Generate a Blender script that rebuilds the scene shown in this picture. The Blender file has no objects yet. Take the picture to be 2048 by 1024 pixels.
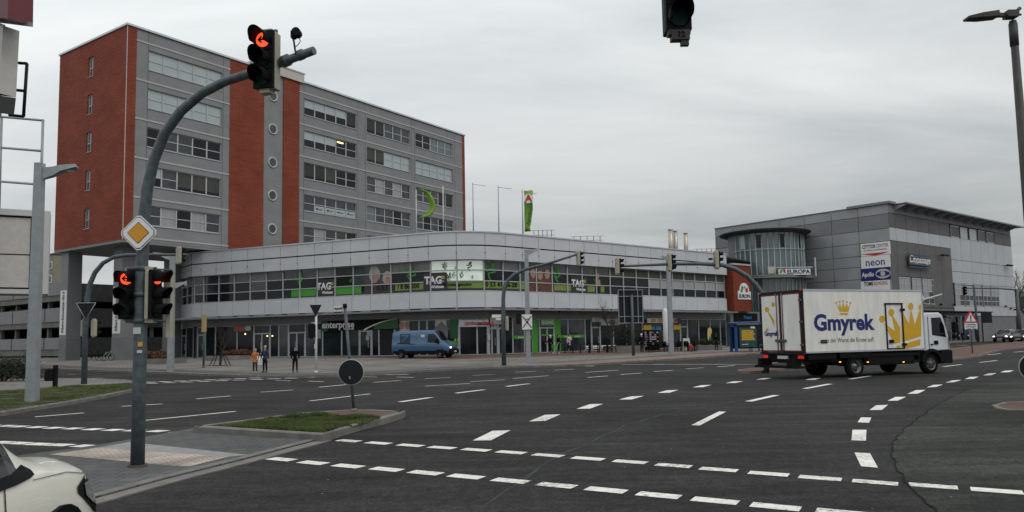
import bpy, bmesh, math, random
from mathutils import Vector, Matrix
R=math.radians
random.seed(7)
sc=bpy.context.scene
COL=sc.collection
# ---------------------------------------------------------------- camera
FPX=1534.0;CX=1024.0;CY=548.5;PITCH=R(4.789);ROLL=R(-1.075);CAMH=1.8
def _b():
    f=(0,math.cos(PITCH),math.sin(PITCH));r=(1,0,0);u=(0,-math.sin(PITCH),math.cos(PITCH))
    c,s=math.cos(ROLL),math.sin(ROLL)
    return tuple(c*r[i]+s*u[i] for i in range(3)),tuple(-s*r[i]+c*u[i] for i in range(3)),f
CR,CU,CF=_b()
cd=bpy.data.cameras.new('camera');cam=bpy.data.objects.new('camera',cd);COL.objects.link(cam)
cam.matrix_world=Matrix(((CR[0],CU[0],-CF[0],0),(CR[1],CU[1],-CF[1],0),(CR[2],CU[2],-CF[2],CAMH),(0,0,0,1)))
cd.sensor_width=36;cd.lens=36*FPX/2048;cd.shift_y=(CY-512)/2048;cd.clip_start=.05;cd.clip_end=3000
sc.camera=cam
# ---------------------------------------------------------------- world, sun, exposure
SUN_EL,SUN_AZ=R(50),R(-35)          # soft overcast sun, high, to the left of the view
w=bpy.data.worlds.new('World');sc.world=w;w.use_nodes=True
nt=w.node_tree;N=nt.nodes;Lk=nt.links;N.clear()
out=N.new('ShaderNodeOutputWorld');bg=N.new('ShaderNodeBackground')
sky=N.new('ShaderNodeTexSky');sky.sky_type='NISHITA';sky.sun_disc=False;sky.sun_elevation=SUN_EL;sky.sun_rotation=SUN_AZ
sky.dust_density=3;sky.air_density=1
bg.inputs['Strength'].default_value=0.1
tc=N.new('ShaderNodeTexCoord')
def nn(t,**k):
    n=N.new(t)
    for a,b in k.items(): setattr(n,a,b)
    return n
sep=nn('ShaderNodeSeparateXYZ');Lk.new(tc.outputs['Generated'],sep.inputs[0])
# clouds live on a plane overhead: direction / (z+.12)
zz=nn('ShaderNodeMath',operation='ADD');Lk.new(sep.outputs['Z'],zz.inputs[0]);zz.inputs[1].default_value=.16
zm=nn('ShaderNodeMath',operation='MAXIMUM');Lk.new(zz.outputs[0],zm.inputs[0]);zm.inputs[1].default_value=.05
dx=nn('ShaderNodeMath',operation='DIVIDE');Lk.new(sep.outputs['X'],dx.inputs[0]);Lk.new(zm.outputs[0],dx.inputs[1])
dy=nn('ShaderNodeMath',operation='DIVIDE');Lk.new(sep.outputs['Y'],dy.inputs[0]);Lk.new(zm.outputs[0],dy.inputs[1])
cmb=nn('ShaderNodeCombineXYZ');Lk.new(dx.outputs[0],cmb.inputs[0]);Lk.new(dy.outputs[0],cmb.inputs[1])
mp=nn('ShaderNodeMapping');mp.inputs['Rotation'].default_value=(0,0,R(-40));mp.inputs['Scale'].default_value=(.55,1.3,1);mp.inputs['Location'].default_value=(3.1,1.7,0)
Lk.new(cmb.outputs[0],mp.inputs[0])
n1=nn('ShaderNodeTexNoise');n1.inputs['Scale'].default_value=.9;n1.inputs['Detail'].default_value=8;n1.inputs['Roughness'].default_value=.56;n1.inputs['Distortion'].default_value=.6
Lk.new(mp.outputs[0],n1.inputs['Vector'])
cr=nn('ShaderNodeValToRGB');cr.color_ramp.elements[0].position=.3;cr.color_ramp.elements[0].color=(4.9,5.2,5.25,1)
cr.color_ramp.elements[1].position=.72;cr.color_ramp.elements[1].color=(7.9,8.1,8.1,1)
Lk.new(n1.outputs['Fac'],cr.inputs[0])
# overcast brightens towards the zenith and towards the veiled sun (left)
gz=nn('ShaderNodeMapRange');gz.inputs['From Min'].default_value=0.02;gz.inputs['From Max'].default_value=.5;gz.inputs['To Min'].default_value=.68;gz.inputs['To Max'].default_value=1.52
Lk.new(sep.outputs['Z'],gz.inputs['Value'])
gx=nn('ShaderNodeMapRange');gx.inputs['From Min'].default_value=-.7;gx.inputs['From Max'].default_value=.6;gx.inputs['To Min'].default_value=1.12;gx.inputs['To Max'].default_value=.92
Lk.new(sep.outputs['X'],gx.inputs['Value'])
mm=nn('ShaderNodeMath',operation='MULTIPLY');Lk.new(gz.outputs[0],mm.inputs[0]);Lk.new(gx.outputs[0],mm.inputs[1])
vm=nn('ShaderNodeVectorMath',operation='SCALE');Lk.new(cr.outputs[0],vm.inputs[0]);Lk.new(mm.outputs[0],vm.inputs['Scale'])
mix=nn('ShaderNodeMixRGB');mix.inputs[0].default_value=.94;Lk.new(sky.outputs[0],mix.inputs[1]);Lk.new(vm.outputs[0],mix.inputs[2])
Lk.new(mix.outputs[0],bg.inputs['Color']);Lk.new(bg.outputs[0],out.inputs[0])
sd=bpy.data.lights.new('sun','SUN');sd.energy=.7;sd.angle=R(35);sd.color=(1,.97,.93)
so=bpy.data.objects.new('sun',sd);COL.objects.link(so)
sv=Vector((math.sin(SUN_AZ)*math.cos(SUN_EL),math.cos(SUN_AZ)*math.cos(SUN_EL),math.sin(SUN_EL)))
sv=Vector((.55,-.35,.8)).normalized()
so.rotation_euler=sv.to_track_quat('Z','Y').to_euler()
sky.sun_elevation=math.asin(sv.z);sky.sun_rotation=math.atan2(sv.x,sv.y)
sc.view_settings.view_transform='Standard';sc.view_settings.look='None';sc.view_settings.exposure=0;sc.view_settings.gamma=1
sc.view_settings.use_curve_mapping=False
# ---------------------------------------------------------------- measuring helpers (photo measurements -> metres)
def ray(px,py):
    a=(px-CX)/FPX;b=-(py-CY)/FPX
    return tuple(a*CR[i]+b*CU[i]+CF[i] for i in range(3))
def proj(x,y,z):
    v=(x,y,z-CAMH);d=sum(v[i]*CF[i] for i in range(3))
    return CX+FPX*sum(v[i]*CR[i] for i in range(3))/d,CY-FPX*sum(v[i]*CU[i] for i in range(3))/d
def G(x,y): return 0.0 if y<45 else (0.3*(y-45)/23 if y<68 else 0.3)
def gp(px,py,dz=0.0):
    r=ray(px,py);t=(dz-CAMH)/r[2]
    for k in range(80):
        t=.5*t+.5*(G(0,t*r[1])+dz-CAMH)/r[2]
    return Vector((t*r[0],t*r[1],G(0,t*r[1])+dz))
def hz(p,py):
    lo,hi=-20,80
    for k in range(50):
        m=(lo+hi)/2
        if proj(p[0],p[1],m)[1]>py: lo=m
        else: hi=m
    return m
def atY(px,py,Y):
    r=ray(px,py);t=Y/r[1];return Vector((t*r[0],Y,CAMH+t*r[2]))
class Wall:
    def __init__(s,p,az): s.p=p;a=R(az);s.d=(math.sin(a),math.cos(a))
    def hit(s,px,py):
        r=ray(px,py);n=(-s.d[1],s.d[0]);t=(n[0]*s.p[0]+n[1]*s.p[1])/(n[0]*r[0]+n[1]*r[1])
        x,y=t*r[0]-s.p[0],t*r[1]-s.p[1];return x*s.d[0]+y*s.d[1],CAMH+t*r[2]
# ---------------------------------------------------------------- materials
M={}
def mat(name,col,rough=.6,metal=0,var=.12,scale=3,bump=0,bscale=60,emit=0,ior=1.5,coat=0,col2=None,alpha=1,trans=0,stretch=None,detail=4):
    m=bpy.data.materials.new(name);m.use_nodes=True;t=m.node_tree;b=t.nodes['Principled BSDF']
    b.inputs['Roughness'].default_value=rough;b.inputs['Metallic'].default_value=metal;b.inputs['IOR'].default_value=ior
    b.inputs['Coat Weight'].default_value=coat;b.inputs['Transmission Weight'].default_value=trans
    tcn=t.nodes.new('ShaderNodeTexCoord');src=tcn.outputs['Object']
    if stretch:
        mpn=t.nodes.new('ShaderNodeMapping');mpn.inputs['Scale'].default_value=stretch;t.links.new(src,mpn.inputs[0]);src=mpn.outputs[0]
    no=t.nodes.new('ShaderNodeTexNoise');no.inputs['Scale'].default_value=scale;no.inputs['Detail'].default_value=detail;no.inputs['Roughness'].default_value=.6
    t.links.new(src,no.inputs['Vector'])
    rp=t.nodes.new('ShaderNodeValToRGB');c2=col2 or col
    rp.color_ramp.elements[0].position=.3;rp.color_ramp.elements[1].position=.7
    rp.color_ramp.elements[0].color=tuple(c*(1-var) for c in col)+(1,);rp.color_ramp.elements[1].color=tuple(min(1,c*(1+var)) for c in c2)+(1,)
    t.links.new(no.outputs['Fac'],rp.inputs[0]);t.links.new(rp.outputs[0],b.inputs['Base Color'])
    if bump:
        bn=t.nodes.new('ShaderNodeTexNoise');bn.inputs['Scale'].default_value=bscale;bn.inputs['Detail'].default_value=3
        t.links.new(tcn.outputs['Object'],bn.inputs['Vector'])
        bb=t.nodes.new('ShaderNodeBump');bb.inputs['Strength'].default_value=bump;bb.inputs['Distance'].default_value=.02
        t.links.new(bn.outputs['Fac'],bb.inputs['Height']);t.links.new(bb.outputs[0],b.inputs['Normal'])
    if emit:
        t.links.new(rp.outputs[0],b.inputs['Emission Color']);b.inputs['Emission Strength'].default_value=emit
    M[name]=m;return m
def brickmat(name,c1,c2,mortar,bw,bh,ms=.02,rough=.85,axes='XZ',bias=0,off=.5,blotch=.25,nsc=.35):
    m=bpy.data.materials.new(name);m.use_nodes=True;t=m.node_tree;b=t.nodes['Principled BSDF'];b.inputs['Roughness'].default_value=rough;b.inputs['Specular IOR Level'].default_value=.2
    tcn=t.nodes.new('ShaderNodeTexCoord');sp=t.nodes.new('ShaderNodeSeparateXYZ');t.links.new(tcn.outputs['Object'],sp.inputs[0])
    cb=t.nodes.new('ShaderNodeCombineXYZ')
    if axes=='SZ':   # x+y so that it works on both faces of a block
        ad=t.nodes.new('ShaderNodeMath');ad.operation='ADD';t.links.new(sp.outputs[0],ad.inputs[0]);t.links.new(sp.outputs[1],ad.inputs[1]);t.links.new(ad.outputs[0],cb.inputs[0])
    else: t.links.new(sp.outputs['XYZ'.index(axes[0])],cb.inputs[0])
    t.links.new(sp.outputs['XYZ'.index(axes[1])],cb.inputs[1])
    br=t.nodes.new('ShaderNodeTexBrick');br.offset=off;t.links.new(cb.outputs[0],br.inputs['Vector'])
    br.inputs['Color1'].default_value=c1+(1,);br.inputs['Color2'].default_value=c2+(1,);br.inputs['Mortar'].default_value=mortar+(1,)
    br.inputs['Scale'].default_value=1;br.inputs['Brick Width'].default_value=bw;br.inputs['Row Height'].default_value=bh;br.inputs['Mortar Size'].default_value=ms;br.inputs['Bias'].default_value=bias
    no=t.nodes.new('ShaderNodeTexNoise');no.inputs['Scale'].default_value=nsc;no.inputs['Detail'].default_value=6;t.links.new(tcn.outputs['Object'],no.inputs['Vector'])
    mr=t.nodes.new('ShaderNodeMapRange');mr.inputs['From Min'].default_value=.3;mr.inputs['From Max'].default_value=.7;mr.inputs['To Min'].default_value=1-blotch;mr.inputs['To Max'].default_value=1+blotch
    t.links.new(no.outputs['Fac'],mr.inputs['Value'])
    vs=t.nodes.new('ShaderNodeVectorMath');vs.operation='SCALE';t.links.new(br.outputs['Color'],vs.inputs[0]);t.links.new(mr.outputs[0],vs.inputs['Scale'])
    t.links.new(vs.outputs[0],b.inputs['Base Color'])
    bb=t.nodes.new('ShaderNodeBump');bb.inputs['Strength'].default_value=.4;bb.inputs['Distance'].default_value=.01;t.links.new(br.outputs['Fac'],bb.inputs['Height']);bb.invert=True
    t.links.new(bb.outputs[0],b.inputs['Normal'])
    M[name]=m;return m
def asphalt(name,base,patchy=.3):
    m=bpy.data.materials.new(name);m.use_nodes=True;t=m.node_tree;b=t.nodes['Principled BSDF'];b.inputs['Roughness'].default_value=.9;b.inputs['Specular IOR Level'].default_value=.12
    tcn=t.nodes.new('ShaderNodeTexCoord');o=tcn.outputs['Object']
    def noise(s,d=4,st=None):
        n=t.nodes.new('ShaderNodeTexNoise');n.inputs['Scale'].default_value=s;n.inputs['Detail'].default_value=d;n.inputs['Roughness'].default_value=.65
        if st:
            mpn=t.nodes.new('ShaderNodeMapping');mpn.inputs['Scale'].default_value=st;mpn.inputs['Rotation'].default_value=(0,0,R(-28));t.links.new(o,mpn.inputs[0]);t.links.new(mpn.outputs[0],n.inputs['Vector'])
        else: t.links.new(o,n.inputs['Vector'])
        return n.outputs['Fac']
    def rng(s,a,c,lo,hi):
        r=t.nodes.new('ShaderNodeMapRange');r.inputs['From Min'].default_value=a;r.inputs['From Max'].default_value=c;r.inputs['To Min'].default_value=lo;r.inputs['To Max'].default_value=hi;t.links.new(s,r.inputs['Value']);return r.outputs[0]
    def mul(a,c):
        r=t.nodes.new('ShaderNodeMath');r.operation='MULTIPLY';t.links.new(a,r.inputs[0]);t.links.new(c,r.inputs[1]);return r.outputs[0]
    f=mul(rng(noise(.22,6),.36,.64,1-patchy*.8,1+patchy*.8),rng(noise(26,5),.36,.64,.6,1.42))
    f=mul(f,rng(noise(.9,5,(.12,1.6,1)),.35,.65,.76,1.2))     # tyre-polished streaks
    f=mul(f,rng(noise(7,5),.4,.6,.82,1.2));f=mul(f,rng(noise(1.7,5,(.35,1.4,1)),.42,.6,.8,1.12))
    vo=t.nodes.new('ShaderNodeTexVoronoi');vo.inputs['Scale'].default_value=2.2;t.links.new(o,vo.inputs['Vector'])
    chip=rng(vo.outputs['Distance'],.022,.034,1,0)       # pale chips and chewing gum
    rgb=t.nodes.new('ShaderNodeVectorMath');rgb.operation='SCALE';rgb.inputs[0].default_value=base;t.links.new(f,rgb.inputs['Scale'])
    mx=t.nodes.new('ShaderNodeMixRGB');t.links.new(chip,mx.inputs[0]);t.links.new(rgb.outputs[0],mx.inputs[1]);mx.inputs[2].default_value=(.3,.3,.28,1)
    t.links.new(mx.outputs[0],b.inputs['Base Color'])
    bb=t.nodes.new('ShaderNodeBump');bb.inputs['Strength'].default_value=.5;bb.inputs['Distance'].default_value=.01;t.links.new(noise(120,2),bb.inputs['Height']);t.links.new(bb.outputs[0],b.inputs['Normal'])
    M[name]=m;return m
def paintmat():
    m=mat('paint_road',(.72,.70,.65),.75,var=.16,scale=3,detail=8);t=m.node_tree;b=t.nodes['Principled BSDF'];src=b.inputs['Base Color'].links[0].from_socket
    tcn=t.nodes.new('ShaderNodeTexCoord');no=t.nodes.new('ShaderNodeTexNoise');no.inputs['Scale'].default_value=14;no.inputs['Detail'].default_value=9;no.inputs['Roughness'].default_value=.75;t.links.new(tcn.outputs['Object'],no.inputs['Vector'])
    n2=t.nodes.new('ShaderNodeTexNoise');n2.inputs['Scale'].default_value=.8;t.links.new(tcn.outputs['Object'],n2.inputs['Vector'])
    ad=t.nodes.new('ShaderNodeMath');ad.operation='MULTIPLY_ADD';t.links.new(n2.outputs['Fac'],ad.inputs[0]);ad.inputs[1].default_value=.35;t.links.new(no.outputs['Fac'],ad.inputs[2])
    mr=t.nodes.new('ShaderNodeMapRange');mr.inputs['From Min'].default_value=.70;mr.inputs['From Max'].default_value=.82;t.links.new(ad.outputs[0],mr.inputs['Value'])
    mx=t.nodes.new('ShaderNodeMixRGB');t.links.new(mr.outputs[0],mx.inputs[0]);t.links.new(src,mx.inputs[1]);mx.inputs[2].default_value=(.14,.135,.125,1);t.links.new(mx.outputs[0],b.inputs['Base Color'])
asphalt('asphalt',(.033,.0325,.0315),.36);asphalt('asphalt_old',(.041,.042,.039),.5);asphalt('seam',(.012,.012,.012))
paintmat()
mat('paint_worn',(.38,.37,.35),.75,var=.35,scale=6,detail=8)
brickmat('paving',(.20,.185,.17),(.16,.15,.14),(.07,.065,.06),.3,.3,.012,axes='XY')
brickmat('paving_pink',(.26,.185,.15),(.21,.15,.125),(.1,.07,.06),.25,.12,.01,axes='XY')
brickmat('paving_grey',(.105,.105,.105),(.085,.085,.087),(.035,.035,.035),.3,.3,.008,axes='XY')
brickmat('brick_paver',(.15,.09,.07),(.115,.068,.055),(.06,.04,.035),.2,.1,.008,axes='XY')
brickmat('tactile',(.52,.46,.40),(.43,.37,.32),(.26,.22,.19),.3,.075,.02,axes='XY',blotch=.35,nsc=1.5)
mat('kerb',(.15,.142,.13),.9,var=.3,scale=2.2,detail=8);mat('tar',(.014,.014,.014),.8,var=.3);mat('asphalt_dark',(.024,.0235,.023),.9,var=.35,scale=30,detail=6);mat('green_dull',(.03,.2,.02),.5)
mat('light_paver',(.24,.24,.235),.85,var=.15,scale=5)
mat('soil',(.06,.045,.035),.95,var=.3,scale=10,bump=.6)
brickmat('red_clay',(.265,.063,.035),(.22,.052,.03),(.14,.038,.024),.9,.2,.022,rough=.8,axes='SZ',blotch=.16)
brickmat('red_clay2',(.23,.05,.026),(.19,.041,.022),(.11,.028,.016),.9,.2,.022,rough=.8,axes='SZ',blotch=.16)
mat('grey_render',(.23,.23,.235),.85,var=.1,scale=.7,bump=.15,bscale=20)
mat('grey_render_dark',(.16,.165,.17),.8,var=.12,scale=.8)
mat('strip_light',(.42,.415,.41),.7,var=.08)
mat('trim_pale',(.5,.48,.45),.6,var=.08)
mat('alu',(.52,.54,.57),.38,.55,var=.07,scale=.8)
mat('alu_frame',(.36,.39,.41),.45,.3,var=.08)
mat('white_frame',(.42,.445,.45),.5,var=.06)
mat('dark_gap',(.012,.012,.014),.9,var=.2)
mat('panel_grey',(.53,.545,.57),.5,.15,var=.07,scale=.5)
mat('panel_mid',(.20,.205,.21),.55,.15,var=.08,scale=.5)
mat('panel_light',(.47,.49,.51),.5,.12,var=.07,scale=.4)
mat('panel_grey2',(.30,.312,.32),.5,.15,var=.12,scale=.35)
mat('panel_dark',(.115,.115,.112),.6,.1,var=.16,scale=.5)
mat('steel_blue',(.04,.09,.16),.4,.4)
mat('steel_beige',(.42,.38,.33),.3,.5,var=.15,scale=2)
mat('beige',(.24,.21,.16),.9,var=.08,scale=1)
mat('trim_grey',(.2,.2,.18),.6)
mat('sign_back2',(.045,.045,.042),.6,.3,var=.2,scale=4)
mat('ochre',(.35,.26,.12),.6,var=.1)
mat('shelter_blue',(.015,.07,.22),.35,.2)
mat('poster_teal',(.012,.06,.075),.3,var=.3,scale=2,coat=.5)
mat('flag_yellow',(.6,.45,.14),.6,var=.1)
mat('truck_white',(.76,.745,.70),.45,var=.13,scale=1.6,stretch=(2.2,1,.35),detail=7,coat=.1)
mat('cab_white',(.66,.68,.72),.3,var=.04,coat=.5)
mat('crown_gold',(.62,.36,.012),.5,var=.04)
mat('van_blue',(.032,.095,.19),.3,.1,var=.08,scale=1,coat=.4)
mat('navy_dark',(.01,.025,.07),.5)
mat('cream',(.88,.865,.76),.28,var=.03,scale=1.5,coat=.8)
mat('car_black',(.006,.007,.008),.2,coat=.6)
mat('car_blue',(.02,.03,.06),.25,coat=.6)
mat('car_silver',(.4,.42,.45),.3,.3)
mat('cloth_black',(.008,.008,.009),.95,ior=1.15)
mat('skin',(.42,.25,.19),.6,var=.05)
mat('coat_orange',(.42,.13,.02),.8,var=.15,scale=8)
mat('coat_navy',(.012,.025,.07),.8)
mat('coat_pale',(.5,.44,.42),.8)
mat('trouser_blue',(.015,.02,.035),.85)
mat('trouser_dark',(.01,.01,.012),.85,ior=1.3)
mat('hair_dark',(.015,.01,.008),.7)
mat('hair_blonde',(.3,.19,.1),.7)
mat('hair_grey',(.35,.32,.3),.7)
mat('shoe_yellow',(.35,.4,.02),.6)
mat('paper',(.35,.34,.38),.8,var=.3,scale=9)
mat('rib_frame',(.42,.44,.45),.5,.2,var=.08)
mat('blind_grey',(.13,.13,.13),.4,var=.3,scale=1,coat=.4)
mat('rim_grey',(.36,.37,.37),.5)
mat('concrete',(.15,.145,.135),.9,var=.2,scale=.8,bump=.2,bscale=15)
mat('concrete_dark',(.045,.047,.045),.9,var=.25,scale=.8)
mat('concrete_white',(.5,.5,.49),.8,var=.07,scale=.6)
mat('glass_dark',(.007,.008,.010),.06,var=.6,scale=.4,ior=1.38)
mat('glass_mid',(.035,.04,.045),.07,var=.6,scale=.7,ior=1.6)
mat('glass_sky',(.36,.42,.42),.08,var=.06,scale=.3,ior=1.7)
mat('glass_teal',(.11,.145,.145),.07,var=.2,scale=.4,ior=1.7)
mat('blind_dark',(.018,.017,.015),.5,var=.4,scale=1,stretch=(14,14,.6))
mat('blind_brown',(.05,.05,.042),.6,var=.35,scale=.6,stretch=(14,14,.6))
mat('curtain',(.3,.3,.31),.5,var=.2,scale=1.2,stretch=(9,9,.4),coat=.5)
mat('curtain_glow',(.62,.68,.62),.3,var=.12,scale=1.2,emit=.3,coat=.6)  # light coming through the corner window, put in as a glow of the curtain
mat('glass_shop',(.014,.02,.02),.06,var=.6,scale=.5,ior=1.42)
mat('galv',(.085,.105,.115),.55,.4,var=.35,scale=9,detail=8)
mat('galv_light',(.30,.32,.34),.5,.35,var=.12,scale=4)
mat('pole_white',(.62,.62,.61),.5,var=.06)
mat('signal_black',(.006,.006,.007),.7,var=.2,ior=1.25)
mat('signal_beige',(.36,.34,.26),.6,var=.12)
mat('lens_off',(.012,.01,.01),.6,var=.3,ior=1.25)
mat('lens_green',(.008,.028,.026),.5,var=.3,ior=1.25)
mat('lens_red',(1,.07,.02),.4,var=.25,scale=30,emit=1.6)
mat('sign_yellow',(.62,.28,.012),.4,var=.04)
mat('white',(.74,.74,.73),.45,var=.03);mat('black',(.008,.008,.009),.75,var=.2,ior=1.25)
mat('sign_back',(.014,.015,.017),.65,var=.25,scale=2,ior=1.3)
mat('red_dark',(.12,.012,.018),.5,var=.1)
mat('red',(.5,.02,.025),.4,var=.05);mat('green',(.045,.30,.02),.4,var=.06);mat('lime',(.19,.36,.02),.45,var=.1)
mat('dark_green',(.004,.085,.022),.4,var=.06);mat('olive_green',(.17,.25,.05),.35,var=.08)
mat('brown_dark',(.045,.03,.033),.4,var=.1);mat('navy',(.008,.014,.14),.4,var=.05);mat('sky_blue',(.02,.20,.45),.4,var=.05)
mat('yellow',(.55,.33,.01),.45,var=.06);mat('orange_red',(.45,.07,.02),.5,var=.08)
mat('skin_photo',(.33,.19,.15),.5,var=.15,scale=4);mat('hair_photo',(.35,.33,.31),.5,var=.15,scale=4)
mat('poster_dark',(.03,.018,.024),.4,var=.15)
mat('bark',(.035,.03,.026),.95,var=.3,scale=8)
mat('leaf_dark',(.018,.03,.014),.8,var=.5,scale=2);mat('leaf_red',(.11,.045,.025),.8,var=.4,scale=3)
mat('grass',(.045,.085,.018),.85,var=.5,scale=1.4,col2=(.07,.11,.022))
mat('grass_dry',(.13,.11,.045),.9,var=.3,scale=2)
mat('rubber',(.009,.009,.009),.9,var=.3,ior=1.2);mat('rim',(.13,.13,.135),.35,.6,var=.15)
mat('car_glass',(.006,.008,.01),.04,ior=1.42,var=.2);mat('headlamp',(1,.96,.88),.2,emit=4,var=.02)
mat('lamp_glass',(.25,.26,.28),.08,var=.1,coat=1)
mat('amber',(1,.35,.04),.3,emit=2.2,var=.02);mat('taillight',(.6,.015,.012),.3,emit=.5,var=.1)
mat('warm_lamp',(1,.62,.25),.3,emit=3,var=.02)
# ---------------------------------------------------------------- mesh builder
I4=Matrix.Identity(4)
class MB:
    def __init__(s,mx=None): s.v=[];s.f=[];s.m=[];s.mi=0;s.mx=mx or I4;s.sm=[]
    def at(s,mx): s.mx=mx;return s
    def add(s,vs,fs,smooth=False):
        o=len(s.v);mx=s.mx;s.v+=[tuple(mx@Vector(p)) for p in vs]
        for f in fs: s.f.append(tuple(o+i for i in f));s.m.append(s.mi);s.sm.append(smooth)
        return s
    def box(s,x0,x1,y0,y1,z0,z1):
        if x1<x0:x0,x1=x1,x0
        if y1<y0:y0,y1=y1,y0
        if z1<z0:z0,z1=z1,z0
        return s.add([(x0,y0,z0),(x1,y0,z0),(x1,y1,z0),(x0,y1,z0),(x0,y0,z1),(x1,y0,z1),(x1,y1,z1),(x0,y1,z1)],
          [(0,3,2,1),(4,5,6,7),(0,1,5,4),(1,2,6,5),(2,3,7,6),(3,0,4,7)])
    def cbox(s,x,y,z,a,b,c,ch=.01):   # box with chamfered vertical+top edges, centred on x,y, base z
        pts=[(x-a/2+ch,y-b/2),(x+a/2-ch,y-b/2),(x+a/2,y-b/2+ch),(x+a/2,y+b/2-ch),(x+a/2-ch,y+b/2),(x-a/2+ch,y+b/2),(x-a/2,y+b/2-ch),(x-a/2,y-b/2+ch)]
        ins=[(x+(p[0]-x)*(1-2*ch/a),y+(p[1]-y)*(1-2*ch/b)) for p in pts]
        vs=[(p[0],p[1],z) for p in pts]+[(p[0],p[1],z+c-ch) for p in pts]+[(p[0],p[1],z+c) for p in ins]
        fs=[tuple(range(7,-1,-1)),tuple(range(16,24))]
        for i in range(8):
            j=(i+1)%8;fs+=[(i,j,8+j,8+i),(8+i,8+j,16+j,16+i)]
        return s.add(vs,fs)
    def quad(s,*p): return s.add(p,[tuple(range(len(p)))])
    def prism(s,poly,a,b,axis='z',smooth=False):   # poly 2D extruded along axis from a to b
        n=len(poly)
        def P(p,h):
            return {'z':(p[0],p[1],h),'y':(p[0],h,p[1]),'x':(h,p[0],p[1])}[axis]
        vs=[P(p,a) for p in poly]+[P(p,b) for p in poly]
        fs=[tuple(range(n-1,-1,-1)),tuple(range(n,2*n))]+[(i,(i+1)%n,n+(i+1)%n,n+i) for i in range(n)]
        return s.add(vs,fs,smooth)
    def loft(s,secs,cap=True,smooth=True,closed=True):
        n=len(secs[0]);vs=[p for q in secs for p in q];fs=[]
        for k in range(len(secs)-1):
            for i in range(n if closed else n-1):
                j=(i+1)%n;fs.append((k*n+i,k*n+j,(k+1)*n+j,(k+1)*n+i))
        if cap: fs+=[tuple(range(n-1,-1,-1)),tuple((len(secs)-1)*n+i for i in range(n))]
        s.add(vs,fs,smooth)
        if cap: s.sm[-1]=s.sm[-2]=False
        return s
    def tube(s,pts,r,n=8,cap=True):
        pts=[Vector(p) for p in pts];rr=r if isinstance(r,(list,tuple)) else [r]*len(pts)
        secs=[];up=None
        for i,p in enumerate(pts):
            d=((pts[i+1]-p) if i==0 else (p-pts[i-1]) if i==len(pts)-1 else (pts[i+1]-pts[i-1])).normalized()
            if up is None:
                up=Vector((0,0,1)) if abs(d.z)<.9 else Vector((1,0,0))
            a=d.cross(up);
            if a.length<1e-5: up=Vector((0,1,0));a=d.cross(up)
            a.normalize();b=a.cross(d).normalized();up=b
            secs.append([tuple(p+a*(rr[i]*math.cos(2*math.pi*k/n))+b*(rr[i]*math.sin(2*math.pi*k/n))) for k in range(n)])
        return s.loft(secs,cap)
    def cyl(s,x,y,z0,z1,r,r2=None,n=12): return s.tube([(x,y,z0),(x,y,z1)],[r,r if r2 is None else r2],n)
    def disc(s,c,nrm,r,t=.01,n=24,r_in=0):
        c=Vector(c);nrm=Vector(nrm).normalized();return s.tube([c-nrm*t/2,c+nrm*t/2],r,n)
    def ball(s,c,r,n=10,m=7):
        rx,ry,rz=r if isinstance(r,(tuple,list)) else (r,r,r)
        secs=[]
        for k in range(m+1):
            a=-math.pi/2+math.pi*(k+.001 if k==0 else k-.001 if k==m else k)/m
            secs.append([(c[0]+rx*math.cos(a)*math.cos(2*math.pi*i/n),c[1]+ry*math.cos(a)*math.sin(2*math.pi*i/n),c[2]+rz*math.sin(a)) for i in range(n)])
        return s.loft(secs)
    def build(s,name,mats,parent=None,label=None,mw=None,bevel=0):
        me=bpy.data.meshes.new(name);me.from_pydata(s.v,[],s.f)
        mats=mats if isinstance(mats,(list,tuple)) else [mats]
        for m in mats: me.materials.append(M[m])
        if len(mats)>1: me.polygons.foreach_set('material_index',s.m)
        me.polygons.foreach_set('use_smooth',s.sm)
        me.update();o=bpy.data.objects.new(name,me);COL.objects.link(o)
        if parent: o.parent=parent
        if mw: o.matrix_local=mw
        if label: o['label']=label
        if bevel:
            b=o.modifiers.new('b','BEVEL');b.width=bevel;b.segments=2;b.limit_method='ANGLE';b.angle_limit=R(40)
        return o
def thing(name,label,cat,loc=(0,0,0),rotz=0,group=None,tilt=None):
    o=bpy.data.objects.new(name,None);COL.objects.link(o);o.location=loc;o.rotation_euler=(0,0,rotz) if not tilt else tilt
    o.empty_display_size=.2
    o['label']=label;o['category']=cat
    if group:o['group']=group
    return o
def tag(o,label,cat,group=None):
    o['label']=label;o['category']=cat
    if group:o['group']=group
    return o
def struct(o,kind='structure'): o['kind']=kind;return o
def copytree(o,parent=None,loc=None,rotz=None,label=None):
    c=o.copy();COL.objects.link(c)
    if parent: c.parent=parent
    if loc is not None: c.location=loc
    if rotz is not None: c.rotation_euler=(0,0,rotz)
    if label: c['label']=label
    for ch in list(o.children): copytree(ch,c)
    return c
_txt={}
def text(s,size,matname,parent,mx,bold=0,align='CENTER',width=None,name='lettering',depth=.004,shear=0):
    cu=bpy.data.curves.new('t','FONT');cu.body=s;cu.size=size;cu.align_x=align;cu.align_y='CENTER';cu.offset=bold;cu.extrude=depth;cu.shear=shear;cu.resolution_u=3
    o=bpy.data.objects.new('t',cu);COL.objects.link(o)
    dg=bpy.context.evaluated_depsgraph_get();dg.update()
    me=bpy.data.meshes.new_from_object(o.evaluated_get(dg));bpy.data.objects.remove(o);bpy.data.curves.remove(cu)
    if width:
        xs=[v.co.x for v in me.vertices]
        if xs:
            k=width/(max(xs)-min(xs))
            for v in me.vertices: v.co.x*=k
    me.materials.clear();me.materials.append(M[matname]);me.name=name
    o=bpy.data.objects.new(name,me);COL.objects.link(o);o.parent=parent;o.matrix_local=mx;return o
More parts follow.
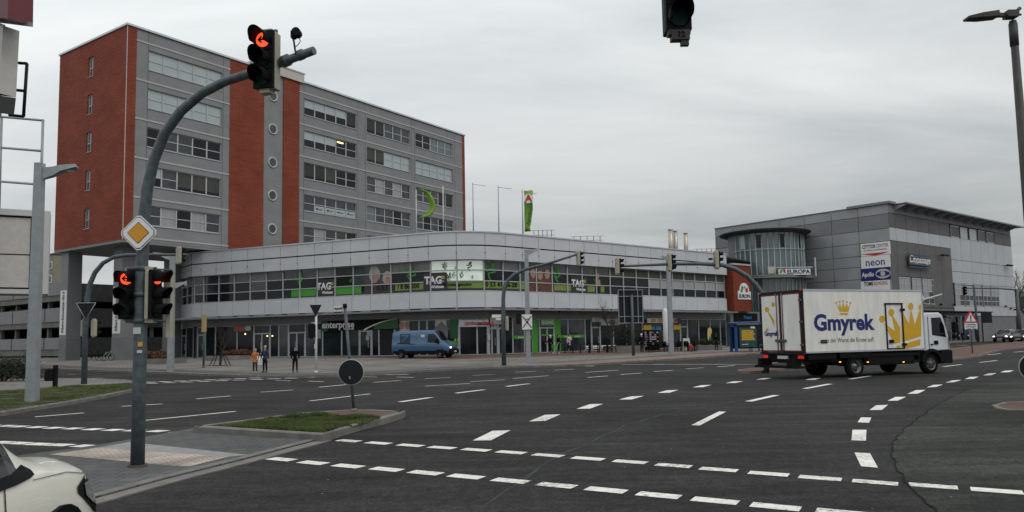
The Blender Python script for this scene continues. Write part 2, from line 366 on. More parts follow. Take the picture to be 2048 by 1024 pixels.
# text matrix for a wall whose outward normal is local -y
def TM(x,y,z,rz=0,roll=0): return Matrix.Translation((x,y,z))@Matrix.Rotation(rz,4,'Z')@Matrix.Rotation(R(90),4,'X')@Matrix.Rotation(roll,4,'Z')
def frameM(p,d,z=0):   # local x along d, -y outward
    a=math.atan2(d[1],d[0]);return a
# ================================================================ GROUND
def sheet(name,polys,dz,mats,parent=None,kind='structure',side=False):
    bm=bmesh.new()
    for p in polys:
        try: bm.faces.new([bm.verts.new((q[0],q[1],0)) for q in p])
        except ValueError: pass
    if any(len(f.verts)>4 for f in bm.faces): bmesh.ops.triangulate(bm,faces=[f for f in bm.faces if len(f.verts)>4])
    for yy in (45,68):
        bmesh.ops.bisect_plane(bm,geom=bm.verts[:]+bm.edges[:]+bm.faces[:],plane_co=(0,yy,0),plane_no=(0,1,0))
    bmesh.ops.recalc_face_normals(bm,faces=bm.faces)
    for f in bm.faces:
        if f.normal.z<0: f.normal_flip()
    if side:
        bmesh.ops.remove_doubles(bm,verts=bm.verts,dist=1e-4)
        be=[e for e in bm.edges if e.is_boundary];r=bmesh.ops.extrude_edge_only(bm,edges=be)
        low=[v for v in r['geom'] if isinstance(v,bmesh.types.BMVert)];ls=set(low)
    else: ls=set()
    for v in bm.verts: v.co.z=G(v.co.x,v.co.y)+(dz if v not in ls else -.06)
    me=bpy.data.meshes.new(name);bm.to_mesh(me);bm.free();me.materials.append(M[mats])
    o=bpy.data.objects.new(name,me);COL.objects.link(o)
    if parent:o.parent=parent
    elif kind:o['kind']=kind
    return o
def px(*l,dz=0): return [tuple(gp(a,b,dz)[:2]) for a,b in l]
def smooth(pts,n=4,closed=False):
    out=[];m=len(pts)
    for i in range(m-1):
        p0=pts[max(i-1,0)];p1=pts[i];p2=pts[i+1];p3=pts[min(i+2,m-1)]
        for k in range(n):
            t=k/n
            out.append(tuple(.5*((2*p1[j])+(-p0[j]+p2[j])*t+(2*p0[j]-5*p1[j]+4*p2[j]-p3[j])*t*t+(-p0[j]+3*p1[j]-3*p2[j]+p3[j])*t**3) for j in (0,1)))
    out.append(pts[-1]);return out
def kerb(name,line,w,h,matn='kerb',side=1,low=-.06,closed=False):
    """kerb stones along a polyline; body lies to one side"""
    L=[Vector(p) for p in line];bm=MB();secs=[]
    # densify at y=45/68
    P=[]
    for i,p in enumerate(L):
        P.append(p)
        if i<len(L)-1:
            q=L[i+1];ts=sorted(t for t in [((yy-p.y)/(q.y-p.y)) for yy in (45,68) if abs(q.y-p.y)>1e-6] if 0.001<t<.999)
            P+= [p.lerp(q,t) for t in ts]
    for i,p in enumerate(P):
        a=P[max(i-1,0)];b=P[min(i+1,len(P)-1)]
        if closed and i in (0,len(P)-1): a=P[-2];b=P[1]
        d=(b-a).normalized();n=Vector((-d.y,d.x))*side*w
        g=G(0,p.y);q=p+n;c=p+n*.18
        secs.append([(p.x,p.y,g+low),(p.x,p.y,g+h-.02),(c.x,c.y,g+h),(q.x,q.y,g+h),(q.x,q.y,g+low)])
    bm.loft(secs,cap=not closed,smooth=False)
    o=bm.build(name,matn);b2=bmesh.new();b2.from_mesh(o.data);bmesh.ops.remove_doubles(b2,verts=b2.verts,dist=1e-4);bmesh.ops.recalc_face_normals(b2,faces=b2.faces);b2.to_mesh(o.data);b2.free()
    o['kind']='structure';return o
g=sheet('ground',[[(-1200,-80),(1200,-80),(1200,1600),(-1200,1600)]],0,'asphalt')
# main plaza / pavement in front of the buildings
kline=px((-60,727),(130,737),(240,741),(345,745),(440,748.5),(520,751),(590,751),(660,749.5),(740,747),(800,743.5),(870,739),(980,734.2),(1060,731.6),(1104,730.6),(1170,728.0),(1247,723.5),(1400,714),(1500,706.5),(1640,699.3),(1893,685),(1994,679.5),(2140,672),dz=.12)
kl=smooth(kline[:14],3)+kline[14:]
sheet('pavement',[kl+[(150,175),(60,260),(-160,260),(-170,130)]],.12,'paving')
kerb('kerb',kl,.16,.126,side=1)
def off_line(l,d):
    L=[Vector(p) for p in l];o=[]
    for i,p in enumerate(L):
        a=L[max(i-1,0)];b=L[min(i+1,len(L)-1)];t=(b-a).normalized();o.append((p.x-t.y*d,p.y+t.x*d))
    return o
main=px((-60,727),(130,737),(345,745),(520,751),(660,749.5),(740,747),(870,739),(1000,733),dz=.12)
main=smooth(main,3)
s1=off_line(main,.5);s2=off_line(main,2.2)
sheet('cycle_path',[[s1[i],s1[i+1],s2[i+1],s2[i]] for i in range(len(s1)-1)],.124,'paving_grey')
rt=px((1104,730.6),(1170,728.0),(1247,723.5),(1400,714),(1500,706.5),(1640,699.3),(1893,685),(2140,672),dz=.12)
s1=off_line(rt,.25);s2=off_line(rt,3.0);s3=off_line(rt,4.2)
sheet('pink_pavement',[[s1[i],s1[i+1],s2[i+1],s2[i]] for i in range(len(s1)-1)],.124,'paving_pink')
sheet('cycle_lane',[[s2[i],s2[i+1],s3[i+1],s3[i]] for i in range(len(s1)-1)],.124,'paving_grey')
# brown forecourt paving next to the facade
fc=px((560,714),(900,719),(1090,713),(1300,706),dz=.12)
sheet('forecourt',[[fc[0],fc[1],fc[2],fc[3],(22,86),(4,76),(-4,71),(-16,76)]],.124,'brick_paver')
# left pavement with bin, bed behind it
lp=px((-120,764),(60,761),(170,760),(250,763),(281,768.5),(262,771.5),(-120,794))
sheet('side_pavement',[lp],.1,'paving');kerb('side_kerb',lp[:5],.14,.106,side=-1)
# grass verge
gv=px((-120,795),(0,786.5),(130,778.5),(267,770),(288,773),(292,777.5),(285,781.5),(262,786),(200,799),(120,813.5),(0,833),(-120,852))
gvs=gv
verge=sheet('grass_verge',[gvs],.1,'soil')
kerb('verge_kerb',gv[3:],.22,.115,side=-1)
# traffic island with the mast (flush kerb, tactile paving, raised bed)
isl=px((185,1001),(330,961),(480,923.5),(640,881),(720,858),(790,839),(809,834.5),(806,829),(785,823.5),(740,820.5),(690,821.5),(600,827.5),(500,840.5),(386,859.5),(258,883),(199,893),(130,903),(44,914),(-60,931))
near=[(-3.2,7.6),(-4.95,9.14)]
poly=[(-12,8.6),(-10,4),(-6.3,3.9)]+isl
sheet('traffic_island',[poly],.035,'paving_grey',side=True)
kerb('island_kerb',[(-6.3,3.9)]+isl[:4],.15,.042,side=1,low=-.05)
tac=px((98,909),(193,896),(457,914),(377,933.5),(345,932),dz=.035);sheet('tactile_paving',[tac],.039,'tactile')
lg=px((193,896),(258,884.5),(497,910),(457,914),dz=.035);sheet('light_paving_strip',[lg],.039,'light_paver')
bed=px((386,863.5),(645,881),dz=.035)+px((720,861.5),(785,844),(806,837.5),(811,833))+px((800,823),(785,821),(740,819),(690,820),(600,826),(500,838),dz=.15)
kerb('bed_kerb',bed+[bed[0]],.16,.15,side=1,low=0)
def inset(poly,d):
    c=Vector((sum(p[0] for p in poly)/len(poly),sum(p[1] for p in poly)/len(poly)));o=[]
    for p in poly:
        v=Vector(p)-c;o.append(tuple(c+v*(1-d/v.length)))
    return o
sheet('bed_soil',[inset(bed,.1)],.12,'soil')
bp=px((618,826),(690,821.5),(740,820.5),(785,823.5),(797,826.5),(785,829),(763,834.5),(735,831.5),(690,832),dz=.14);sheet('island_brick_paving',[bp],.146,'brick_paver')
# kerb apron east side of island
ap=px((650,882),(720,860),(792,840),(822,833),(808,827),(812,832),(800,835),(720,857),(647,878.5));pass
gt=px((175,1004),(330,961.5),(480,924),(640,881.5));gt=[(-6.3,3.9)]+gt;g2_=off_line(gt,-.24)
sheet('gutter',[[gt[i],gt[i+1],g2_[i+1],g2_[i]] for i in range(4)],.018,'kerb',side=True)
# far brick islands
def brick_island(pts,h=.12,n=3):
    p=px(*pts);o=sheet('brick_island',[p],h,'brick_paver');kerb('brick_island_kerb',p+[p[0]],.14,h+.006,side=1 if sum((p[i][0]*p[(i+1)%len(p)][1]-p[(i+1)%len(p)][0]*p[i][1]) for i in range(len(p)))>0 else -1,closed=True)
brick_island([(1862,724),(1893,722),(1930,718.5),(1962,713.5),(1984,706.5),(2000,702.5),(2048,696.5),(2120,690),(2200,680),(2120,679),(2040,685),(1960,693),(1893,701),(1800,712)])
brick_island([(1474,744.5),(1480,747),(1500,748),(1552,744.5),(1620,738),(1610,735),(1560,737),(1500,741)])
brick_island([(1982,812),(1992,818),(2015,821.5),(2060,823),(2150,822),(2150,806),(2060,804),(2005,806)],.02)
# older, paler asphalt in the side road with a ragged seam
pa=[(2260,742),(2120,750),(2010,764),(1950,776),(1915,789),(1872,812),(1838,836),(1808,862),(1790,880),(1782,900),(1786,922),(1800,948),(1832,985),(1880,1030),(1940,1090)]
def resamp(pts,step):
    L=[Vector(p) for p in pts];o=[tuple(L[0])];acc=0
    for a,e in zip(L[:-1],L[1:]):
        l=(e-a).length;t=step-acc
        while t<=l: o.append(tuple(a.lerp(e,t/l)));t+=step
        acc=l-(t-step)
    return o
from mathutils import noise as mn
def wob(pts,amp,f,seed,rough=.4):
    L=[Vector(p) for p in pts];o=[]
    for i,p in enumerate(L):
        d=(L[min(i+1,len(L)-1)]-L[max(i-1,0)]).normalized();n=Vector((-d.y,d.x));k=mn.noise(Vector((i*f,seed,0)))*amp+mn.noise(Vector((i*f*4,seed,3)))*amp*rough;q=p+n*k;o.append((q.x,q.y))
    return o
def ribbon(pts,w,seed,f=.35):
    L=[Vector(p) for p in pts];q=[];nn_=[];ww=[]
    for i in range(len(L)):
        d=(L[min(i+1,len(L)-1)]-L[max(i-1,0)]).normalized();nn_.append(Vector((-d.y,d.x)));ww.append(w*max(.12,.8+1.3*mn.noise(Vector((i*f,seed,9)))))
    for i in range(len(L)-1): q.append([tuple(L[i]-nn_[i]*ww[i]),tuple(L[i+1]-nn_[i+1]*ww[i+1]),tuple(L[i+1]+nn_[i+1]*ww[i+1]),tuple(L[i]+nn_[i]*ww[i])])
    return q
pj=wob(resamp(smooth(px(*pa),6),.12),.10,.12,3)
sheet('old_asphalt',[pj+[(20,4),(60,6),(60,34)]],.004,'asphalt_old')
sq=ribbon(pj,.014,5)
sheet('asphalt_seam',sq,.008,'seam')
tl=smooth(px((940,1040),(955,1022),(1000,990),(1060,950),(1100,921),(1180,885),(1250,852),(1325,830),(1420,812),(1540,792),(1680,778),(1800,770)),10)
tl=wob(resamp(tl,.15),.07,.15,7)
sheet('asphalt_seam',ribbon(tl,.022,8,.2),.0025,'tar')
for sd_,pl_ in enumerate(([(700,1040),(760,1000),(800,960),(850,930)],[(1180,1040),(1230,1000),(1300,985)],[(560,905),(640,912),(700,925)],[(1500,880),(1600,860),(1700,850)])):
    sheet('asphalt_seam',ribbon(wob(resamp(smooth(px(*pl_),6),.12),.09,.3,sd_+20),.008,sd_+11),.0028,'tar')
# repaired asphalt patches, darker
for i,q in enumerate([[(985,1000),(1062,962),(1078,966),(1010,1040),(975,1040)],[(1100,768),(1220,752),(1236,757),(1130,778)]]):
    pass
# ---------------------------------------------------------------- road markings
mk=[];mkw=[]
def bar(a,b,w,L=mk):
    a=Vector(gp(*a)[:2]);b=Vector(gp(*b)[:2]);d=(b-a).normalized();n=Vector((-d.y,d.x))*w/2
    L.append([tuple(a-n),tuple(b-n),tuple(b+n),tuple(a+n)])
def quadpx(l,L=mk): L.append(px(*l))
# crossing (cycle/pedestrian) dashes
def dashes(cs,u,v):
    for c in cs:
        c=Vector(gp(*c)[:2]);mk.append([tuple(c-u-v),tuple(c+u-v),tuple(c+u+v),tuple(c-u+v)])
a,b=[Vector(gp(*q)[:2]) for q in ((563,919),(1212,980))];d1=(b-a).normalized()
slant=Vector((.11,.21)).normalized()
dashes([(563,919),(626,926),(696,932.5),(773,939),(851,946),(932,953.5),(1021,962),(1113,971),(1212,980.5),(1317,991),(1430,1002),(1551,1014),(1685,1026)],d1*.25,slant*.12)
dashes([(697,882),(757,886.5),(821,891),(884,895.5),(952,900),(1022,905),(1096,911),(1176,917.5),(1260,924),(1347,931.5),(1437,939.5),(1537,948),(1640,956.5),(1750,965),(1866,972.5),(1993,982)],d1*.25,slant*.12)
a,b=[Vector(gp(*q)[:2]) for q in ((20,853),(360,863))];d2=(b-a).normalized()
dashes([(-20,851),(13,852),(38,853.2),(73,854.6),(108,856),(146,857.2),(186,858.8),(226,860.2),(268,861.2),(315,862.5),(362,864)],d2*.19,slant*.16)
dashes([(-30,884),(8,885),(37,886.5),(78,888.5),(120,890.2),(172,892.4)],d2*.24,slant*.15)
# far crossing dashes (two rows)
for i in range(11):
    t=i/10;dashes([(300+t*300,764.5-t*12+ (0))],Vector((.35,-.12)),Vector((.1,.25))*.5)
for i in range(13):
    t=i/12;dashes([(268+t*420,768-t*15.5)],Vector((.35,-.12)),Vector((.1,.25))*.5)
for i in range(5): dashes([(700+i*26,751.5-i*.6)],Vector((.35,0)),Vector((.05,.1)))
# lane lines
W1=.13
for a,b,ww in [((800,804),(863,795),.2),((912,786.5),(968,779.5),.2),((1013,773),(1058,767.5),.2),
  ((620,802),(740,788),W1),((522,784.5),(586,780),W1),((393,798),(461,792),W1),((243,813),(325,808),W1),((70,834),(168,826),W1),((290,841),(471,823),W1),
  ((638,774.5),(697,769),.16),((747,765),(802,761),.14),((551,760.5),(582,761.8),.12),((616,762.4),(647,763.6),.12),((727,753.6),(754,754),.12),((793,754),(828,755),.12),
  ((945,751),(992,748.8),.12),((850,757.5),(902,755),.12),((1031,744.7),(1073,742.5),.12),((1026,757),(1097,751.6),.12),((850,772.5),(940,767),.12),((940,763.5),(1010,759.5),.12),
  ((1108,740.3),(1149,738.4),.14),((1171,744.9),(1237,740.4),.14),((1175.6,755),(1215,752),.16),((1241,749.3),(1283,746.2),.16),((1308,743.2),(1346,740.6),.16),((1372,737.8),(1407,735.5),.16),((1435,733.8),(1469,731.1),.16),
  ((1128,731.5),(1188,732.2),.2),((1886,733.6),(1923,729),.16),((1959.5,725),(1994,721),.16),((1973,709.8),(2002,707),.16),((2029,704.5),(2056,702),.16),((1880,696),(1905,694.5),.16),((1915,691),(1935,690),.16),
  ((1497,803),(1553,790.5),.2),((1609,777.5),(1660,768),.2),((1391,851),(1445,823.5),.17),((1700,758.5),(1740,752),.18),
  ((114,759),(205,756),.14),((136,749.5),(151,748.5),.14),((1540,726.5),(1600,722),.12),((1330,728),(1300,729),.1),((1690,734),(1750,729),.14)]:
    bar(a,b,ww)
for q in [[(945,881.5),(985,862),(1021,861),(982,881)],[(1058,843),(1090,830),(1121,829),(1091,842)],[(1153,818),(1180,808.5),(1206,808),(1180,817.5)],[(1237,799.5),(1262,793),(1288,792),(1264,799)],[(1315,786),(1334,780.8),(1357,780),(1339,785.6)],[(1385,775),(1402,770.6),(1423,770),(1406,774.5)],[(1451,766.5),(1466,763),(1487,762.6),(1471,766)],
  [(1512,759.5),(1524,756.5),(1544,756),(1530,759)],[(1610,760),(1625,756.5),(1642,756),(1630,760)]]: quadpx(q)
# curved row of square dashes at right
for q in [[(2000,745),(2010,741.5),(2028,741),(2018,744.5)],[(1966,751),(1977,747),(1993,746.6),(1982,750.5)],[(1929,758.5),(1940,754),(1958,753.5),(1947,758)],[(1891,765.5),(1904,761),(1923,760),(1909,764.5)],[(1853,775),(1867,770),(1886,769.3),(1873,774)],[(1815,788),(1832,780.5),(1851,780),(1836,787.5)],
  [(1775,802),(1791,794),(1812,794),(1796,801.5)],[(1739,820.5),(1752,811),(1776,810),(1764,820)],[(1715,845),(1722,835),(1743,835.5),(1738,846)],[(1703,881),(1705,860),(1733,860),(1732,882)],[(1709,905.5),(1740,907),(1756,936),(1722,933)]]: quadpx(q)
# stop line / curved guide line
cv=smooth(px((1244,729.3),(1330,728.8),(1430,728.6),(1500,729.3),(1540,731),(1600,734)),4)
for i in range(len(cv)-1):
    a,b=Vector(cv[i]),Vector(cv[i+1]);n=Vector((0,.09));mk.append([tuple(a-n),tuple(b-n),tuple(b+n),tuple(a+n)])
sheet('road_markings',mk,.005,'paint_road')
wn=[]
bar((1815,806),(1905,806.5),.06,wn)
# gully / utility covers on the road: thin dark iron
for c in [(795,917),(1170,770)]: 
    pass
# ---------------------------------------------------------------- grass blades (uncountable)
from mathutils import noise as _mn
def mathutils_noise(x,y,s): return _mn.noise(Vector((x,y,s*7.3)))
def grass(name,poly,dz,n,h,seed,mats=('grass','grass_dry'),patch=1.0,avoid=None,yref=20):
    rd=random.Random(seed);xs=[p[0] for p in poly];ys=[p[1] for p in poly]
    def inside(x,y,P):
        c=False;j=len(P)-1
        for i in range(len(P)):
            if (P[i][1]>y)!=(P[j][1]>y) and x<(P[j][0]-P[i][0])*(y-P[i][1])/(P[j][1]-P[i][1])+P[i][0]: c=not c
            j=i
        return c
    V=[];F=[];mi=[]
    cl=[(rd.uniform(min(xs),max(xs)),rd.uniform(min(ys),max(ys)),rd.uniform(.15,.5),rd.uniform(.6,2.0)) for _ in range(60)]
    k=0;tries=0
    while k<n and tries<n*20:
        tries+=1
        x=rd.uniform(min(xs),max(xs));y=rd.uniform(min(ys),max(ys))
        if not inside(x,y,poly) or (avoid and inside(x,y,avoid)): continue
        if mathutils_noise(x*1.6,y*1.6,seed)<-.22 and rd.random()<.8: continue
        s=.6
        for c in cl:
            if (x-c[0])**2+(y-c[1])**2<c[2]**2: s=max(s,c[3])
        hh=h*s*rd.uniform(.4,1.1);a=rd.uniform(0,6.28);w=hh*.07+.003;lean=hh*rd.uniform(.1,.7);b=rd.uniform(0,6.28)
        o=len(V);z=G(0,y)+dz;ca,sa=math.cos(a)*w,math.sin(a)*w
        V+=[(x-ca,y-sa,z),(x+ca,y+sa,z),(x+math.cos(b)*lean,y+math.sin(b)*lean,z+hh)]
        F.append((o,o+1,o+2));mi.append(1 if rd.random()<.14 else 0);k+=1
    me=bpy.data.meshes.new(name);me.from_pydata(V,[],F)
    for m in mats: me.materials.append(M[m])
    me.polygons.foreach_set('material_index',mi)
    o=bpy.data.objects.new(name,me);COL.objects.link(o);o['kind']='stuff';return o
gi=px((404,852.5),(640,867),(715,854),(770,838),(735,833),(690,833),(618,827),(510,841),dz=.12)
grass('grass',[tuple(Vector(p)*.94+Vector((sum(q[0] for q in gi)/len(gi),sum(q[1] for q in gi)/len(gi)))*.06) for p in gi],.115,60000,.05,3)
grass('verge_grass',gvs,.1,50000,.07,5,yref=25)
# ================================================================ TALL OFFICE BLOCK
c=atY(250,256,72);TX,TY=c[0],c[1]
dA=(math.sin(R(34.787)),math.cos(R(34.787)));rzA=math.atan2(dA[1],dA[0])
tb=thing('office_block','tall office block of red tile and grey render standing on tall columns','office building',(TX,TY,.42),rzA)
Z0=-.42   # local z = world z - .42
ZR=32.97-.42;ZB=11.85-.42;LA=52.4;DB=13.45
strips=[31.64-.42-3.875*i for i in range(6)]
bays=[(2.22,10.48,5),(21.64,30.09,5),(31.32+.6,40.2,5),(41.14+.2,49.5,5)]
def wz(i): return strips[i]-2.70,strips[i]-.70
b=MB()
# front wall of grey render with real openings
def wall_open(b,x0,x1,z0,z1,ops,y0=0,y1=.35):
    xs=sorted({x0,x1,*[o[0] for o in ops],*[o[1] for o in ops]});zs=sorted({z0,z1,*[o[2] for o in ops],*[o[3] for o in ops]})
    for i in range(len(xs)-1):
        # merge vertically
        run=None
        for j in range(len(zs)-1):
            cx,cz=(xs[i]+xs[i+1])/2,(zs[j]+zs[j+1])/2
            hole=any(o[0]<cx<o[1] and o[2]<cz<o[3] for o in ops)
            if not hole:
                if run is None: run=zs[j]
            if hole or j==len(zs)-2:
                top=zs[j] if hole else zs[j+1]
                if run is not None: b.box(xs[i],xs[i+1],y0,y1,run,top)
                run=None
ops=[(x0,x1,)+wz(i) for (x0,x1,n) in bays for i in range(6) if wz(i)[0]>ZB]
wall_open(b,.95,11.43,ZB,ZR-.25,[o for o in ops if o[0]<11])
wall_open(b,20.87,LA-.55,ZB,ZR-.25,[o for o in ops if o[0]>20])
b.box(15.85,18.56,.08,.35,ZB,ZR-.25)
b.box(1,LA-.4,.35,.36,ZB+.4,ZR-.4)
b.build('wall','grey_render',tb)
for q_ in ((11.43,15.85,-.05,.33),(18.56,20.87,-.05,.33),(LA-.55,LA,-.05,DB)): b=MB();b.box(*q_,ZB,ZR-.2);b.build('tile_cladding','red_clay',tb)
b=MB();b.box(.0,.95,-.05,.3,ZB,ZR-.2)
wo=[(6.35,7.35,z-.42,z-.42+2.05) for z in (29.1,25.2,21.3,17.4,13.5)]
ob=MB()
xs=(0,);
# end wall facing left, tiled, with one small window per floor (openings cut)
def wall_openY(b,y0,y1,z0,z1,ops,x0,x1):
    ys=sorted({y0,y1,*[o[0] for o in ops],*[o[1] for o in ops]});zs=sorted({z0,z1,*[o[2] for o in ops],*[o[3] for o in ops]})
    for i in range(len(ys)-1):
        run=None
        for j in range(len(zs)-1):
            cy,cz=(ys[i]+ys[i+1])/2,(zs[j]+zs[j+1])/2
            hole=any(o[0]<cy<o[1] and o[2]<cz<o[3] for o in ops)
            if not hole and run is None: run=zs[j]
            if hole or j==len(zs)-2:
                top=zs[j] if hole else zs[j+1]
                if run is not None: b.box(x0,x1,ys[i],ys[i+1],run,top)
                run=None
wall_openY(b,.3,DB,ZB,ZR-.2,wo,0,.35)
b.build('tile_cladding','red_clay',tb)
b=MB();b.box(.35,LA-.55,DB-.3,DB,ZB,ZR-.2);b.build('rear_wall','grey_render_dark',tb)
b=MB();b.box(-.03,.02,-.08,-.02,ZB,ZR-.2);b.build('corner_rail','trim_pale',tb)
b=MB();b.box(.02,LA-.02,.02,DB-.02,ZB-.25,ZB);b.box(11,16,.4,9,ZB-3.5,ZB-.26);b.build('soffit','panel_mid',tb)
# roof with edge trims
b=MB();b.box(-.12,15.85,-.17,DB+.1,ZR-.2,ZR);b.box(20.9,LA+.1,-.17,DB+.1,ZR-.2,ZR);b.box(15.85,20.9,.6,DB+.1,ZR-.2,ZR)
b.build('roof_edge','alu',tb)
b=MB();b.box(15.0,21.4,-.25,5,ZR-.3,ZR+.75);b.box(14.9,21.5,-.32,5.1,ZR+.75,ZR+.9);b.build('roof_parapet','trim_pale',tb)
b=MB()
for i in range(6):
    z=strips[i];b.box(.95,11.43,-.05,.0,z-.14,z+.02);b.box(20.87,LA-.55,-.05,.0,z-.14,z+.02)
b.build('string_courses','strip_light',tb)
b=MB()
for x in (2.15,10.6,21.55,30.3,31.6,40.5,41.1,50.0):   # expansion joints
    for i in range(6):
        z0=(strips[i+1]+.03 if i<5 else ZB+.02);b.box(x,x+.035,-.006,.02,z0,strips[i]-.15)
    b.box(x,x+.035,-.006,.02,strips[0]+.03,ZR-.26)
b.build('joints','dark_gap',tb)
# glazing: per bay/floor kinds: s sky pale, d dark, m mid, k blind dark, b brown blind, c curtain, p half pale
pat={0:['sssss','sssss','dmmdd','pmbbb','mcdcm','mmmmm'],1:['ppppk','pppdd','kkbdd','mmmmm','mcmmd','ccmmm'],2:['kkmmm','bbsss','mcmcm','tmmdm','mmmmm','mmmmm'],3:['ddttt','sssss','mmmkk','mdmdm','mmdmm','mmmmm']}
gm={'s':'glass_sky','d':'glass_dark','m':'glass_mid','k':'blind_dark','b':'blind_brown','c':'curtain','t':'glass_teal'}
for bi,(x0,x1,n) in enumerate(bays):
    for i in range(6):
        z0,z1=wz(i)
        if z0<ZB: continue
        wd=(x1-x0)/n;mid=z0+(z1-z0)*.5
        f=MB()
        f.box(x0,x1,.16,.26,z0,z0+.12);f.box(x0,x1,.16,.26,z1-.08,z1);f.box(x0-.05,x1+.05,-.07,.2,z0-.05,z0-.001)
        kinds=pat[bi][i]
        for k in range(n+1): x=x0+k*wd;f.box(max(x-.07,x0),min(x+.07,x1),.13,.26,z0+.12,z1-.08)
        for k in range(n):
            if kinds[k] not in 'kb': f.box(x0+k*wd+.07,x0+(k+1)*wd-.07,.15,.25,mid-.04,mid+.04)
        fo=f.build('window','white_frame',tb)
        for ch in sorted(set(kinds)):
            g_=MB();g2=MB()
            for k in range(n):
                if kinds[k]!=ch: continue
                xa,xb=x0+k*wd+.07,x0+(k+1)*wd-.07
                if ch=='p': g_.box(xa,xb,.2,.24,mid+.04,z1-.08);g2.box(xa,xb,.2,.24,z0+.12,mid-.04)
                elif ch in 'kb':
                    g_.box(xa,xb,.17,.2,z0+.42,z1-.08);g2.box(xa,xb,.21,.24,z0+.12,z0+.42)
                else: g_.box(xa,xb,.2,.24,z0+.12,z1-.08)
            if ch=='p': g_.build('pane','glass_sky',fo)
            else: g_.build('blind' if ch in 'kb' else 'pane',gm[ch],fo)
            if g2.v: g2.build('pane','glass_dark',fo)
# paper notices in the fourth-floor windows
z0,z1=wz(3);wd=(bays[1][1]-bays[1][0])/5
for k in (1,2,3,4):
    x=bays[1][0]+k*wd
    p=MB();p.box(x+.12,x+wd-.12,.17,.19,z0+.15,z0+.85);po=p.build('window_notice','glass_sky',tb);p=MB();p.box(x+.3,x+.6,.155,.169,z0+.4,z0+.62);p.box(x+.7,x+1.3,.155,.169,z0+.5,z0+.55);p.box(x+.7,x+1.2,.155,.169,z0+.4,z0+.44);p.build('notice_print','navy',po)
p=MB();p.box(bays[1][0]+3.15*wd,bays[1][0]+3.75*wd,.17,.19,wz(1)[1]-.42,wz(1)[1]-.25);p.build('office_light','warm_lamp',tb)
# portholes
for z in (30.06,26.2,22.32,18.5,14.67):
    pr=MB();n=24;secs=[]
    for r,y in ((.62,.08),(.62,-.02),(.5,-.02),(.46,.06)): secs.append([(17.15+r*math.cos(6.2832*k/n),y,z-.42+r*math.sin(6.2832*k/n)) for k in range(n)])
    pr.loft(secs,cap=False);po=pr.build('porthole','trim_pale',tb);g_=MB();g_.disc((17.15,.055,z-.42),(0,1,0),.47,.02);g_.build('pane','glass_mid',po)
# windows in the tile end wall
for (y0,y1,z0,z1) in wo:
    f=MB();m_=(z0+z1)/2-.1
    for a,b2,c_,d_ in ((y0,y0+.1,z0,z1),(y1-.1,y1,z0,z1),(y0+.1,y1-.1,z0,z0+.1),(y0+.1,y1-.1,z1-.1,z1),(y0+.1,y1-.1,m_-.05,m_+.05)): f.box(.14,.24,a,b2,c_,d_)
    f.box(-.05,.12,y0,y1,z0-.04,z0-.001)
    fo=f.build('window','white_frame',tb);g_=MB();g_.box(.18,.2,y0+.1,y1-.1,z0+.1,m_-.05);g_.build('pane','glass_mid',fo);g_=MB();g_.box(.18,.2,y0+.1,y1-.1,m_+.05,z1-.1);g_.build('pane','glass_teal',fo)
# columns
def col(x,y,w,d,label,txt=None,base='galv',lt=False):
    b=MB();b.box(x-w/2,x+w/2,y-d/2,y+d/2,-.4,ZB-.25);co=b.build('column','panel_mid',tb)
    if label: co['label']=label
    # light banner boards on the left-facing side with the street address
    if txt:
        b=MB();b.box(x-w/2-.04,x-w/2,y-d/2+.1,y+d/2-.1,2.6,7.2);s_=b.build('address_board','white',co)
        text('Albert-Schweitzer-Str.6',.68,'black',s_,Matrix.Translation((x-w/2-.05,y+.0,5.0-.05))@Matrix.Rotation(R(-90),4,'Z')@Matrix.Rotation(R(90),4,'X')@Matrix.Rotation(R(90),4,'Z'),bold=.012,width=4.3)
    b=MB();b.box(x-w/2-.03,x+w/2+.03,y-d/2-.03,y+d/2+.03,-.4,2.2);b.build('column_base','grey_render_dark',co)
    return co
col(1.1,11.9,1.4,1.5,None,True);col(2.4,3.6,1.7,1.6,None,True);col(9,6.3,1.3,1.3,None)
# ================================================================ LOW CURVED SHOPPING BUILDING
c=atY(700,480,72);C0=Vector((c[0],c[1]));Cw=Wall(C0,-65.6)
c=atY(1060,471,71.6);D0=Vector((c[0],c[1]));Dw=Wall(D0,50)
dC=Vector((math.sin(R(114.4)),math.cos(R(114.4))));dD=Vector(Dw.d)
def cross2(a,b): return a[0]*b[1]-a[1]*b[0]
tt=cross2(D0-C0,dD)/cross2(dC,dD);IX=C0+dC*tt
TL=4.0;RAD=TL/math.tan(R(32.2))
KC=Vector((-33.3,80.5));KC=C0+dC*((KC-C0).dot(dC))
E0=KC+(Vector((-38.08,86.43))-KC).normalized()*9
segs=[('l',E0,KC)]
Pc=IX-dC*TL;Pd=IX+dD*TL
segs.append(('l',KC,Pc))
nC=Vector((-dC.y,dC.x));cen=Pc+nC*RAD     # inward normal
arcL=RAD*R(64.4);segs.append(('a',cen,RAD,Pc));
DEND=30.9
segs.append(('l',Pd,D0+dD*DEND))
Ls=[(segs[0][2]-segs[0][1]).length,(segs[1][2]-segs[1][1]).length,arcL,(segs[3][2]-segs[3][1]).length]
S=[0];
for l in Ls:S.append(S[-1]+l)
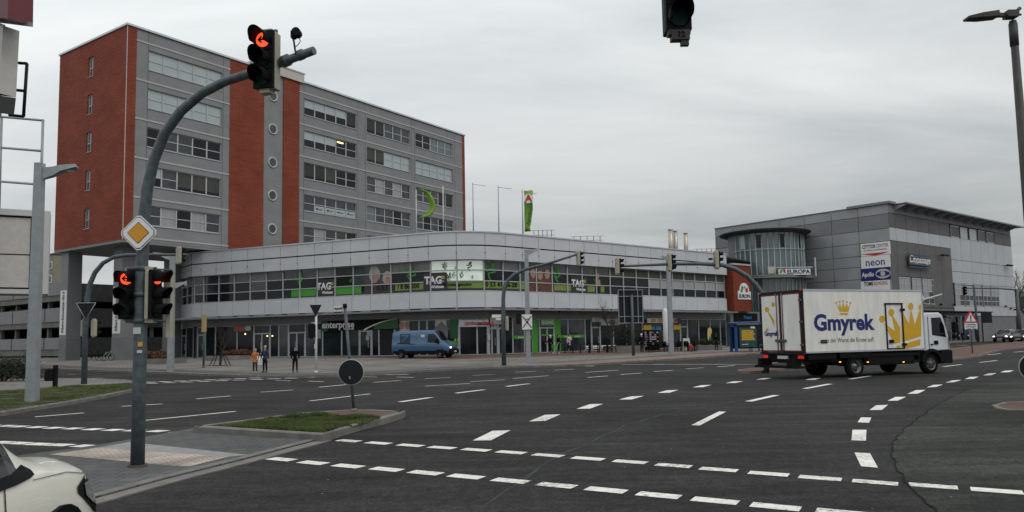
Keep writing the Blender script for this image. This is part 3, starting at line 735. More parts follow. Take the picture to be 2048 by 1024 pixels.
def path(s):
    """point and tangent at arc length s"""
    if s<=S[1]: k=0
    elif s<=S[2]:k=1
    elif s<=S[3]:k=2
    else:k=3
    if k==2:
        a=(s-S[2])/RAD;v=Pc-cen;ca,sa=math.cos(a),math.sin(a);q=Vector((v.x*ca-v.y*sa,v.x*sa+v.y*ca));p=cen+q
        t=Vector((dC.x*ca-dC.y*sa,dC.x*sa+dC.y*ca));return p,t
    sg=segs[k];t=(sg[2]-sg[1]).normalized();return sg[1]+t*(s-S[k]),t
def sC(px_): # path length of photo column on wing C (measured at mid height)
    a,_=Cw.hit(px_,560);return S[1]+(C0-KC).dot(dC)-a
def sD(px_):
    a,_=Dw.hit(px_,560);return S[3]+a-(Pd-D0).dot(dD)
OUTN=lambda t:Vector((t.y,-t.x))
def swp(b,s0,s1,z0,z1,o0,o1,step=.6):
    """box swept along the facade from s0 to s1, offsets outward o0..o1"""
    st=[s0]+[x for x in (S[1],) if s0<x<s1]
    if s1>S[2] and s0<S[3]:
        a=max(s0,S[2]);e=min(s1,S[3]);n=max(1,int((e-a)/step+.99));st+=[a+(e-a)*i/n for i in range(n+1)]
    st=sorted(set([round(x,5) for x in st+[s1]]));secs=[]
    st=[x for i,x in enumerate(st) if i==0 or x-st[i-1]>1e-3]
    for s in st:
        p,t=path(s);n=OUTN(t)
        if abs(s-S[1])<1e-3 and s0<S[1]<s1:
            t0=(segs[0][2]-segs[0][1]).normalized();n=(OUTN(t0)+OUTN(dC)).normalized()/math.cos(.5*OUTN(t0).angle(OUTN(dC)))
        a=p+n*o0;c_=p+n*o1;secs.append([(c_.x,c_.y,z0),(a.x,a.y,z0),(a.x,a.y,z1),(c_.x,c_.y,z1)])
    b.loft(secs,smooth=False);return b
SE=S[4]
lb=thing('shopping_building','low shopping building with rounded corner, pale metal bands and a long ribbon of windows','shopping centre',(0,0,0))
zr=11.42
mod=2.1
js=[]
s=sC(743)
while s>S[1]+.3: s-=mod
s+=mod
js=[S[1]-9+.0+2.05*i for i in range(5) if S[1]-9+2.05*i<S[1]-.5]+[S[1]]
s=sC(743);s0_=[]
while s>S[1]+.9: s0_.append(s);s-=mod
js+=sorted(s0_)
s=sC(743)+mod
while s<S[2]+.8: js.append(s);s+=mod
corner0=js[-1]
sd0=sD(972);js+=[corner0+(sd0-corner0)*.5] if sd0-corner0>4.6 else []
s=sd0
sdj=[]
while s<SE-.6: js.append(s);sdj.append(s);s+=2.03
js=sorted(set(round(x,4) for x in js))+[SE]
b=MB()
swp(b,0,SE,-.3,zr-.15,-.6,-.36);b.build('wall_core','grey_render_dark',lb)
fa=MB();fb=MB();pb=MB()
rp=random.Random(3)
for i in range(len(js)-1):
    a,e=js[i]+.02,js[i+1]-.02
    swp(fa,a,e,10.2,zr-.12,.28,.34);swp(fa,a,e,8.88,10.08,.28,.34);swp(pb,a,e,4.63,6.0,.10,.16)
fa.build('fascia_panels','panel_grey',lb);pb.build('sill_panels','panel_grey',lb)
b=MB();swp(b,0,SE,8.92,zr-.14,-.3,.27);swp(b,0,SE,4.66,5.98,-.3,.09);b.build('panel_backing','dark_gap',lb)
b=MB();swp(b,-.0,SE,zr-.12,zr,-.3,.42);b.build('roof_coping','alu',lb)
b=MB()
for s in js[1:-1]:
    for z in (9.5,):
        p,t=path(s);n=OUTN(t);p=p+n*.36;b.ball((p.x,p.y,z),.05,6,4)
b.build('fascia_bolts','dark_gap',lb)
# roof deck
rd_=[tuple(path(x)[0]+Vector((0,0))) for x in [0,S[1]]+[S[2]+arcL*i/8 for i in range(9)]+[SE]]
rd_=[(p[0],p[1]) for p in rd_]+[(40,112),(-30,118)]
b=MB();b.prism(rd_,zr-.35,zr-.2);b.build('roof','concrete_dark',lb)
# canopy over the shopfronts
b=MB();swp(b,S[1]-6,SE-.2,4.36,4.42,-.2,1.7);swp(b,S[1]-6,SE-.2,4.3,4.45,1.7,1.78);b.build('canopy','panel_mid',lb)
b=MB()
for s in js[:-1]:
    if s<S[1]-6 or s>SE-.6: continue
    p,t=path(s);n=OUTN(t)
    q=[p+n*.12,p+n*1.65];w_=t*.05
    b.add([tuple(q[0]-w_)+(4.62,),tuple(q[0]+w_)+(4.62,),tuple(q[0]+w_)+(4.25,),tuple(q[0]-w_)+(4.25,),tuple(q[1]-w_)+(4.5,),tuple(q[1]+w_)+(4.5,),tuple(q[1]+w_)+(4.43,),tuple(q[1]-w_)+(4.43,)],[(0,1,2,3),(4,7,6,5),(0,4,5,1),(3,2,6,7),(0,3,7,4),(1,5,6,2)])
b.build('canopy_brackets','alu_frame',lb)
# ribbon windows
zt=[6.05,7.0,7.98,8.86]
kindsC={}
sBoard=sD(1215)   # right of this, plain windows with boarded top
wfi=0
for i in range(len(js)-1):
    a,e=js[i],js[i+1];sm_=(a+e)/2
    f=MB()
    swp(f,a+.001,a+.055,zt[0],zt[3],-.22,-.04);swp(f,e-.055,e-.001,zt[0],zt[3],-.22,-.04)
    for k,z in enumerate(zt): swp(f,a+.07,e-.07,z-(.04 if k else 0),z+(.04 if k<3 else 0) if k else z+.09,-.22,-.05)
    fo=f.build('window','rib_frame',lb)
    right=sm_>sBoard
    for k in range(3):
        g_=MB();swp(g_,a+.07,e-.07,zt[k]+.05,zt[k+1]-.05,-.19,-.15)
        m_='glass_dark'
        if k==2: m_='glass_mid' if not right else 'blind_brown'
        if right and k<2: m_='glass_dark' if k==0 else ('curtain' if sm_>sD(1290) else 'glass_dark')
        if corner0-.1<sm_<sd0 and k>0: m_='curtain_glow'
        elif not right and rp.random()<.25 and k==1: m_='glass_mid'
        elif not right and k==2 and rp.random()<.3: m_='blind_grey'
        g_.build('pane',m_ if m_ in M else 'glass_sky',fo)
b=MB();swp(b,0,SE,8.86,8.9,-.3,-.0);swp(b,0,SE,5.99,6.05,-.22,.14);b.build('window_sill','alu_frame',lb)
# vinyl graphics on the glass
def onwall(s,off=0):
    p,t=path(s);n=OUTN(t);p=p+n*off;return p,math.atan2(t.y,t.x)
def wm_(s,z,off=-.12,roll=0): p,a=onwall(s,off);return TM(p.x,p.y,z,a,roll)
def LM(s,z=0,off=0): p,a=onwall(s,off);return Matrix.Translation((p.x,p.y,z))@Matrix.Rotation(a,4,'Z')
def graphic(name,polys,s,z,matname,off=-.13,t=.012,parent=None):
    b=MB(LM(s,z,off))
    for p in polys: b.prism(p,-t,0,'y')
    return b.build(name,matname,parent or lb)
def stripe(s0,s1,z0,z1,m_,nm='vinyl_band',off=-.135):
    b=MB();swp(b,s0,s1,z0,z1,off-.008,off);return b.build(nm,m_,lb)
stripe(sC(581),sC(721),6.28,6.95,'green');stripe(sC(581),sC(721),6.1,6.28,'brown_dark')
stripe(sC(785),sD(1108),6.35,7.0,'olive_green');stripe(sC(721),sD(1108),6.1,6.35,'poster_dark')
stripe(sD(1110),sD(1150),6.35,7.0,'olive_green');stripe(sD(1150),sD(1210),6.35,7.0,'olive_green');stripe(sD(1110),sD(1210),6.1,6.35,'brown_dark')
def rr(x0,x1,z0,z1,r=.15,n=4):
    o=[]
    for cx,cz,a0 in ((x1-r,z1-r,0),(x0+r,z1-r,90),(x0+r,z0+r,180),(x1-r,z0+r,270)):
        for k in range(n+1): a=R(a0+90*k/n);o.append((cx+r*math.cos(a),cz+r*math.sin(a)))
    return o
def tagsign(s,big=1):
    # flat pieces so that it can also sit on a straight facade
    g_=graphic('advert_board',[rr(-1.15,1.15,6.15,7.8)],s,0,'poster_dark',off=-.12,t=.01)
    text('TAG',.92,'white',g_,wm_(s,7.1,-.112)@Matrix.Translation((-.2,0,0)),bold=.03,width=1.7)
    text('Wohnen',.36,'white',g_,wm_(s,6.52,-.112)@Matrix.Translation((.2,0,0)),bold=.012)
    b=MB(LM(s,0,-.108));b.box(.62,.9,-.01,0,7.2,7.5);b.build('logo_mark','lime',g_)
tagsign(sC(650));tagsign(sC(869));tagsign(sD(1160))
def number(s,txt,wd,z=6.68,h=.62,m_='black'):
    o=text(txt,h,m_,lb,wm_(s,z,-.1),bold=.01,width=wd);return o
for a,e,t_ in ((sC(771),0,'0 53 41'),(sC(815),0,'/ 8 86-200')): number(a,t_,2.0 if a<sC(800) else 2.3)
number(sD(992),'0 53 41/',2.0);number(sD(1022),'8 86-200',1.7)
number((corner0+sd0)/2,'Vermietungshotline',2.6,6.68,.36);
# loose green brush-stroke figures
def squig(s,z,sc_,m_='green_dull',off=-.1,seed=0):
    r_=random.Random(seed);b=MB(LM(s,z,off))
    pts=[(-.5,.35),(-.25,.05),(.1,.2),(.0,.55),(.3,.75),(.15,.3),(.45,.0),(.1,-.25),(-.3,-.15),(-.1,-.5),(.2,-.65)]
    pts=[((x+r_.uniform(-.12,.12))*sc_,0,(y+r_.uniform(-.12,.12))*sc_) for x,y in pts]
    for i in range(len(pts)-1):
        a,e=Vector(pts[i]),Vector(pts[i+1]);d=(e-a).normalized();n_=Vector((-d.z,0,d.x))*.09*sc_*r_.uniform(.5,1.2)
        b.add([tuple(a-n_),tuple(e-n_),tuple(e+n_),tuple(a+n_)],[(0,1,2,3)])
    return b.build('window_motif',m_,lb)
for k,(s_,z_,q) in enumerate([(sC(597),7.9,1.),(sC(820),7.85,1.15),(sD(984),7.9,1.2),(sD(1114),7.9,1.),(sC(700),7.5,.35),(sC(888),8.3,.4),(sC(903),7.5,.35),(sC(720),8.2,.3),(sD(1040),7.6,.3),(sD(1190),7.5,.35)]): squig(s_,z_,q,seed=k)
cs=(corner0+sd0)/2
for k,(dx_,z_,q) in enumerate([(-1.2,8.4,.42),(-.1,8.2,.25),(1.1,8.3,.55),(-.7,7.4,.5),(.4,7.5,.4),(1.4,7.3,.25)]): squig(cs+dx_,z_,q,'dark_green',seed=k+20)
# pictures of people printed on film: flat cut-outs
def ell(cx,cz,a,b_,n=18): return [(cx+a*math.cos(6.283*k/n),cz+b_*math.sin(6.283*k/n)) for k in range(n)]
def portrait(s,x,z,k,sh='brown_dark',hair='hair_photo',off=-.12):
    graphic('portrait_outline',[ell(x,z,.62*k,.78*k)],s,0,'hair_photo',off)
    graphic('portrait_face',[ell(x+.08*k,z-.3*k,.4*k,.42*k)],s,0,'skin_photo',off+.013)
    graphic('portrait_shirt',[[(x-1.3*k,6.1),(x+1.1*k,6.1),(x+1.0*k,z-1.0*k),(x+.45*k,z-.62*k),(x-.45*k,z-.62*k),(x-1.1*k,z-1.05*k)]],s,0,sh,off-.002)
portrait(sC(748),0,7.98,1.0);portrait(sC(773),0,7.6,.8)
for k,(x_,z_) in enumerate([(-.9,7.9),(0,7.75),(.9,7.85)]): graphic('portrait_face',[ell(x_,z_,.35,.45)],sD(1082),0,'skin_photo',-.11)
graphic('portrait_shirt',[[(-1.9,6.1),(1.9,6.1),(1.6,7.1),(.9,7.6),(-.9,7.6),(-1.6,7.2)]],sD(1082),0,'leaf_red',-.115)
graphic('portrait_face',[ell(0,7.95,.22,.3)],sD(1197),0,'skin_photo',-.11);graphic('portrait_shirt',[[(-.4,6.9),(.4,6.9),(.35,7.6),(-.3,7.65)]],sD(1197),0,'skin_photo',-.112)
graphic('portrait_skirt',[[(-.4,6.15),(.35,6.15),(.4,6.9),(-.4,6.9)]],sD(1197),0,'sign_back',-.112)
# -------------------------------------------------- ground floor shopfronts
b=MB();swp(b,S[1]-8,SE,3.66,4.34,-.12,-.04);b.build('transom_panels','panel_mid',lb)
b=MB();swp(b,S[1]-8.5,SE,.05,3.66,-1.3,-1.2);b.build('shop_interior_wall','dark_gap',lb)
def unit(s0,s1,kind='g',z0=.38,z1=3.62):
    f=MB()
    swp(f,s0,s0+.07,z0,z1,-.14,-.02);swp(f,s1-.07,s1,z0,z1,-.14,-.02);swp(f,s0+.07,s1-.07,z1-.07,z1,-.14,-.02);swp(f,s0+.07,s1-.07,z0,z0+.1,-.14,-.02)
    if kind in('d','D'):
        zt_=2.75;swp(f,s0+.07,s1-.07,zt_-.06,zt_+.06,-.14,-.02)
        if kind=='D': m_=(s0+s1)/2;swp(f,m_-.07,m_+.07,z0+.1,zt_-.06,-.13,-.01)
        swp(f,s0+.07,s0+.15,z0+.1,zt_-.06,-.13,-.01);swp(f,s1-.15,s1-.07,z0+.1,zt_-.06,-.13,-.01)
        fo=f.build('shop_door','white_frame' if kind=='D' else 'alu_frame',lb)
        h=MB();m_=(s0+s1)/2 if kind=='D' else s1-.25;swp(h,m_-.13,m_-.1,1.2,1.9,.0,.04);h.build('handle','alu',fo)
    else: fo=f.build('shop_window','alu_frame',lb)
    g_=MB();swp(g_,s0+.07,s1-.07,z0+.1,z1-.07,-.1,-.07);g_.build('pane',{'g':'glass_shop','d':'glass_shop','D':'glass_shop','k':'glass_dark','t':'glass_teal2','o':'dark_gap'}.get(kind,'glass_shop') if kind!='t' else 'glass_mid',fo)
    return fo
def row(f_,lst):
    for i in range(len(lst)-1):
        if lst[i][1]!='x': unit(f_(lst[i][0]),f_(lst[i+1][0]),lst[i][1])
row(sC,[(396,'d'),(412,'g'),(432,'k'),(475,'k'),(508,'D'),(541,'k'),(558,'t'),(577,'D'),(611,'t'),(645,'g'),(683,'g'),(718,'d'),(743,'k'),(757,'o'),(788,'g'),(817,'g'),(837,'g'),(853,'g'),(870,'x')])
# left return bit
row(lambda x:x,[(S[1]-7,'k'),(S[1]-4.6,'d'),(S[1]-2.8,'k'),(S[1],'x')])
q0=sC(870)
row(lambda x:x,[(q0,'t'),(q0+2.0,'g'),(sC(905),'x')])
# bank entrance recess at the rounded corner
e0,e1=sC(912),sD(976)
row(lambda x:x,[(sC(905),'t'),(e0,'k'),(e0+1.6,'k'),(e0+3.0,'k'),(e1,'d'),(sD(995),'d'),(sD(1008),'k'),(sD(1024),'t'),(sD(1047),'t'),(sD(1063),'t'),(sD(1077),'D'),(sD(1107),'t'),(sD(1134),'t'),(sD(1168),'k'),(sD(1180),'d'),(sD(1198),'k'),(sD(1224),'k'),(sD(1250),'k'),(sD(1282),'g'),(sD(1325),'g'),(sD(1357),'d'),(sD(1372),'g'),(sD(1394),'g'),(sD(1417),'g'),(sD(1437),'g'),(SE-.1,'x')])
def board(nm,s0,s1,z0,z1,m_,off=.02,t=.12,bev=0):
    b=MB();swp(b,s0,s1,z0,z1,off,off+t);return b.build(nm,m_,lb)
# enterprise
eb=board('shop_sign',sC(644),sC(797),2.85,3.8,'black',.0,.1)
b=MB();swp(b,sC(645),sC(656.5),2.82,3.82,.1,.13);b.build('sign_green_square','dark_green',eb)
text('enterprise',.86,'white',eb,wm_(sC(676),3.38,.15)@Matrix.Translation((.1,0,0)),bold=.022,width=sC(711)-sC(647))
text('rent-a-car',.3,'white',eb,wm_(sC(699),3.0,.12),bold=.006)
sA,sB=sC(729),sC(797);L_=sB-sA
def cpt(t,e=0): return (L_*t,2.9+.88*(1-(1-t)**1.9)+e)
b=MB(LM(sA,0,.115))
b.prism([(L_*.28,2.9),(L_,2.9),(L_,3.77)]+[cpt(t) for t in (.85,.7,.55,.42,.33)],-.01,0,'y');b.build('sign_green_wedge','dark_green',eb)
b=MB(LM(sA,0,.13));pp_=[cpt(t,.0) for t in [i/10 for i in range(11)]];b.prism(pp_+[(x,z-.12*(1-x/L_)-.02) for x,z in reversed(pp_)],-.01,0,'y');b.build('sign_swoosh','white',eb)
# cafe sign, left
cb_=board('shop_sign',sC(470),sC(505),3.05,3.6,'grey_render_dark',.02,.06);b=MB();swp(b,sC(473),sC(489),3.1,3.55,.09,.11);b.build('sign_red_panel','orange_red',cb_)
b=MB(LM((sC(492)+sC(505))/2,3.33,.1));b.prism(ell(0,0,.38,.24),-.02,.0,'y');b.build('sign_oval','trim_pale',cb_)
for px_,z_ in ((491,2.75),(545,2.5),(535,2.5)):
    p,_=onwall(sC(px_),-.04);b=MB();b.ball((p.x,p.y,z_),.075,8,6);b.build('pendant_lamp','warm_lamp',lb)
# posters
pb_=board('poster',sC(799),sC(817),2.6,3.6,'trim_pale',-.05,.05)
for dx_ in (-.3,.3): graphic('poster_face',[ell(dx_,3.15,.26,.36)],sC(808),0,'skin_photo',.02)
ob_=board('poster',sC(872),sC(890),1.9,3.6,'trim_pale',-.02,.05);graphic('poster_print',[[(-.8,2.7),(0,3.4),(.8,2.7),(.6,2.7),(.6,2.0),(-.6,2.0),(-.6,2.7)]],(sC(872)+sC(890))/2,0,'grey_render_dark',.05)
board('green_film',sC(896),sC(911),1.9,3.6,'dark_green',-.02,.03);board('green_film',sC(890),sC(911),1.35,1.7,'green',-.01,.03)
# bank
bk=board('shop_sign',e0,sD(976),2.9,3.5,'alu',.05,.25);text('Landessparkasse',.5,'red',bk,wm_(e0+1.7,3.22,.32),bold=.01,width=2.6)
text('NORD/LB',.26,'navy',bk,wm_(sD(968),3.1,.32),bold=.012)
board('sign_panel',sD(980),sD(1004),3.1,3.72,'trim_pale',.03,.1)
b=MB();swp(b,e1-.1,e1+.18,.4,3.1,-.05,.12);swp(b,e0-.1,e0+.1,.4,3.1,-.05,.12);b.build('entrance_pillar','alu_frame',lb)
b=MB();p,_=onwall(e1+.05,.2);b.box(p.x-.12,p.x+.12,p.y-.05,p.y+.05,1.7,2.2);b.build('intercom','alu',lb)
# green grocer-style front
for a,e in ((1063,1073),(1107,1119)): board('green_film',sD(a),sD(e)-.0,.45,3.6,'green',-.04,.03)
board('green_film',sD(1024),sD(1063),1.75,2.05,'green',-.035,.03);board('green_film',sD(1119),sD(1167),1.75,2.05,'green',-.035,.03);board('green_film',sD(1080),sD(1104),2.0,2.15,'green',-.0,.03)
for x_ in (1040,1132,1152): text('Apotheke',.2,'white',lb,wm_(sD(x_),1.9,.01),bold=.004)
eg=board('entrance_sign',sD(1079),sD(1105),2.95,3.55,'green',-.01,.06);text('EINGANG',.5,'white',eg,wm_((sD(1079)+sD(1105))/2,3.25,.07),bold=.012,width=1.5)
wg=board('shop_sign',sD(1197),sD(1236),2.95,3.62,'trim_pale',-.01,.12);text('Stadtbüro',.42,'sky_blue',wg,wm_((sD(1197)+sD(1236))/2,3.28,.13),bold=.006,shear=.2)
board('sign_panel',sD(1180),sD(1197),3.3,3.72,'trim_pale',.0,.1)
for a,e in ((1168,1178),(1181,1195),(1199,1212),(1213,1230)): board('white_film',sD(a)+.05,sD(e)-.05,.62,.95,'white',-.06,.02)
board('red_film',sD(1168),sD(1230),.52,.6,'red_dark',-.06,.02)
# newsagent / bakery with yellow fronts
nb=board('shop_sign',sD(1290),sD(1350),3.2,3.68,'alu',.0,.12)
for a,e,m_ in ((1298,1307,'yellow'),(1311,1328,'yellow'),(1343,1350,'orange_red')): 
    b=MB();swp(b,sD(a),sD(e),3.26,3.62,.12,.14);b.build('sign_block',m_,nb)
board('shop_sign',sD(1350),sD(1357),3.1,3.7,'navy',.02,.1)
for a,e,m_ in ((1283,1299,'yellow'),(1300,1306,'sky_blue'),(1308,1318,'sky_blue'),(1323,1330,'yellow'),(1343,1357,'yellow')): board('sign_block',sD(a),sD(e),2.45,2.95 if m_=='yellow' else 2.8,m_,.0,.08)
# door notice sheets
for x_,z_ in ((731,2.15),(733,2.5),(987,2.9),(626,2.4)): 
    b=MB();swp(b,sC(x_) if x_<900 else sD(x_),(sC(x_) if x_<900 else sD(x_))+(.35 if x_!=626 else .9),z_-.25,z_+.2 if x_!=626 else z_+.6,-.06,-.05);b.build('notice','curtain',lb)
b=MB()
for x_ in (1100,1300,1420):
    p,_=onwall(sD(x_),1.2);b.ball((p.x,p.y,4.25),.1,6,4)
b.build('canopy_spotlights','signal_black',lb)
# ================================================================ RED TILED BLOCK + ROUND GLASS TOWER
p=Pd+dD*(S[4]-S[3]);rzD=math.atan2(dD.y,dD.x)
rb=thing('stair_block','red tiled block with white emblem sign, just left of the round glass tower','building',(p.x,p.y,.42),rzD)
b=MB();b.box(.35,4.0,-.9,6,4.1,9.65);b.build('tile_cladding','red_clay2',rb)
b=MB();b.box(.3,4.1,-1,6.1,9.65,9.85);b.build('roof_edge','alu',rb)
b=MB();b.box(.35,6.6,-.3,6,-.6,4.1);b.box(4.0,6.6,1,6,4.1,9.2);b.build('ground_floor','grey_render_dark',rb)
b=MB();b.box(1.0,5.9,-.42,-.3,2.9,3.9);sg=b.build('shop_sign','black',rb);text('Friseur',.6,'sky_blue',sg,TM(3.8,-.44,3.4),bold=.01)
b=MB();pl=[(1.3,5.0)]+[(4.9,5.0),(4.9,6.55),(4.4,6.55)]+[(3.1+1.3*math.cos(R(a)),6.7+1.5*math.sin(R(a))) for a in range(0,181,15)]+[(1.3,6.55)]
pl=[(1.15+(x-1.3)*.736,5.55+(z-5.0)*.62) for x,z in pl];b.prism(pl,-1.0,-.9,'y');eo=b.build('emblem_board','white',rb)
text('EUROPA',.6,'navy',eo,TM(2.47,-1.02,5.92),bold=.02,width=2.4)
for q,m_ in (([(1.9,6.4),(2.4,6.3),(2.9,7.3),(2.3,7.7)],'green'),([(2.9,7.4),(3.4,7.6),(3.3,6.9)],'sky_blue'),([(3.4,6.3),(4.1,6.5),(4.0,7.4),(3.3,7.0)],'red')):
    b=MB();b.prism([(1.15+(x-1.3)*.736,5.55+(z-5.0)*.62) for x,z in q],-1.02,-1.0,'y');b.build('emblem_patch',m_,eo)
cy=atY(1533,560,103);CXY=(cy[0],cy[1]);rc=4.95
rt_=thing('round_tower','round glass stair tower with a wide dark disc roof, beside the red tiled block','tower',(CXY[0],CXY[1],.42))
n=40;zt0=hz(CXY,558)-.42;zt1=hz(CXY,474)-.42
def ringb(b,r0,r1,z0,z1,a0=0,a1=360,n=40):
    secs=[]
    for k in range(n+1):
        a=R(a0+(a1-a0)*k/n);c_,s_=math.cos(a),math.sin(a);secs.append([(r1*c_,r1*s_,z0),(r0*c_,r0*s_,z0),(r0*c_,r0*s_,z1),(r1*c_,r1*s_,z1)])
    b.loft(secs,cap=abs(a1-a0)<359.9,smooth=False)
b=MB();ringb(b,rc-.1,rc-.05,-.4,zt1,180+24,360-18);b.build('glazing','glass_teal',rt_)
b=MB();ringb(b,rc-.14,rc-.02,zt0-1,zt1,178,203);ringb(b,rc-1.2,rc-1.1,-.4,zt1,0,360);b.build('wall','grey_render_dark',rt_)
b=MB()
for k in range(17):
    a=R(204+138*k/16);c_,s_=math.cos(a),math.sin(a);b.tube([(rc*c_,rc*s_,-.3),(rc*c_,rc*s_,zt1)],.07,4)
for z in (zt0,zt0+(zt1-zt0)*.62): ringb(b,rc-.05,rc+.08,z-.05,z+.05,200,345)
b.build('mullions','alu_frame',rt_)
for k in (1,4,8,12):
    a0=205+138*k/16
    b=MB();ringb(b,rc-.04,rc-.0,zt0+(zt1-zt0)*.66,zt1-.25,a0,a0+7.5,4);b.build('vent_window','glass_dark' if k!=1 else 'glass_sky',rt_)
b=MB();secs=[]
for r,z in ((rc-.3,zt1-.1),(rc+.9,zt1+.25),(rc+1.0,zt1+.4),(rc+.8,zt1+.5),(.1,zt1+.85)): secs.append([(r*math.cos(6.2832*k/48),r*math.sin(6.2832*k/48),z) for k in range(48)])
b.loft(secs,smooth=False);b.build('roof','concrete_dark',rt_)
b=MB();b.box(-.4,.4,-.3,.3,zt1+.8,zt1+1.2);b.box(-.8,-.4,-.1,.1,zt1+.8,zt1+1.0);b.build('roof_vent','galv',rt_)
b=MB();ringb(b,rc-.3,rc+1.1,zt0-.25,zt0-.0,195,350);ringb(b,rc+1.0,rc+1.12,zt0,zt0+.15,195,350);b.build('balcony_ledge','panel_mid',rt_)
b=MB();b.box(-.35,3.7,-rc-.9,-rc-.7,zt0+.05,zt0+.8);sg=b.build('shop_sign','white',rt_)
text('EUROPA',.7,'navy',sg,TM(2.15,-rc-.92,zt0+.43),bold=.02,width=2.9)
for q,m_ in (([(1.1,.5),(1.5,.5),(1.7,1.4),(1.3,1.2)],'green'),([(1.8,.6),(2.2,.5),(2.1,1.3),(1.75,1.3)],'red')):
    b=MB();b.prism([(-.35+(x-1)*.75,z*.6+zt0) for x,z in q],-rc-.93,-rc-.9,'y');b.build('emblem_patch',m_,sg)
b=MB();b.box(-.6,4.0,-rc-.95,-rc-.6,zt0+.95,zt0+1.07);b.box(4.3,4.45,-rc-.9,-rc-.7,zt0-.2,zt0+2.2);b.build('sign_frame','alu',rt_)
b=MB();b.box(-1.5,-.5,-rc-.35,-rc-.2,zt0+.3,zt0+1.2);b.build('small_sign','trim_pale',rt_)
# low roof terrace between tower and centre
# ================================================================ CENTRE BUILDING (RIGHT)
KX,KY=(1780-1024)/FPX*95+.0,95.0
r_=ray(1781,500);KX=r_[0]/r_[1]*95
d3=(math.sin(R(51.1)),math.cos(R(51.1)));rz3=math.atan2(d3[1],d3[0])
W3R=Wall((KX,KY),51.1);W3L=Wall((KX,KY),-38.9)
zb3=.42
def hR(a,b_): s,z=W3R.hit(1680+a*.3321,380+b_*.3321);return s,z-zb3
def hL(a,b_): s,z=W3L.hit(1680+a*.3321,380+b_*.3321);return s,z-zb3
cb=thing('centre_building','large grey panelled building with overhanging roof and stacked shop signs on its corner','shopping centre',(KX,KY,zb3),rz3)
ZT=hR(330,90)[1];LR=hR(1028,300)[0];LLF=W3L.hit(1430,470)[0]
rowsL=[hL(115,y)[1] for y in (120,165,250,325,400,465,540)];rowsL[0]=ZT
zl=[ZT-.0]+[rowsL[i] for i in range(1,7)]+[5.2,4.6]
vL=[0]+[W3L.hit(p_,470)[0] for p_ in (1718,1664,1610,1560,1512.7,1467)]+[LLF]
b=MB();b.box(.1,LR-.05,.1,LLF-.05,-.4,ZT-.2);b.build('wall_core','dark_gap',cb)
def rnd_panels(cells,nm,m_,plane):
    b=MB()
    for (a,e,z0,z1) in cells:
        g_=.03
        if plane=='L': b.box(-.02,.06,a+g_,e-g_,z0+g_,z1-g_)
        else: b.box(a+g_,e-g_,-.02,.06,z0+g_,z1-g_)
    if b.v: b.build(nm,m_,cb)
top=[];mid_=[];lt=[]
for i in range(len(vL)-1):
    a,e=vL[i],vL[i+1]
    top.append((a,e,zl[1],zl[0]));mid_.append((a,e,zl[2],zl[1]))
    for k in range(2,len(zl)-1): (lt if (k>2 or i>0) else lt).append((a,e,zl[k+1],zl[k]))
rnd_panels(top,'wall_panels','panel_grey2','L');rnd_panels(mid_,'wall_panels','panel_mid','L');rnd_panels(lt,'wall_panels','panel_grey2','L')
b=MB();b.box(-.1,.05,-.1,LLF,ZT-.05,ZT+.1);b.build('roof_edge','grey_render_dark',cb)
b=MB();b.box(-.06,.1,.1,LLF,-.4,4.6);b.build('ground_floor','grey_render_dark',cb)
# right face panels
vR=[0]+[hR(x,400)[0] for x in (345,408,478,543,607,668,730,790,848,895,938,985)]+[LR]
vR=[v for v in vR if v<=LR]
zr_=[ZT,hR(345,145)[1],hR(345,230)[1],hR(345,308)[1]]
zw=[hR(690,v)[1] for v in (345,420,490,560,697,757)]
A=[(vR[i],vR[i+1]) for i in range(len(vR)-1)]
tp=[];md=[];ltp=[];dk=[]
uw=[(668,715),(725,768),(780,822),(833,872),(882,925)]
UW=[(hR(a,270)[0],hR(e,270)[0]) for a,e in uw]
for i,(a,e) in enumerate(A):
    tp.append((a,e,zr_[1],ZT-.05))
    if e<=UW[0][0]+.3 or a>=UW[-1][1]-.3: md.append((a,e,zr_[2],zr_[1]))
    if a<vR[1]+.0 : ltp.append((a,e,zr_[3],zr_[2]));dk.append((a,e,4.4,zr_[3]));continue
    if e<=hR(680,400)[0]+.3:
        ltp.append((a,e,zr_[3],zr_[2]))
        wins=[(hR(x0,600)[0],hR(x1,600)[0]) for x0,x1 in ((360,425),(437,493),(500,566))]
        mc=(a+e)/2
        if mc<wins[-1][1]: dk+=[(a,e,hR(500,530)[1],zr_[3]),(a,e,4.4,hR(500,690)[1])]
        else: dk.append((a,e,4.4,zr_[3]))
    else:
        zs=[zr_[2]]+zw[1:]
        for k in range(len(zs)-1):
            if k==3 and (a+e)/2<hR(965,600)[0]: continue
            ltp.append((a,e,zs[k+1],zs[k]))
rnd_panels(tp,'wall_panels','panel_mid','R');rnd_panels(md,'wall_panels','panel_dark','R');rnd_panels(ltp,'wall_panels','panel_light','R');rnd_panels(dk,'wall_panels','panel_dark','R')
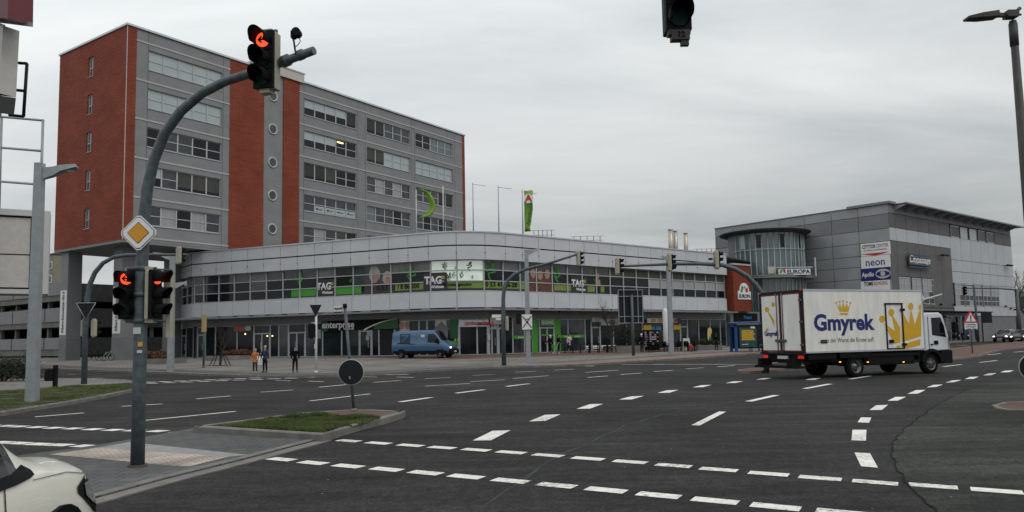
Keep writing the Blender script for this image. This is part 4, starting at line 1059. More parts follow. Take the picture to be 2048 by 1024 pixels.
def win3(x0,x1,z0,z1,nx,nz,pane):
    f=MB();f.box(x0,x1,-.03,.07,z0,z0+.12);f.box(x0,x1,-.03,.07,z1-.12,z1)
    for k in range(nx+1): x=x0+(x1-x0)*k/nx;f.box(max(x0,x-.07),min(x1,x+.07),-.02,.07,z0+.12,z1-.12)
    for k in range(1,nz): z=z0+(z1-z0)*k/nz;
    for k in range(1,nz):
        z=z0+(z1-z0)*k/nz
        for j in range(nx): f.box(x0+(x1-x0)*j/nx+.07,x0+(x1-x0)*(j+1)/nx-.07,-.02,.07,z-.05,z+.05)
    fo=f.build('window','white_frame',cb);rr_=random.Random(int(x0*10))
    g1=MB();g2=MB()
    for j in range(nx):
        for k in range(nz):
            (g2 if (k<nz*.45 and rr_.random()<.75) else g1).box(x0+(x1-x0)*j/nx+.07,x0+(x1-x0)*(j+1)/nx-.07,.02,.05,z0+(z1-z0)*k/nz+.05,z0+(z1-z0)*(k+1)/nz-.05)
    g1.build('pane',pane,fo)
    if g2.v:g2.build('pane','glass_dark',fo)
for a,e in UW: win3(a,e,zr_[2]-.0,zr_[1]-.15,1,1,'glass_sky')
for x0,x1 in ((360,427),(437,493),(500,566)): win3(hR(x0,600)[0],hR(x1,600)[0],hR(500,688)[1],hR(500,533)[1],2,4,'curtain')
for x0,x1 in ((693,745),(752,800),(808,852),(860,905),(910,958)): win3(hR(x0,600)[0],hR(x1,600)[0],zw[4],zw[3],2,4,'curtain')
# overhanging lattice roof on the street side
o0=-1.5
b=MB();b.box(1.5,LR+1.3,o0,.2,ZT-.0,ZT+.1);b.box(-.3,1.5,-.35,LLF*.2,ZT-.0,ZT+.3);ro=b.build('roof_overhang','panel_mid',cb)
b=MB()
x=1.7
while x<LR+1.1: b.add([(x,o0+.1,ZT-.04),(x+.12,o0+.1,ZT-.04),(x+.12,-.02,ZT-.04),(x,-.02,ZT-.04),(x,o0+.1,ZT-.18),(x+.12,o0+.1,ZT-.18),(x+.12,-.02,ZT-.7),(x,-.02,ZT-.7)],[(0,1,2,3),(4,7,6,5),(0,4,5,1),(3,2,6,7),(0,3,7,4),(1,5,6,2)]);x+=(LR)/13
b.build('overhang_ribs','alu_frame',cb)
b=MB();b.box(1.3,LR+1.4,o0-.12,o0,ZT-.06,ZT+.12);b.build('roof_fascia','panel_mid',cb)
# sign boards at the corner (left face)
def sgn(y0,y1,m_):
    a0,z1=hL(132,y0);a0=hL(128,y0)[0];a1=hL(302,y0)[0];z1=hL(300,y0)[1];z0=hL(300,y1)[1]
    b=MB();b.box(-.2,-.02,a1,a0,z0,z1);return b.build('sign_board',m_,cb),(a0+a1)/2,(z0+z1)/2,a0-a1,z1-z0
def TL_(y,z): return Matrix.Translation((-.215,y,z))@Matrix.Rotation(R(-90),4,'Z')@Matrix.Rotation(R(90),4,'X')
s1,yc,zc,wd_,hh=sgn(308,386,'white')
text('CITYTOR',.62,'black',s1,TL_(yc+wd_*.22,zc+.35),bold=.015,width=wd_*.46);text('CENTER',.62,'grey_render_dark',s1,TL_(yc-wd_*.24,zc+.35),width=wd_*.42)
text('Das Zentrum der Einkaufswelt',.3,'red_dark',s1,TL_(yc,zc-.1),width=wd_*.8)
b=MB();b.add([(-.23,yc+1.8,zc-.5),(-.23,yc-1.8,zc-.5),(-.23,yc,zc-.85)],[(0,1,2)]);b.build('sign_arrow','red',s1)
s1,yc,zc,wd_,hh=sgn(388,462,'white');text('neon',1.35,'navy',s1,TL_(yc,zc-.05),bold=.01,width=wd_*.66)
s1,yc,zc,wd_,hh=sgn(464,538,'navy');text('Apollo',.8,'white',s1,TL_(yc+wd_*.25,zc),bold=.02,width=wd_*.42)
b=MB();b.add([(-.22,yc-wd_*.27+.95*math.cos(6.283*k/20),zc+.6*math.sin(6.283*k/20)) for k in range(20)],[tuple(range(20))]);b.build('logo_oval','trim_pale',s1)
b=MB();b.add([(-.235,yc-wd_*.27+.85*math.cos(6.283*k/20),zc+.34*math.sin(6.283*k/20)) for k in range(20)],[tuple(range(20))]);b.build('logo_eye','navy',s1)
b=MB();b.add([(-.25,yc-wd_*.27+.3*math.cos(6.283*k/20),zc+.3*math.sin(6.283*k/20)) for k in range(20)],[tuple(range(20))]);b.build('logo_pupil','trim_pale',s1)
s1,yc,zc,wd_,hh=sgn(540,606,'white');text('TOMS',.7,'black',s1,TL_(yc+wd_*.22,zc+.3),bold=.02,width=wd_*.32);text('BOWLING',.7,'orange_red',s1,TL_(yc-wd_*.2,zc+.3),bold=.006,width=wd_*.46);text('Bar & Grill',.4,'red_dark',s1,TL_(yc,zc-.7),bold=.008)
# neon script sign on the street side
x0,z1=hR(392,385);x1,z0=hR(528,470)
b=MB();b.box(x0+.3,x1-.3,-.35,-.2,z0+.1,z1-.2);ns=b.build('neon_sign','panel_dark',cb)
b=MB()
for z in (z1,z1-.35,z0+.25,z0-.1): b.box(x0,x1,-.45,-.35,z-.07,z+.07)
b.build('neon_bars','steel_blue',ns)
text('Citypassage',1.3,'white',ns,TM((x0+x1)/2,-.42,(z0+z1)/2+.1),bold=.02,width=(x1-x0)*.95,shear=.25)
b=MB()
for x_,y_ in ((595,395),(990,455)):
    a,z=hR(x_,y_);b.box(a-.6,a+1.6,-.7,-.5,z-.08,z+.12);b.tube([(a,-.5,z),(a,0,z)],.05,5);b.tube([(a+1,-.5,z),(a+1,0,z)],.05,5)
for x_,y_ in ((600,690),(680,690),(1020,715),(1045,720),(990,700)):
    a,z=hR(x_,y_);b.ball((a,-.2,z),.16,6,5)
b.build('floodlights','signal_black',cb)
# ground floor of the street side: recessed entrance, blue steel posts
b=MB();b.box(0,LR-.1,.08,.3,-.4,4.38);b.build('shopfront_recess','grey_render_dark',cb)
for i in range(14):
    x=.8+i*1.55
    if x>LR*.62: break
    f=MB();f.box(x,x+.08,-.02,.06,-.3,3.5);f.box(x+1.37,x+1.45,-.02,.06,-.3,3.5);f.box(x+.08,x+1.37,-.02,.06,3.4,3.5);f.box(x+.08,x+1.37,-.02,.06,2.3,2.4)
    fo=f.build('shop_window','alu_frame',cb);g_=MB();g_.box(x+.08,x+1.37,.0,.04,-.2,2.3);g_.box(x+.08,x+1.37,.0,.04,2.4,3.4);g_.build('pane','glass_shop' if i%3 else 'glass_mid',fo)
b=MB();b.box(.2,LR*.6,-2.4,-.04,3.75,3.9);b.build('entrance_canopy','signal_black',cb)
# ================================================================ PARKING DECK (LEFT)
c=atY(129,600,100);PKX,PKY=c[0],c[1]
pk=thing('parking_deck','three level concrete parking deck with grey parapets behind the tall columns','car park',(PKX,PKY,.42),rzA)
def hP(px_,py_): s,z=Wall((PKX,PKY),-55.2).hit(px_,py_);return s,z-.42
lev=[(565,588,601),(615,641,654),(675,697,712)]
lev=[tuple(hP(129,v)[1] for v in t) for t in lev]
for (z2,z1,z0) in lev:
    b=MB();b.box(-.1,50,-.1,40,z0,z1);b.build('floor_slab','concrete',pk)
    b=MB();y=0
    while y<38: b.box(-.25,-.1,y+.1,y+4.6,z1-.1,z2);y+=4.8
    b.build('parapet','panel_mid',pk)
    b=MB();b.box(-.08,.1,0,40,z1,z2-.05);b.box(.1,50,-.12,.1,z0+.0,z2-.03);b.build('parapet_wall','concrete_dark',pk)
b=MB()
for y in (.3,5,9.8,14.6,19.4,24.2,29):
    for x in (.4,12,24): b.box(x,x+.45,y,y+.45,-.4,lev[0][2])
b.build('deck_columns','concrete',pk)
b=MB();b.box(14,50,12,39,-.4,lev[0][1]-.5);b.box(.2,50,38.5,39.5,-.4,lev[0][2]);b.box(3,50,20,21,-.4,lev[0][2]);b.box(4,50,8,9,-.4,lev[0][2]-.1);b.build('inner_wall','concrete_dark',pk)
b=MB();b.tube([(20,-.3,lev[1][2]+.5),(23,-.3,lev[1][2]+.5)],.12,6);b.build('tube_light','trim_pale',pk)
# beige flats far away
p=atY(106,600,165)
bf=thing('apartment_block','beige apartment block with white window frames far behind the parking deck','apartment block',(p[0],p[1],.3),rzA)
zt_=hz((p[0],p[1]),509)-.3
b=MB();b.box(-.2,1.9,-.2,22,-.3,zt_);b.build('wall','beige',bf);b=MB();b.box(-.4,2.1,-.4,22.2,zt_,zt_+.25);b.build('roof_edge','concrete_dark',bf)
for zc_ in (zt_-2.3,zt_-5.3,zt_-8.3):
    for y in (.3,5,9.8):
        f=MB();f.box(-.32,-.2,y,y+3.4,zc_-.8,zc_+.8);fo=f.build('window','white',bf);g_=MB();g_.box(-.36,-.32,y+.15,y+1.55,zc_-.65,zc_+.65);g_.box(-.36,-.32,y+1.8,y+3.2,zc_-.65,zc_+.65);g_.build('pane','glass_mid',fo)
# ================================================================ WHITE PANEL BUILDING + SIGN FRAME AT THE LEFT EDGE
# a concrete-panelled wing whose end sticks into view
YL=60
def aL(px_,py_,Y): return atY(px_,py_,Y)
q1=aL(95,600,YL);q0=aL(-160,600,YL-4)
wb=thing('panel_building','pale concrete panelled wing with one big blind window field at the left edge','building',(q1[0],q1[1],0),math.atan2(q1[1]-q0[1],q1[0]-q0[0]))
zt1=hz(q1,423);zb1=hz(q1,588)
b=MB();b.box(-14,-6.2,0,3,zb1,zt1);b.box(-6.2,0,.4,3,zb1,zt1);b.box(-6.2,0,0,.4,zt1-.45,zt1);b.box(-6.2,0,0,.4,zb1,zb1+.35);b.box(-1.15,0,0,.4,zb1+.35,zt1-.45);b.box(-14,0,.5,3,zt1,zt1+.1)
b.build('wall','concrete_white',wb)
b=MB();b.box(-6.0,-1.3,.22,.38,zb1+.5,zb1+3.0);b.box(-6.0,-1.3,.22,.38,zb1+3.1,zt1-.6);b.build('blind_panels','trim_pale',wb)
b=MB();b.box(-6.2,-1.15,.3,.4,zb1+.35,zt1-.45);b.build('reveal','dark_gap',wb)
b=MB();zq=hz(q1,388);b.box(-16,-4.0,-1.6,4,zb1+.7,zq);b.build('front_wing','concrete_white',wb)
b=MB();b.box(-16,-8.5,.6,4.8,-.3,zb1);b.build('ground_floor','concrete_dark',wb)
# steel sign frame with red fascia, much closer
YF=16.0
def fp(px_,py_,Y=YF): return atY(px_,py_,Y)
ff=thing('sign_frame','steel sign frame with dark red fascia and empty grids at the left edge','sign frame',(-12,YF,0))
def loc(v): return tuple(Vector(v)-Vector((-12,YF,0)))
def slab4(b,p4,t):
    a=[Vector(loc(v)) for v in p4];n=(a[1]-a[0]).cross(a[3]-a[0]).normalized()*t
    vs=[tuple(v) for v in a]+[tuple(v+n) for v in a];b.add(vs,[(0,1,2,3),(7,6,5,4),(0,4,5,1),(1,5,6,2),(2,6,7,3),(3,7,4,0)])
b=MB();slab4(b,[fp(-160,24,19),fp(66,52,16),fp(68,-90,16),fp(-160,-120,19)],.5);b.build('red_fascia','red_dark',ff)
b=MB();slab4(b,[fp(-160,14,18.9),fp(66,46,15.9),fp(66,54,15.9),fp(-160,26,18.9)],-.1);b.build('fascia_trim','trim_grey',ff)
b=MB();slab4(b,[fp(8,192,16.6),fp(32,195,16.4),fp(39,62,16.4),fp(11,58,16.6)],.35);b.build('light_box','trim_pale',ff)
b=MB();slab4(b,[fp(0,226,16.7),fp(28,230,16.4),fp(32,196,16.4),fp(4,192,16.6)],.3);b.build('box_foot','concrete_dark',ff)
b=MB();slab4(b,[fp(-40,240,17.2),fp(3,235,16.8),fp(11,50,16.8),fp(-30,42,17.2)],.2);b.build('side_cladding','panel_mid',ff)
b=MB()
for a,e in (((37,126),(54,127)),((54,127),(47,233)),((47,233),(18,230)),((30,180),(51,182))): b.tube([loc(fp(*a,17.3)),loc(fp(*e,17.3))],.035,6)
b.build('small_grid','sign_back',ff)
b=MB()
for a,e,r in (((-60,228),(88,241),.1),((-60,290),(84,302),.1),((-60,358),(78,369),.1),((86,240),(80,428),.12),((3,236),(-2,420),.12)): b.tube([loc(fp(*a,61)),loc(fp(*e,61))],r,4)
b.build('steel_grid','galv_light',ff)
b=MB();q=fp(-45,400,17);b.box(q[0]+11.7,q[0]+12.1,.8,1.2,0,hz(q,0));b.build('post','galv',ff)
# ================================================================ ROOFTOP THINGS
def rooft(px_,Y): r=ray(px_,470);return Vector((r[0]/r[1]*Y,Y,11.2))
# flag poles on the roof of the curved building
fpl=[(833,380,78,None),(887,372,80,None),(947,365,84,'a'),(998,371,84,'a'),(1046,380,80,'a')]
for i,(px_,py_,Y,arm) in enumerate(fpl):
    p=rooft(px_,Y);h=hz(p,py_)
    lab=['white flagpole carrying the curled lime flag, in front of the office block','bare white flagpole in front of the office block, beside the curled lime flag','bare flagpole nearest the red end of the office block, against the sky','bare flagpole against the sky, next to the lime pharmacy flag','flagpole carrying the hanging lime pharmacy flag'][i]
    t=thing('flagpole',lab,'flagpole',p,0,'flagpoles on the roof')
    b=MB();b.cyl(0,0,0,h-11.2,.07,.045,8);b.build('pole','pole_white' if i<2 else 'galv_light',t)
    if arm: b=MB();b.tube([(0,0,h-11.4),(1.5,-.4,h-11.7)],.022,5);b.build('arm','galv',t)
# curled flag
p=rooft(833,78)
def flag(name,lab,pts,Y,m_,grp=None,w=None):
    b=MB();secs=[]
    L_=[];
    for (xa,xb,py,dy) in pts:
        a=atY(xa,py,Y+dy);e=atY(xb,py,Y+dy*.3-.3)
        m1=a.lerp(e,.35)+Vector((0,.18,0));m2=a.lerp(e,.7)-Vector((0,.15,0))
        secs.append([tuple(a),tuple(m1),tuple(m2),tuple(e)])
    V=[q for s_ in secs for q in s_];F=[]
    for i in range(len(secs)-1):
        for j in range(3): F.append((i*4+j,i*4+j+1,(i+1)*4+j+1,(i+1)*4+j))
    b.add(V,F,True);o=b.build(name,m_)
    s_=o.modifiers.new('s','SOLIDIFY');s_.thickness=.03
    tag(o,lab,'flag',grp);return o
f1=flag('flag','curled lime flag blown into a crescent on its roof pole',[(835,843,378,0),(846,857,384,.2),(852,864,392,.2),(858,869,402,0),(860,871,412,.2),(856,869,422,.1),(848,863,430,.2),(838,850,435,0)],77.8,'lime')
f2=flag('flag','long lime banner flag with red letter emblem hanging beside the sky',[(1048,1066,381,0),(1048.5,1065,392,.15),(1048,1065,405,0),(1048.5,1066,418,.2),(1048.5,1064,432,.05),(1049,1062,446,.2),(1049.5,1060,455,0),(1049,1061,463,.15)],79.5,'lime')
q=atY(1057,397,79.0);b=MB();b.prism(ell(0,0,.5,.5),-.03,0,'y');o=b.build('emblem_disc','white',f2,mw=Matrix.Translation(q));text('A',.9,'red',o,TM(0,-.05,0),bold=.05)
q=atY(1059,428,79.05);text('Apotheke',.55,'dark_green',f2,TM(q[0],q[1],q[2],0,R(80)),bold=.01,width=2.4)
# steel flues
for i,(px_,w_) in enumerate(((1341,.29),(1350.5,.27),(1371,.26))):
    p=rooft(px_,93+i*.4);h=hz(p,(460,462.5,467)[i])
    t=thing('flue_pipe',['leftmost and tallest of three steel flue pipes on the roof','middle one of three steel flue pipes, touching its taller neighbour','steel flue pipe standing apart on the right of its two neighbours'][i],'flue pipe',p,0,'steel flue pipes')
    b=MB();b.cyl(0,0,-1,h-11.2,w_,w_,14);b.build('pipe','steel_beige',t);b=MB();b.cyl(0,0,h-11.2,h-11.12,w_+.03,w_+.03,14);b.build('pipe_rim','alu',t)
# roof railings
for k,(xa,xb,Y,yt) in enumerate(((1068,1103,86,461),(1148,1200,90,473),(1393,1431,98,498))):
    a=rooft(xa,Y);e=rooft(xb,Y);h=hz(a,yt)-11.2
    t=thing('roof_railing',['wire railing on the roof just right of the lime banner flag','wire railing on the roof left of the flue pipes','wire railing on the roof right of the flue pipes'][k],'railing',a,0,'wire railings on the roof')
    L_=e.x-a.x;b=MB()
    for i in range(5): b.tube([(L_*i/4,0,-.2),(L_*i/4,0,h)],.035,5)
    b.build('posts','sign_back',t);b=MB()
    for i in range(5): b.tube([(-.4,0,h*(.2+.2*i)),(L_+.4,0,h*(.2+.2*i))],.02,4)
    b.build('wires','galv',t)
# ================================================================ STREET FURNITURE
def base(px_,py_,dz=0): return gp(px_,py_,dz)
def vpole(name,label,cat,p,top,r0,r1,m_='galv',grp=None,n=12,flange=True):
    t=thing(name,label,cat,p,0,grp);h=hz(p,top)-p.z
    b=MB();b.cyl(0,0,-.1,h,r0,r1,n);b.build('pole',m_,t)
    if flange: b=MB();b.cyl(0,0,0,.12,r0+.03,r0+.02,n);b.build('collar','kerb' if m_=='' else m_,t)
    return t,h
def signal(parent,pos,rz,k=.28,n=3,lit=None,arrow=False,nm='signal_head',vis=True,w=1.0,backm='signal_beige',sd=.6):
    """pos = bottom centre of housing in parent space; front is local -y"""
    mx=Matrix.Translation(pos)@Matrix.Rotation(rz,4,'Z');W=k*1.12*w;H=k*n
    b=MB();b.box(-W/2,W/2,-.02,.03,0,H);
    for i in range(1,n): b.box(-W/2-.004,W/2+.004,-.03,-.02,H*i/n-.006,H*i/n+.006)
    hd=b.build(nm,'signal_black',parent,mw=mx)
    b=MB();b.cbox(0,.03+.5*k*sd,0,W*1.02,k*sd,H,.02);b.cbox(0,.1,H,W*.6,.12,.05,.01);b.box(-W*.25,W*.25,.02,.16,-.06,0);b.build('back_shell',backm,hd)
    for i in range(n):
        zc=H*(n-1-i+.5)/n;r=k*.37
        b=MB();b.disc((0,-.03,zc),(0,1,0),r,.02,20)
        on=(lit==i);l=b.build('lens','lens_red' if on else ('lens_green' if i==n-1 else 'lens_off'),hd)
        if on and arrow:
            b=MB();A_=[(-.9,0),(-.2,.62),(-.02,.42),(-.32,.14),(.75,.14),(.75,-.14),(-.32,-.14),(-.02,-.42),(-.2,-.62)];b.prism([(x*r*.85,zc+z*r*.85) for x,z in A_],-.048,-.041,'y');b.build('arrow','signal_black',hd)
        if vis:
            b=MB();so_=[];si_=[]
            for j in range(17):
                a=R(-35+250*j/16);c_,s_=math.cos(a),math.sin(a);ln=k*(.66+.34*max(0,s_))
                R1=r*1.16;so_.append([(R1*c_,-.02,zc+R1*s_),(R1*c_*1.02,-.02-ln,zc+R1*s_*1.0-.0),(R1*.95*c_,-.02-ln,zc+R1*.95*s_),(R1*.95*c_,-.02,zc+R1*.95*s_)])
            b.loft(so_,smooth=True);b.build('visor','signal_black',hd)
    return hd
# ---- main mast with curved arm
P0=base(275,933,.035)
t=thing('traffic_light','nearest traffic light mast with curved arm, black signal heads and red left arrows','traffic light',P0)
YM=P0.y
pth=[P0]+[atY(282,q,YM) for q in (800,600)]+[atY(x,y,Y_) for x,y,Y_ in ((286,480,YM),(289,430,YM),(295,375,YM-.02),(308,320,YM-.05),(330,265,YM-.1),(362,222,YM-.16),(403,187,YM-.24),(450,163,YM-.34),(500,147,YM-.45),(560,126,YM-.6),(628,101,YM-.85))]
pth[1]=Vector((P0.x,YM,pth[1].z));pth[2]=Vector((P0.x,YM,pth[2].z))
pth=[Vector((P0.x,YM,0)),Vector((P0.x,YM,1.2)),Vector((P0.x,YM,2.4)),Vector((P0.x+.0,YM,3.0))]+pth[4:]
rel=[tuple(v-P0) for v in pth]
b=MB();b.tube(rel,[.098,.095,.092,.088,.085,.082,.078,.076,.073,.07,.068,.066,.064,.06][:len(rel)],16);b.build('pole','galv',t)
b=MB();b.cyl(0,0,-.03,.03,.16,.13,14);b.build('foot_collar','soil',t)
L0=lambda v:Vector(v)-P0
zb=hz(P0,638);hd_=(hz(P0,541)-zb)
signal(t,(-.2,-.02,zb-P0.z),R(-4),hd_/3,lit=0,arrow=True,w=.92,sd=.35);signal(t,(.22,-.02,zb-P0.z),R(80),hd_/3,lit=0,arrow=True,w=.92,sd=.3)
q=atY(327,680,YM+1);b=MB();
vh=Vector((.36,.1,zb-P0.z-.28));b.box(vh.x-.03,vh.x+.03,vh.y,vh.y+.12,vh.z,vh.z+.95);b.build('rear_signal_housing','signal_beige',t)
b=MB();
for z in (zb-P0.z-.03,zb-P0.z+hd_*.5,zb-P0.z+hd_+.03):
    b.cyl(0,0,z-.035,z+.035,.105,.105,14);b.tube([(-.22,-.0,z),(.22,.0,z)],.022,6);b.tube([(0,0,z),(.3,.34,z)],.016,5)
b.build('clamps','galv',t)
b=MB();b.box(-.055,.055,-.108,-.1,hz(P0,668)-P0.z,hz(P0,655)-P0.z);b.build('sticker','trim_pale',t)
b=MB();b.box(.02,.085,-.112,-.1,hz(P0,693)-P0.z,hz(P0,684)-P0.z);b.build('sticker','yellow',t);b=MB();b.box(.01,.08,-.112,-.1,hz(P0,706)-P0.z,hz(P0,700)-P0.z);b.build('sticker','trim_pale',t)
# top head
tp_=atY(527,176,YM-.72);ht=atY(527,62,YM-.72).z-tp_.z
hd=signal(t,L0(tp_),R(-14),ht/3,lit=0,arrow=True)
b=MB();
a0=L0(atY(552,60,YM-.52));a1=L0(atY(549,178,YM-.52));b.tube([tuple(a0),tuple(a1)],.03,8)
for y_ in (66,126,176): b.tube([tuple(L0(atY(551,y_,YM-.52))),tuple(L0(atY(530,y_,YM-.62)))],.018,6)
c1=L0(atY(566,124,YM-.62));c2=L0(atY(578,119,YM-.66));b.tube([tuple(c1),tuple(c2)],.085,12)
c1=L0(atY(596,112,YM-.72));c2=L0(atY(606,108,YM-.76));b.tube([tuple(c1),tuple(c2)],.075,12)
b.build('head_bracket','galv',t)
b=MB();s0=L0(atY(592,112,YM-.7));s1=L0(atY(587,78,YM-.7));b.tube([tuple(s0),tuple(s1)],.014,6);s2=L0(atY(587,70,YM-.7));b.box(s2.x-.03,s2.x+.03,s2.y-.05,s2.y+.05,s2.z-.05,s2.z+.05)
s3=L0(atY(594,66,YM-.72));b.tube([tuple(s2),tuple(s3-Vector((0,.05,0)))],.045,10);b.tube([tuple(s3+Vector((0,.06,0))),tuple(s3-Vector((0,.07,0)))],.062,14)
b.tube([tuple(s3+Vector((.02,0,-.05))),tuple(s3+Vector((.05,0,-.12))),tuple(s3+Vector((.02,0,-.17))),tuple((s0+s1)/2)],.006,4)
b.build('traffic_sensor','signal_black',t)
# priority diamond
qd=P0+Vector((0,-.12,hz(P0,468)-P0.z))
ds=thing('road_sign','yellow and white diamond priority sign on the curved traffic light mast','road sign',qd)
def dia(r,c=.04): return [(-r+c,-c),(-c,-r+c),(c,-r+c),(r-c,-c),(r-c,c),(c,r-c),(-c,r-c),(-r+c,c)]
rr_=.288
for r,y,m_,nm in ((rr_,.0,'white','plate'),(rr_-.022,-.006,'black','black_line'),(rr_-.032,-.009,'white','white_field'),(.165,-.013,'black','inner_line'),(.155,-.017,'sign_yellow','yellow_field')):
    b=MB();b.prism(dia(r,.03 if r>.2 else .008),y-.004,y+.006 if nm!='plate' else .01,'y');b.build(nm,m_,ds)
b=MB();b.box(-.1,.1,.01,.04,-.15,-.12);b.box(-.1,.1,.01,.04,.12,.15);b.build('bracket','galv',ds)
# ---- hanging signal at the top edge (mast stands out of frame to the right)
YH=9.5
qh=atY(1358,60,YH);t=thing('traffic_light','dark signal head numbered 12 hanging from a horizontal arm at the top edge','traffic light',(qh.x+7.5,YH,0))
oh=Vector((qh.x+7.5,YH,0))
kk=.335
hd=signal(t,qh-oh,R(0),kk,lit=None,w=.86,backm='sign_back')
b=MB();b.box(-.14,.14,-.03,.1,-.065,-.001);b.box(-.1,.13,-.03,.1,-.13,-.065);b.box(.02,.12,-.01,.06,-.2,-.13);hb=b.build('head_foot','sign_back2',hd)
text('12',.1,'black',hd,TM(.02,-.035,-.07),bold=.003)
za=atY(1390,-9,YH).z
b=MB();b.tube([(0,0,0),(0,0,za-.8),(-.25,0,za+.1),(-.9,0,za+.5),(-7.3,0,za)],[.1,.09,.085,.08,.055],12);b.build('pole','galv',t)
# ---- left mast with arm
P=base(168,768,.1);t=thing('traffic_light','slim curved-arm traffic light mast on the left pavement, seen from behind','traffic light',P)
Y=P.y
pp=[Vector((P.x,Y,P.z-.1)),Vector((P.x,Y,hz(P,650)))]+[atY(x,y,Y) for x,y in ((175,595),(180,568),(190,545),(206,526),(228,514),(255,510),(310,509.5),(376,509.5))]
b=MB();b.tube([tuple(v-P) for v in pp],[.13,.125,.12,.115,.11,.1,.09,.085,.07,.055],10);b.build('pole','galv',t)
zb=hz(P,672)-P.z;z1=hz(P,640)-P.z
signal(t,(.42,.1,zb),R(160),(z1-zb)/3,w=.9);signal(t,(-.2,.25,zb),R(200),(z1-zb)/3,w=.9)
q=atY(361,526,Y)-P;signal(t,q,R(150),(atY(361,495,Y).z-atY(361,526,Y).z)/3)
q=atY(172,620,Y-.15);ys=thing('road_sign','back of a triangular give way sign on the slim left traffic light mast','road sign',q);sz=.44
b=MB();b.prism([(-sz,.32),(sz,.32),(0,-.44)],.0,.02,'y');b.build('plate','sign_back',ys);b=MB();
for a,e in (((-sz,.32),(sz,.32)),((sz,.32),(0,-.44)),((0,-.44),(-sz,.32))): b.tube([(a[0],-.01,a[1]),(e[0],-.01,e[1])],.018,5)
b.build('rim','galv_light',ys)
# ---- square lamp posts
def lamppost(px_,py_,top,w,arm,lab,grp,two=None,dz=.12):
    P=base(px_,py_,dz);t=thing('street_lamp',lab,'street lamp',P,0,grp);h=hz(P,top)-P.z
    b=MB();b.loft([[(-w/2,-w/2,-.1),(w/2,-w/2,-.1),(w/2,w/2,-.1),(-w/2,w/2,-.1)],[(-w*.4,-w*.4,h),(w*.4,-w*.4,h),(w*.4,w*.4,h),(-w*.4,w*.4,h)]],smooth=False);b.build('post','galv_light',t,bevel=.02)
    def head(dx,dy,z,L_,up=.0,hw=.22):
        d=Vector((dx,dy,0)).normalized();n_=Vector((-d.y,d.x,0));b=MB()
        a=Vector((0,0,z))+d*w*.3
        secs=[]
        for s_,wd_,z0,z1 in ((0,.10,-.38,0),(.3*L_,.16,-.28+up*.3,.02+up*.3),(.55*L_,hw,-.14+up*.55,.06+up*.55),(L_*.96,hw,-.02+up*.9,.09+up),(L_,hw*.8,.0+up,.07+up)):
            c=a+d*s_;secs.append([tuple(c+n_*wd_+Vector((0,0,z0))),tuple(c-n_*wd_+Vector((0,0,z0))),tuple(c-n_*wd_*.9+Vector((0,0,z1))),tuple(c+n_*wd_*.9+Vector((0,0,z1)))])
        b.loft(secs,smooth=False);hd=b.build('lamp_head','galv_light',t)
        b=MB();c=a+d*L_*.76+Vector((0,0,up*.7-.1));b.add([tuple(c+d*L_*.17+n_*hw*.7),tuple(c-d*L_*.17+n_*hw*.7),tuple(c-d*L_*.17-n_*hw*.7),tuple(c+d*L_*.17-n_*hw*.7)],[(0,1,2,3)]);b.build('lamp_glass','lamp_glass',hd)
    for a in arm: head(*a)
    return t
lamppost(64,803,326,.31,[(1,.35,hz(base(61,803,.1),336)-.1,.98,.06,.24)],'pale square street lamp in the grass verge at far left, nearest of its kind','square pale street lamps',dz=.1)
P=base(340,744,.12);hh=hz(P,512)-P.z
lamppost(341,744,512,.34,[(-1,-.3,hh+.1,1.0),(1,.6,hz(P,566)-P.z,.7,0,.14)],'pale square street lamp just right of the nearest traffic light mast','square pale street lamps')
P=base(1057,722,.12);hh=hz(P,500)-P.z
lamppost(1057,722,499,.34,[(1,.2,hh,.85)],'pale square street lamp in front of the rounded corner, carrying a square crossed sign','square pale street lamps')
q=P+Vector((-.05,-.25,hz(P,644)-P.z));s_=thing('road_sign','white square sign with a black cross on the lamp post by the rounded corner','road sign',q)
b=MB();b.box(-.35,.35,0,.03,-.52,.52);b.build('plate','white',s_);b=MB()
for a,e in (((-.3,-.4),(.3,.4)),((-.3,.4),(.3,-.4))): b.tube([(a[0],-.01,a[1]),(e[0],-.01,e[1])],.028,4)
b.tube([(-.15,-.008,.15),(.12,-.008,.22),(.02,-.008,-.1)],.03,4);b.build('crossed_mark','black',s_)
P=base(1343,709,.12);hh=hz(P,512)-P.z
lamppost(1343,709,514,.38,[(-.5,1,hh,.5)],'pale square street lamp beside the white banner column, right of the dark sign backs','square pale street lamps')
# ---- right edge tall lamp
c=atY(2026,50,14.5);P=Vector((c.x,14.5,0));t=thing('street_lamp','tall dark street lamp with a long flat lantern at the right edge','street lamp',P)
h=hz(P,42)
b=MB();b.tube([(.05,0,-.1),(0,0,h)],[.11,.065],12);b.cyl(0,0,h-.5,h-.05,.078,.078,12);b.build('pole','sign_back2',t)
L1=lambda x,y,Y_=14.5:tuple(atY(x,y,Y_)-P)
b=MB();a=Vector(L1(2010,32));
secs=[]
for (x,y,w_,tk) in ((2010,31,.035,.03),(1996,30,.04,.04),(1992,30,.12,.055),(1960,34,.13,.045),(1932,37.5,.10,.02)):
    c=Vector(L1(x,y));secs.append([(c.x,c.y-w_,c.z-tk),(c.x,c.y+w_,c.z-tk),(c.x,c.y+w_,c.z+tk),(c.x,c.y-w_,c.z+tk)])
b.loft(secs,smooth=False);b.build('lantern','sign_back2',t)
b=MB();c=Vector(L1(2022,29));b.box(c.x-.11,c.x+.1,c.y-.1,c.y+.1,c.z-.07,c.z+.06);b.tube([L1(2026,30),L1(2040,16)],.035,8);b.tube([L1(2030,31),L1(2042,29)],.022,6);b.build('sensor_box','sign_back2',t)
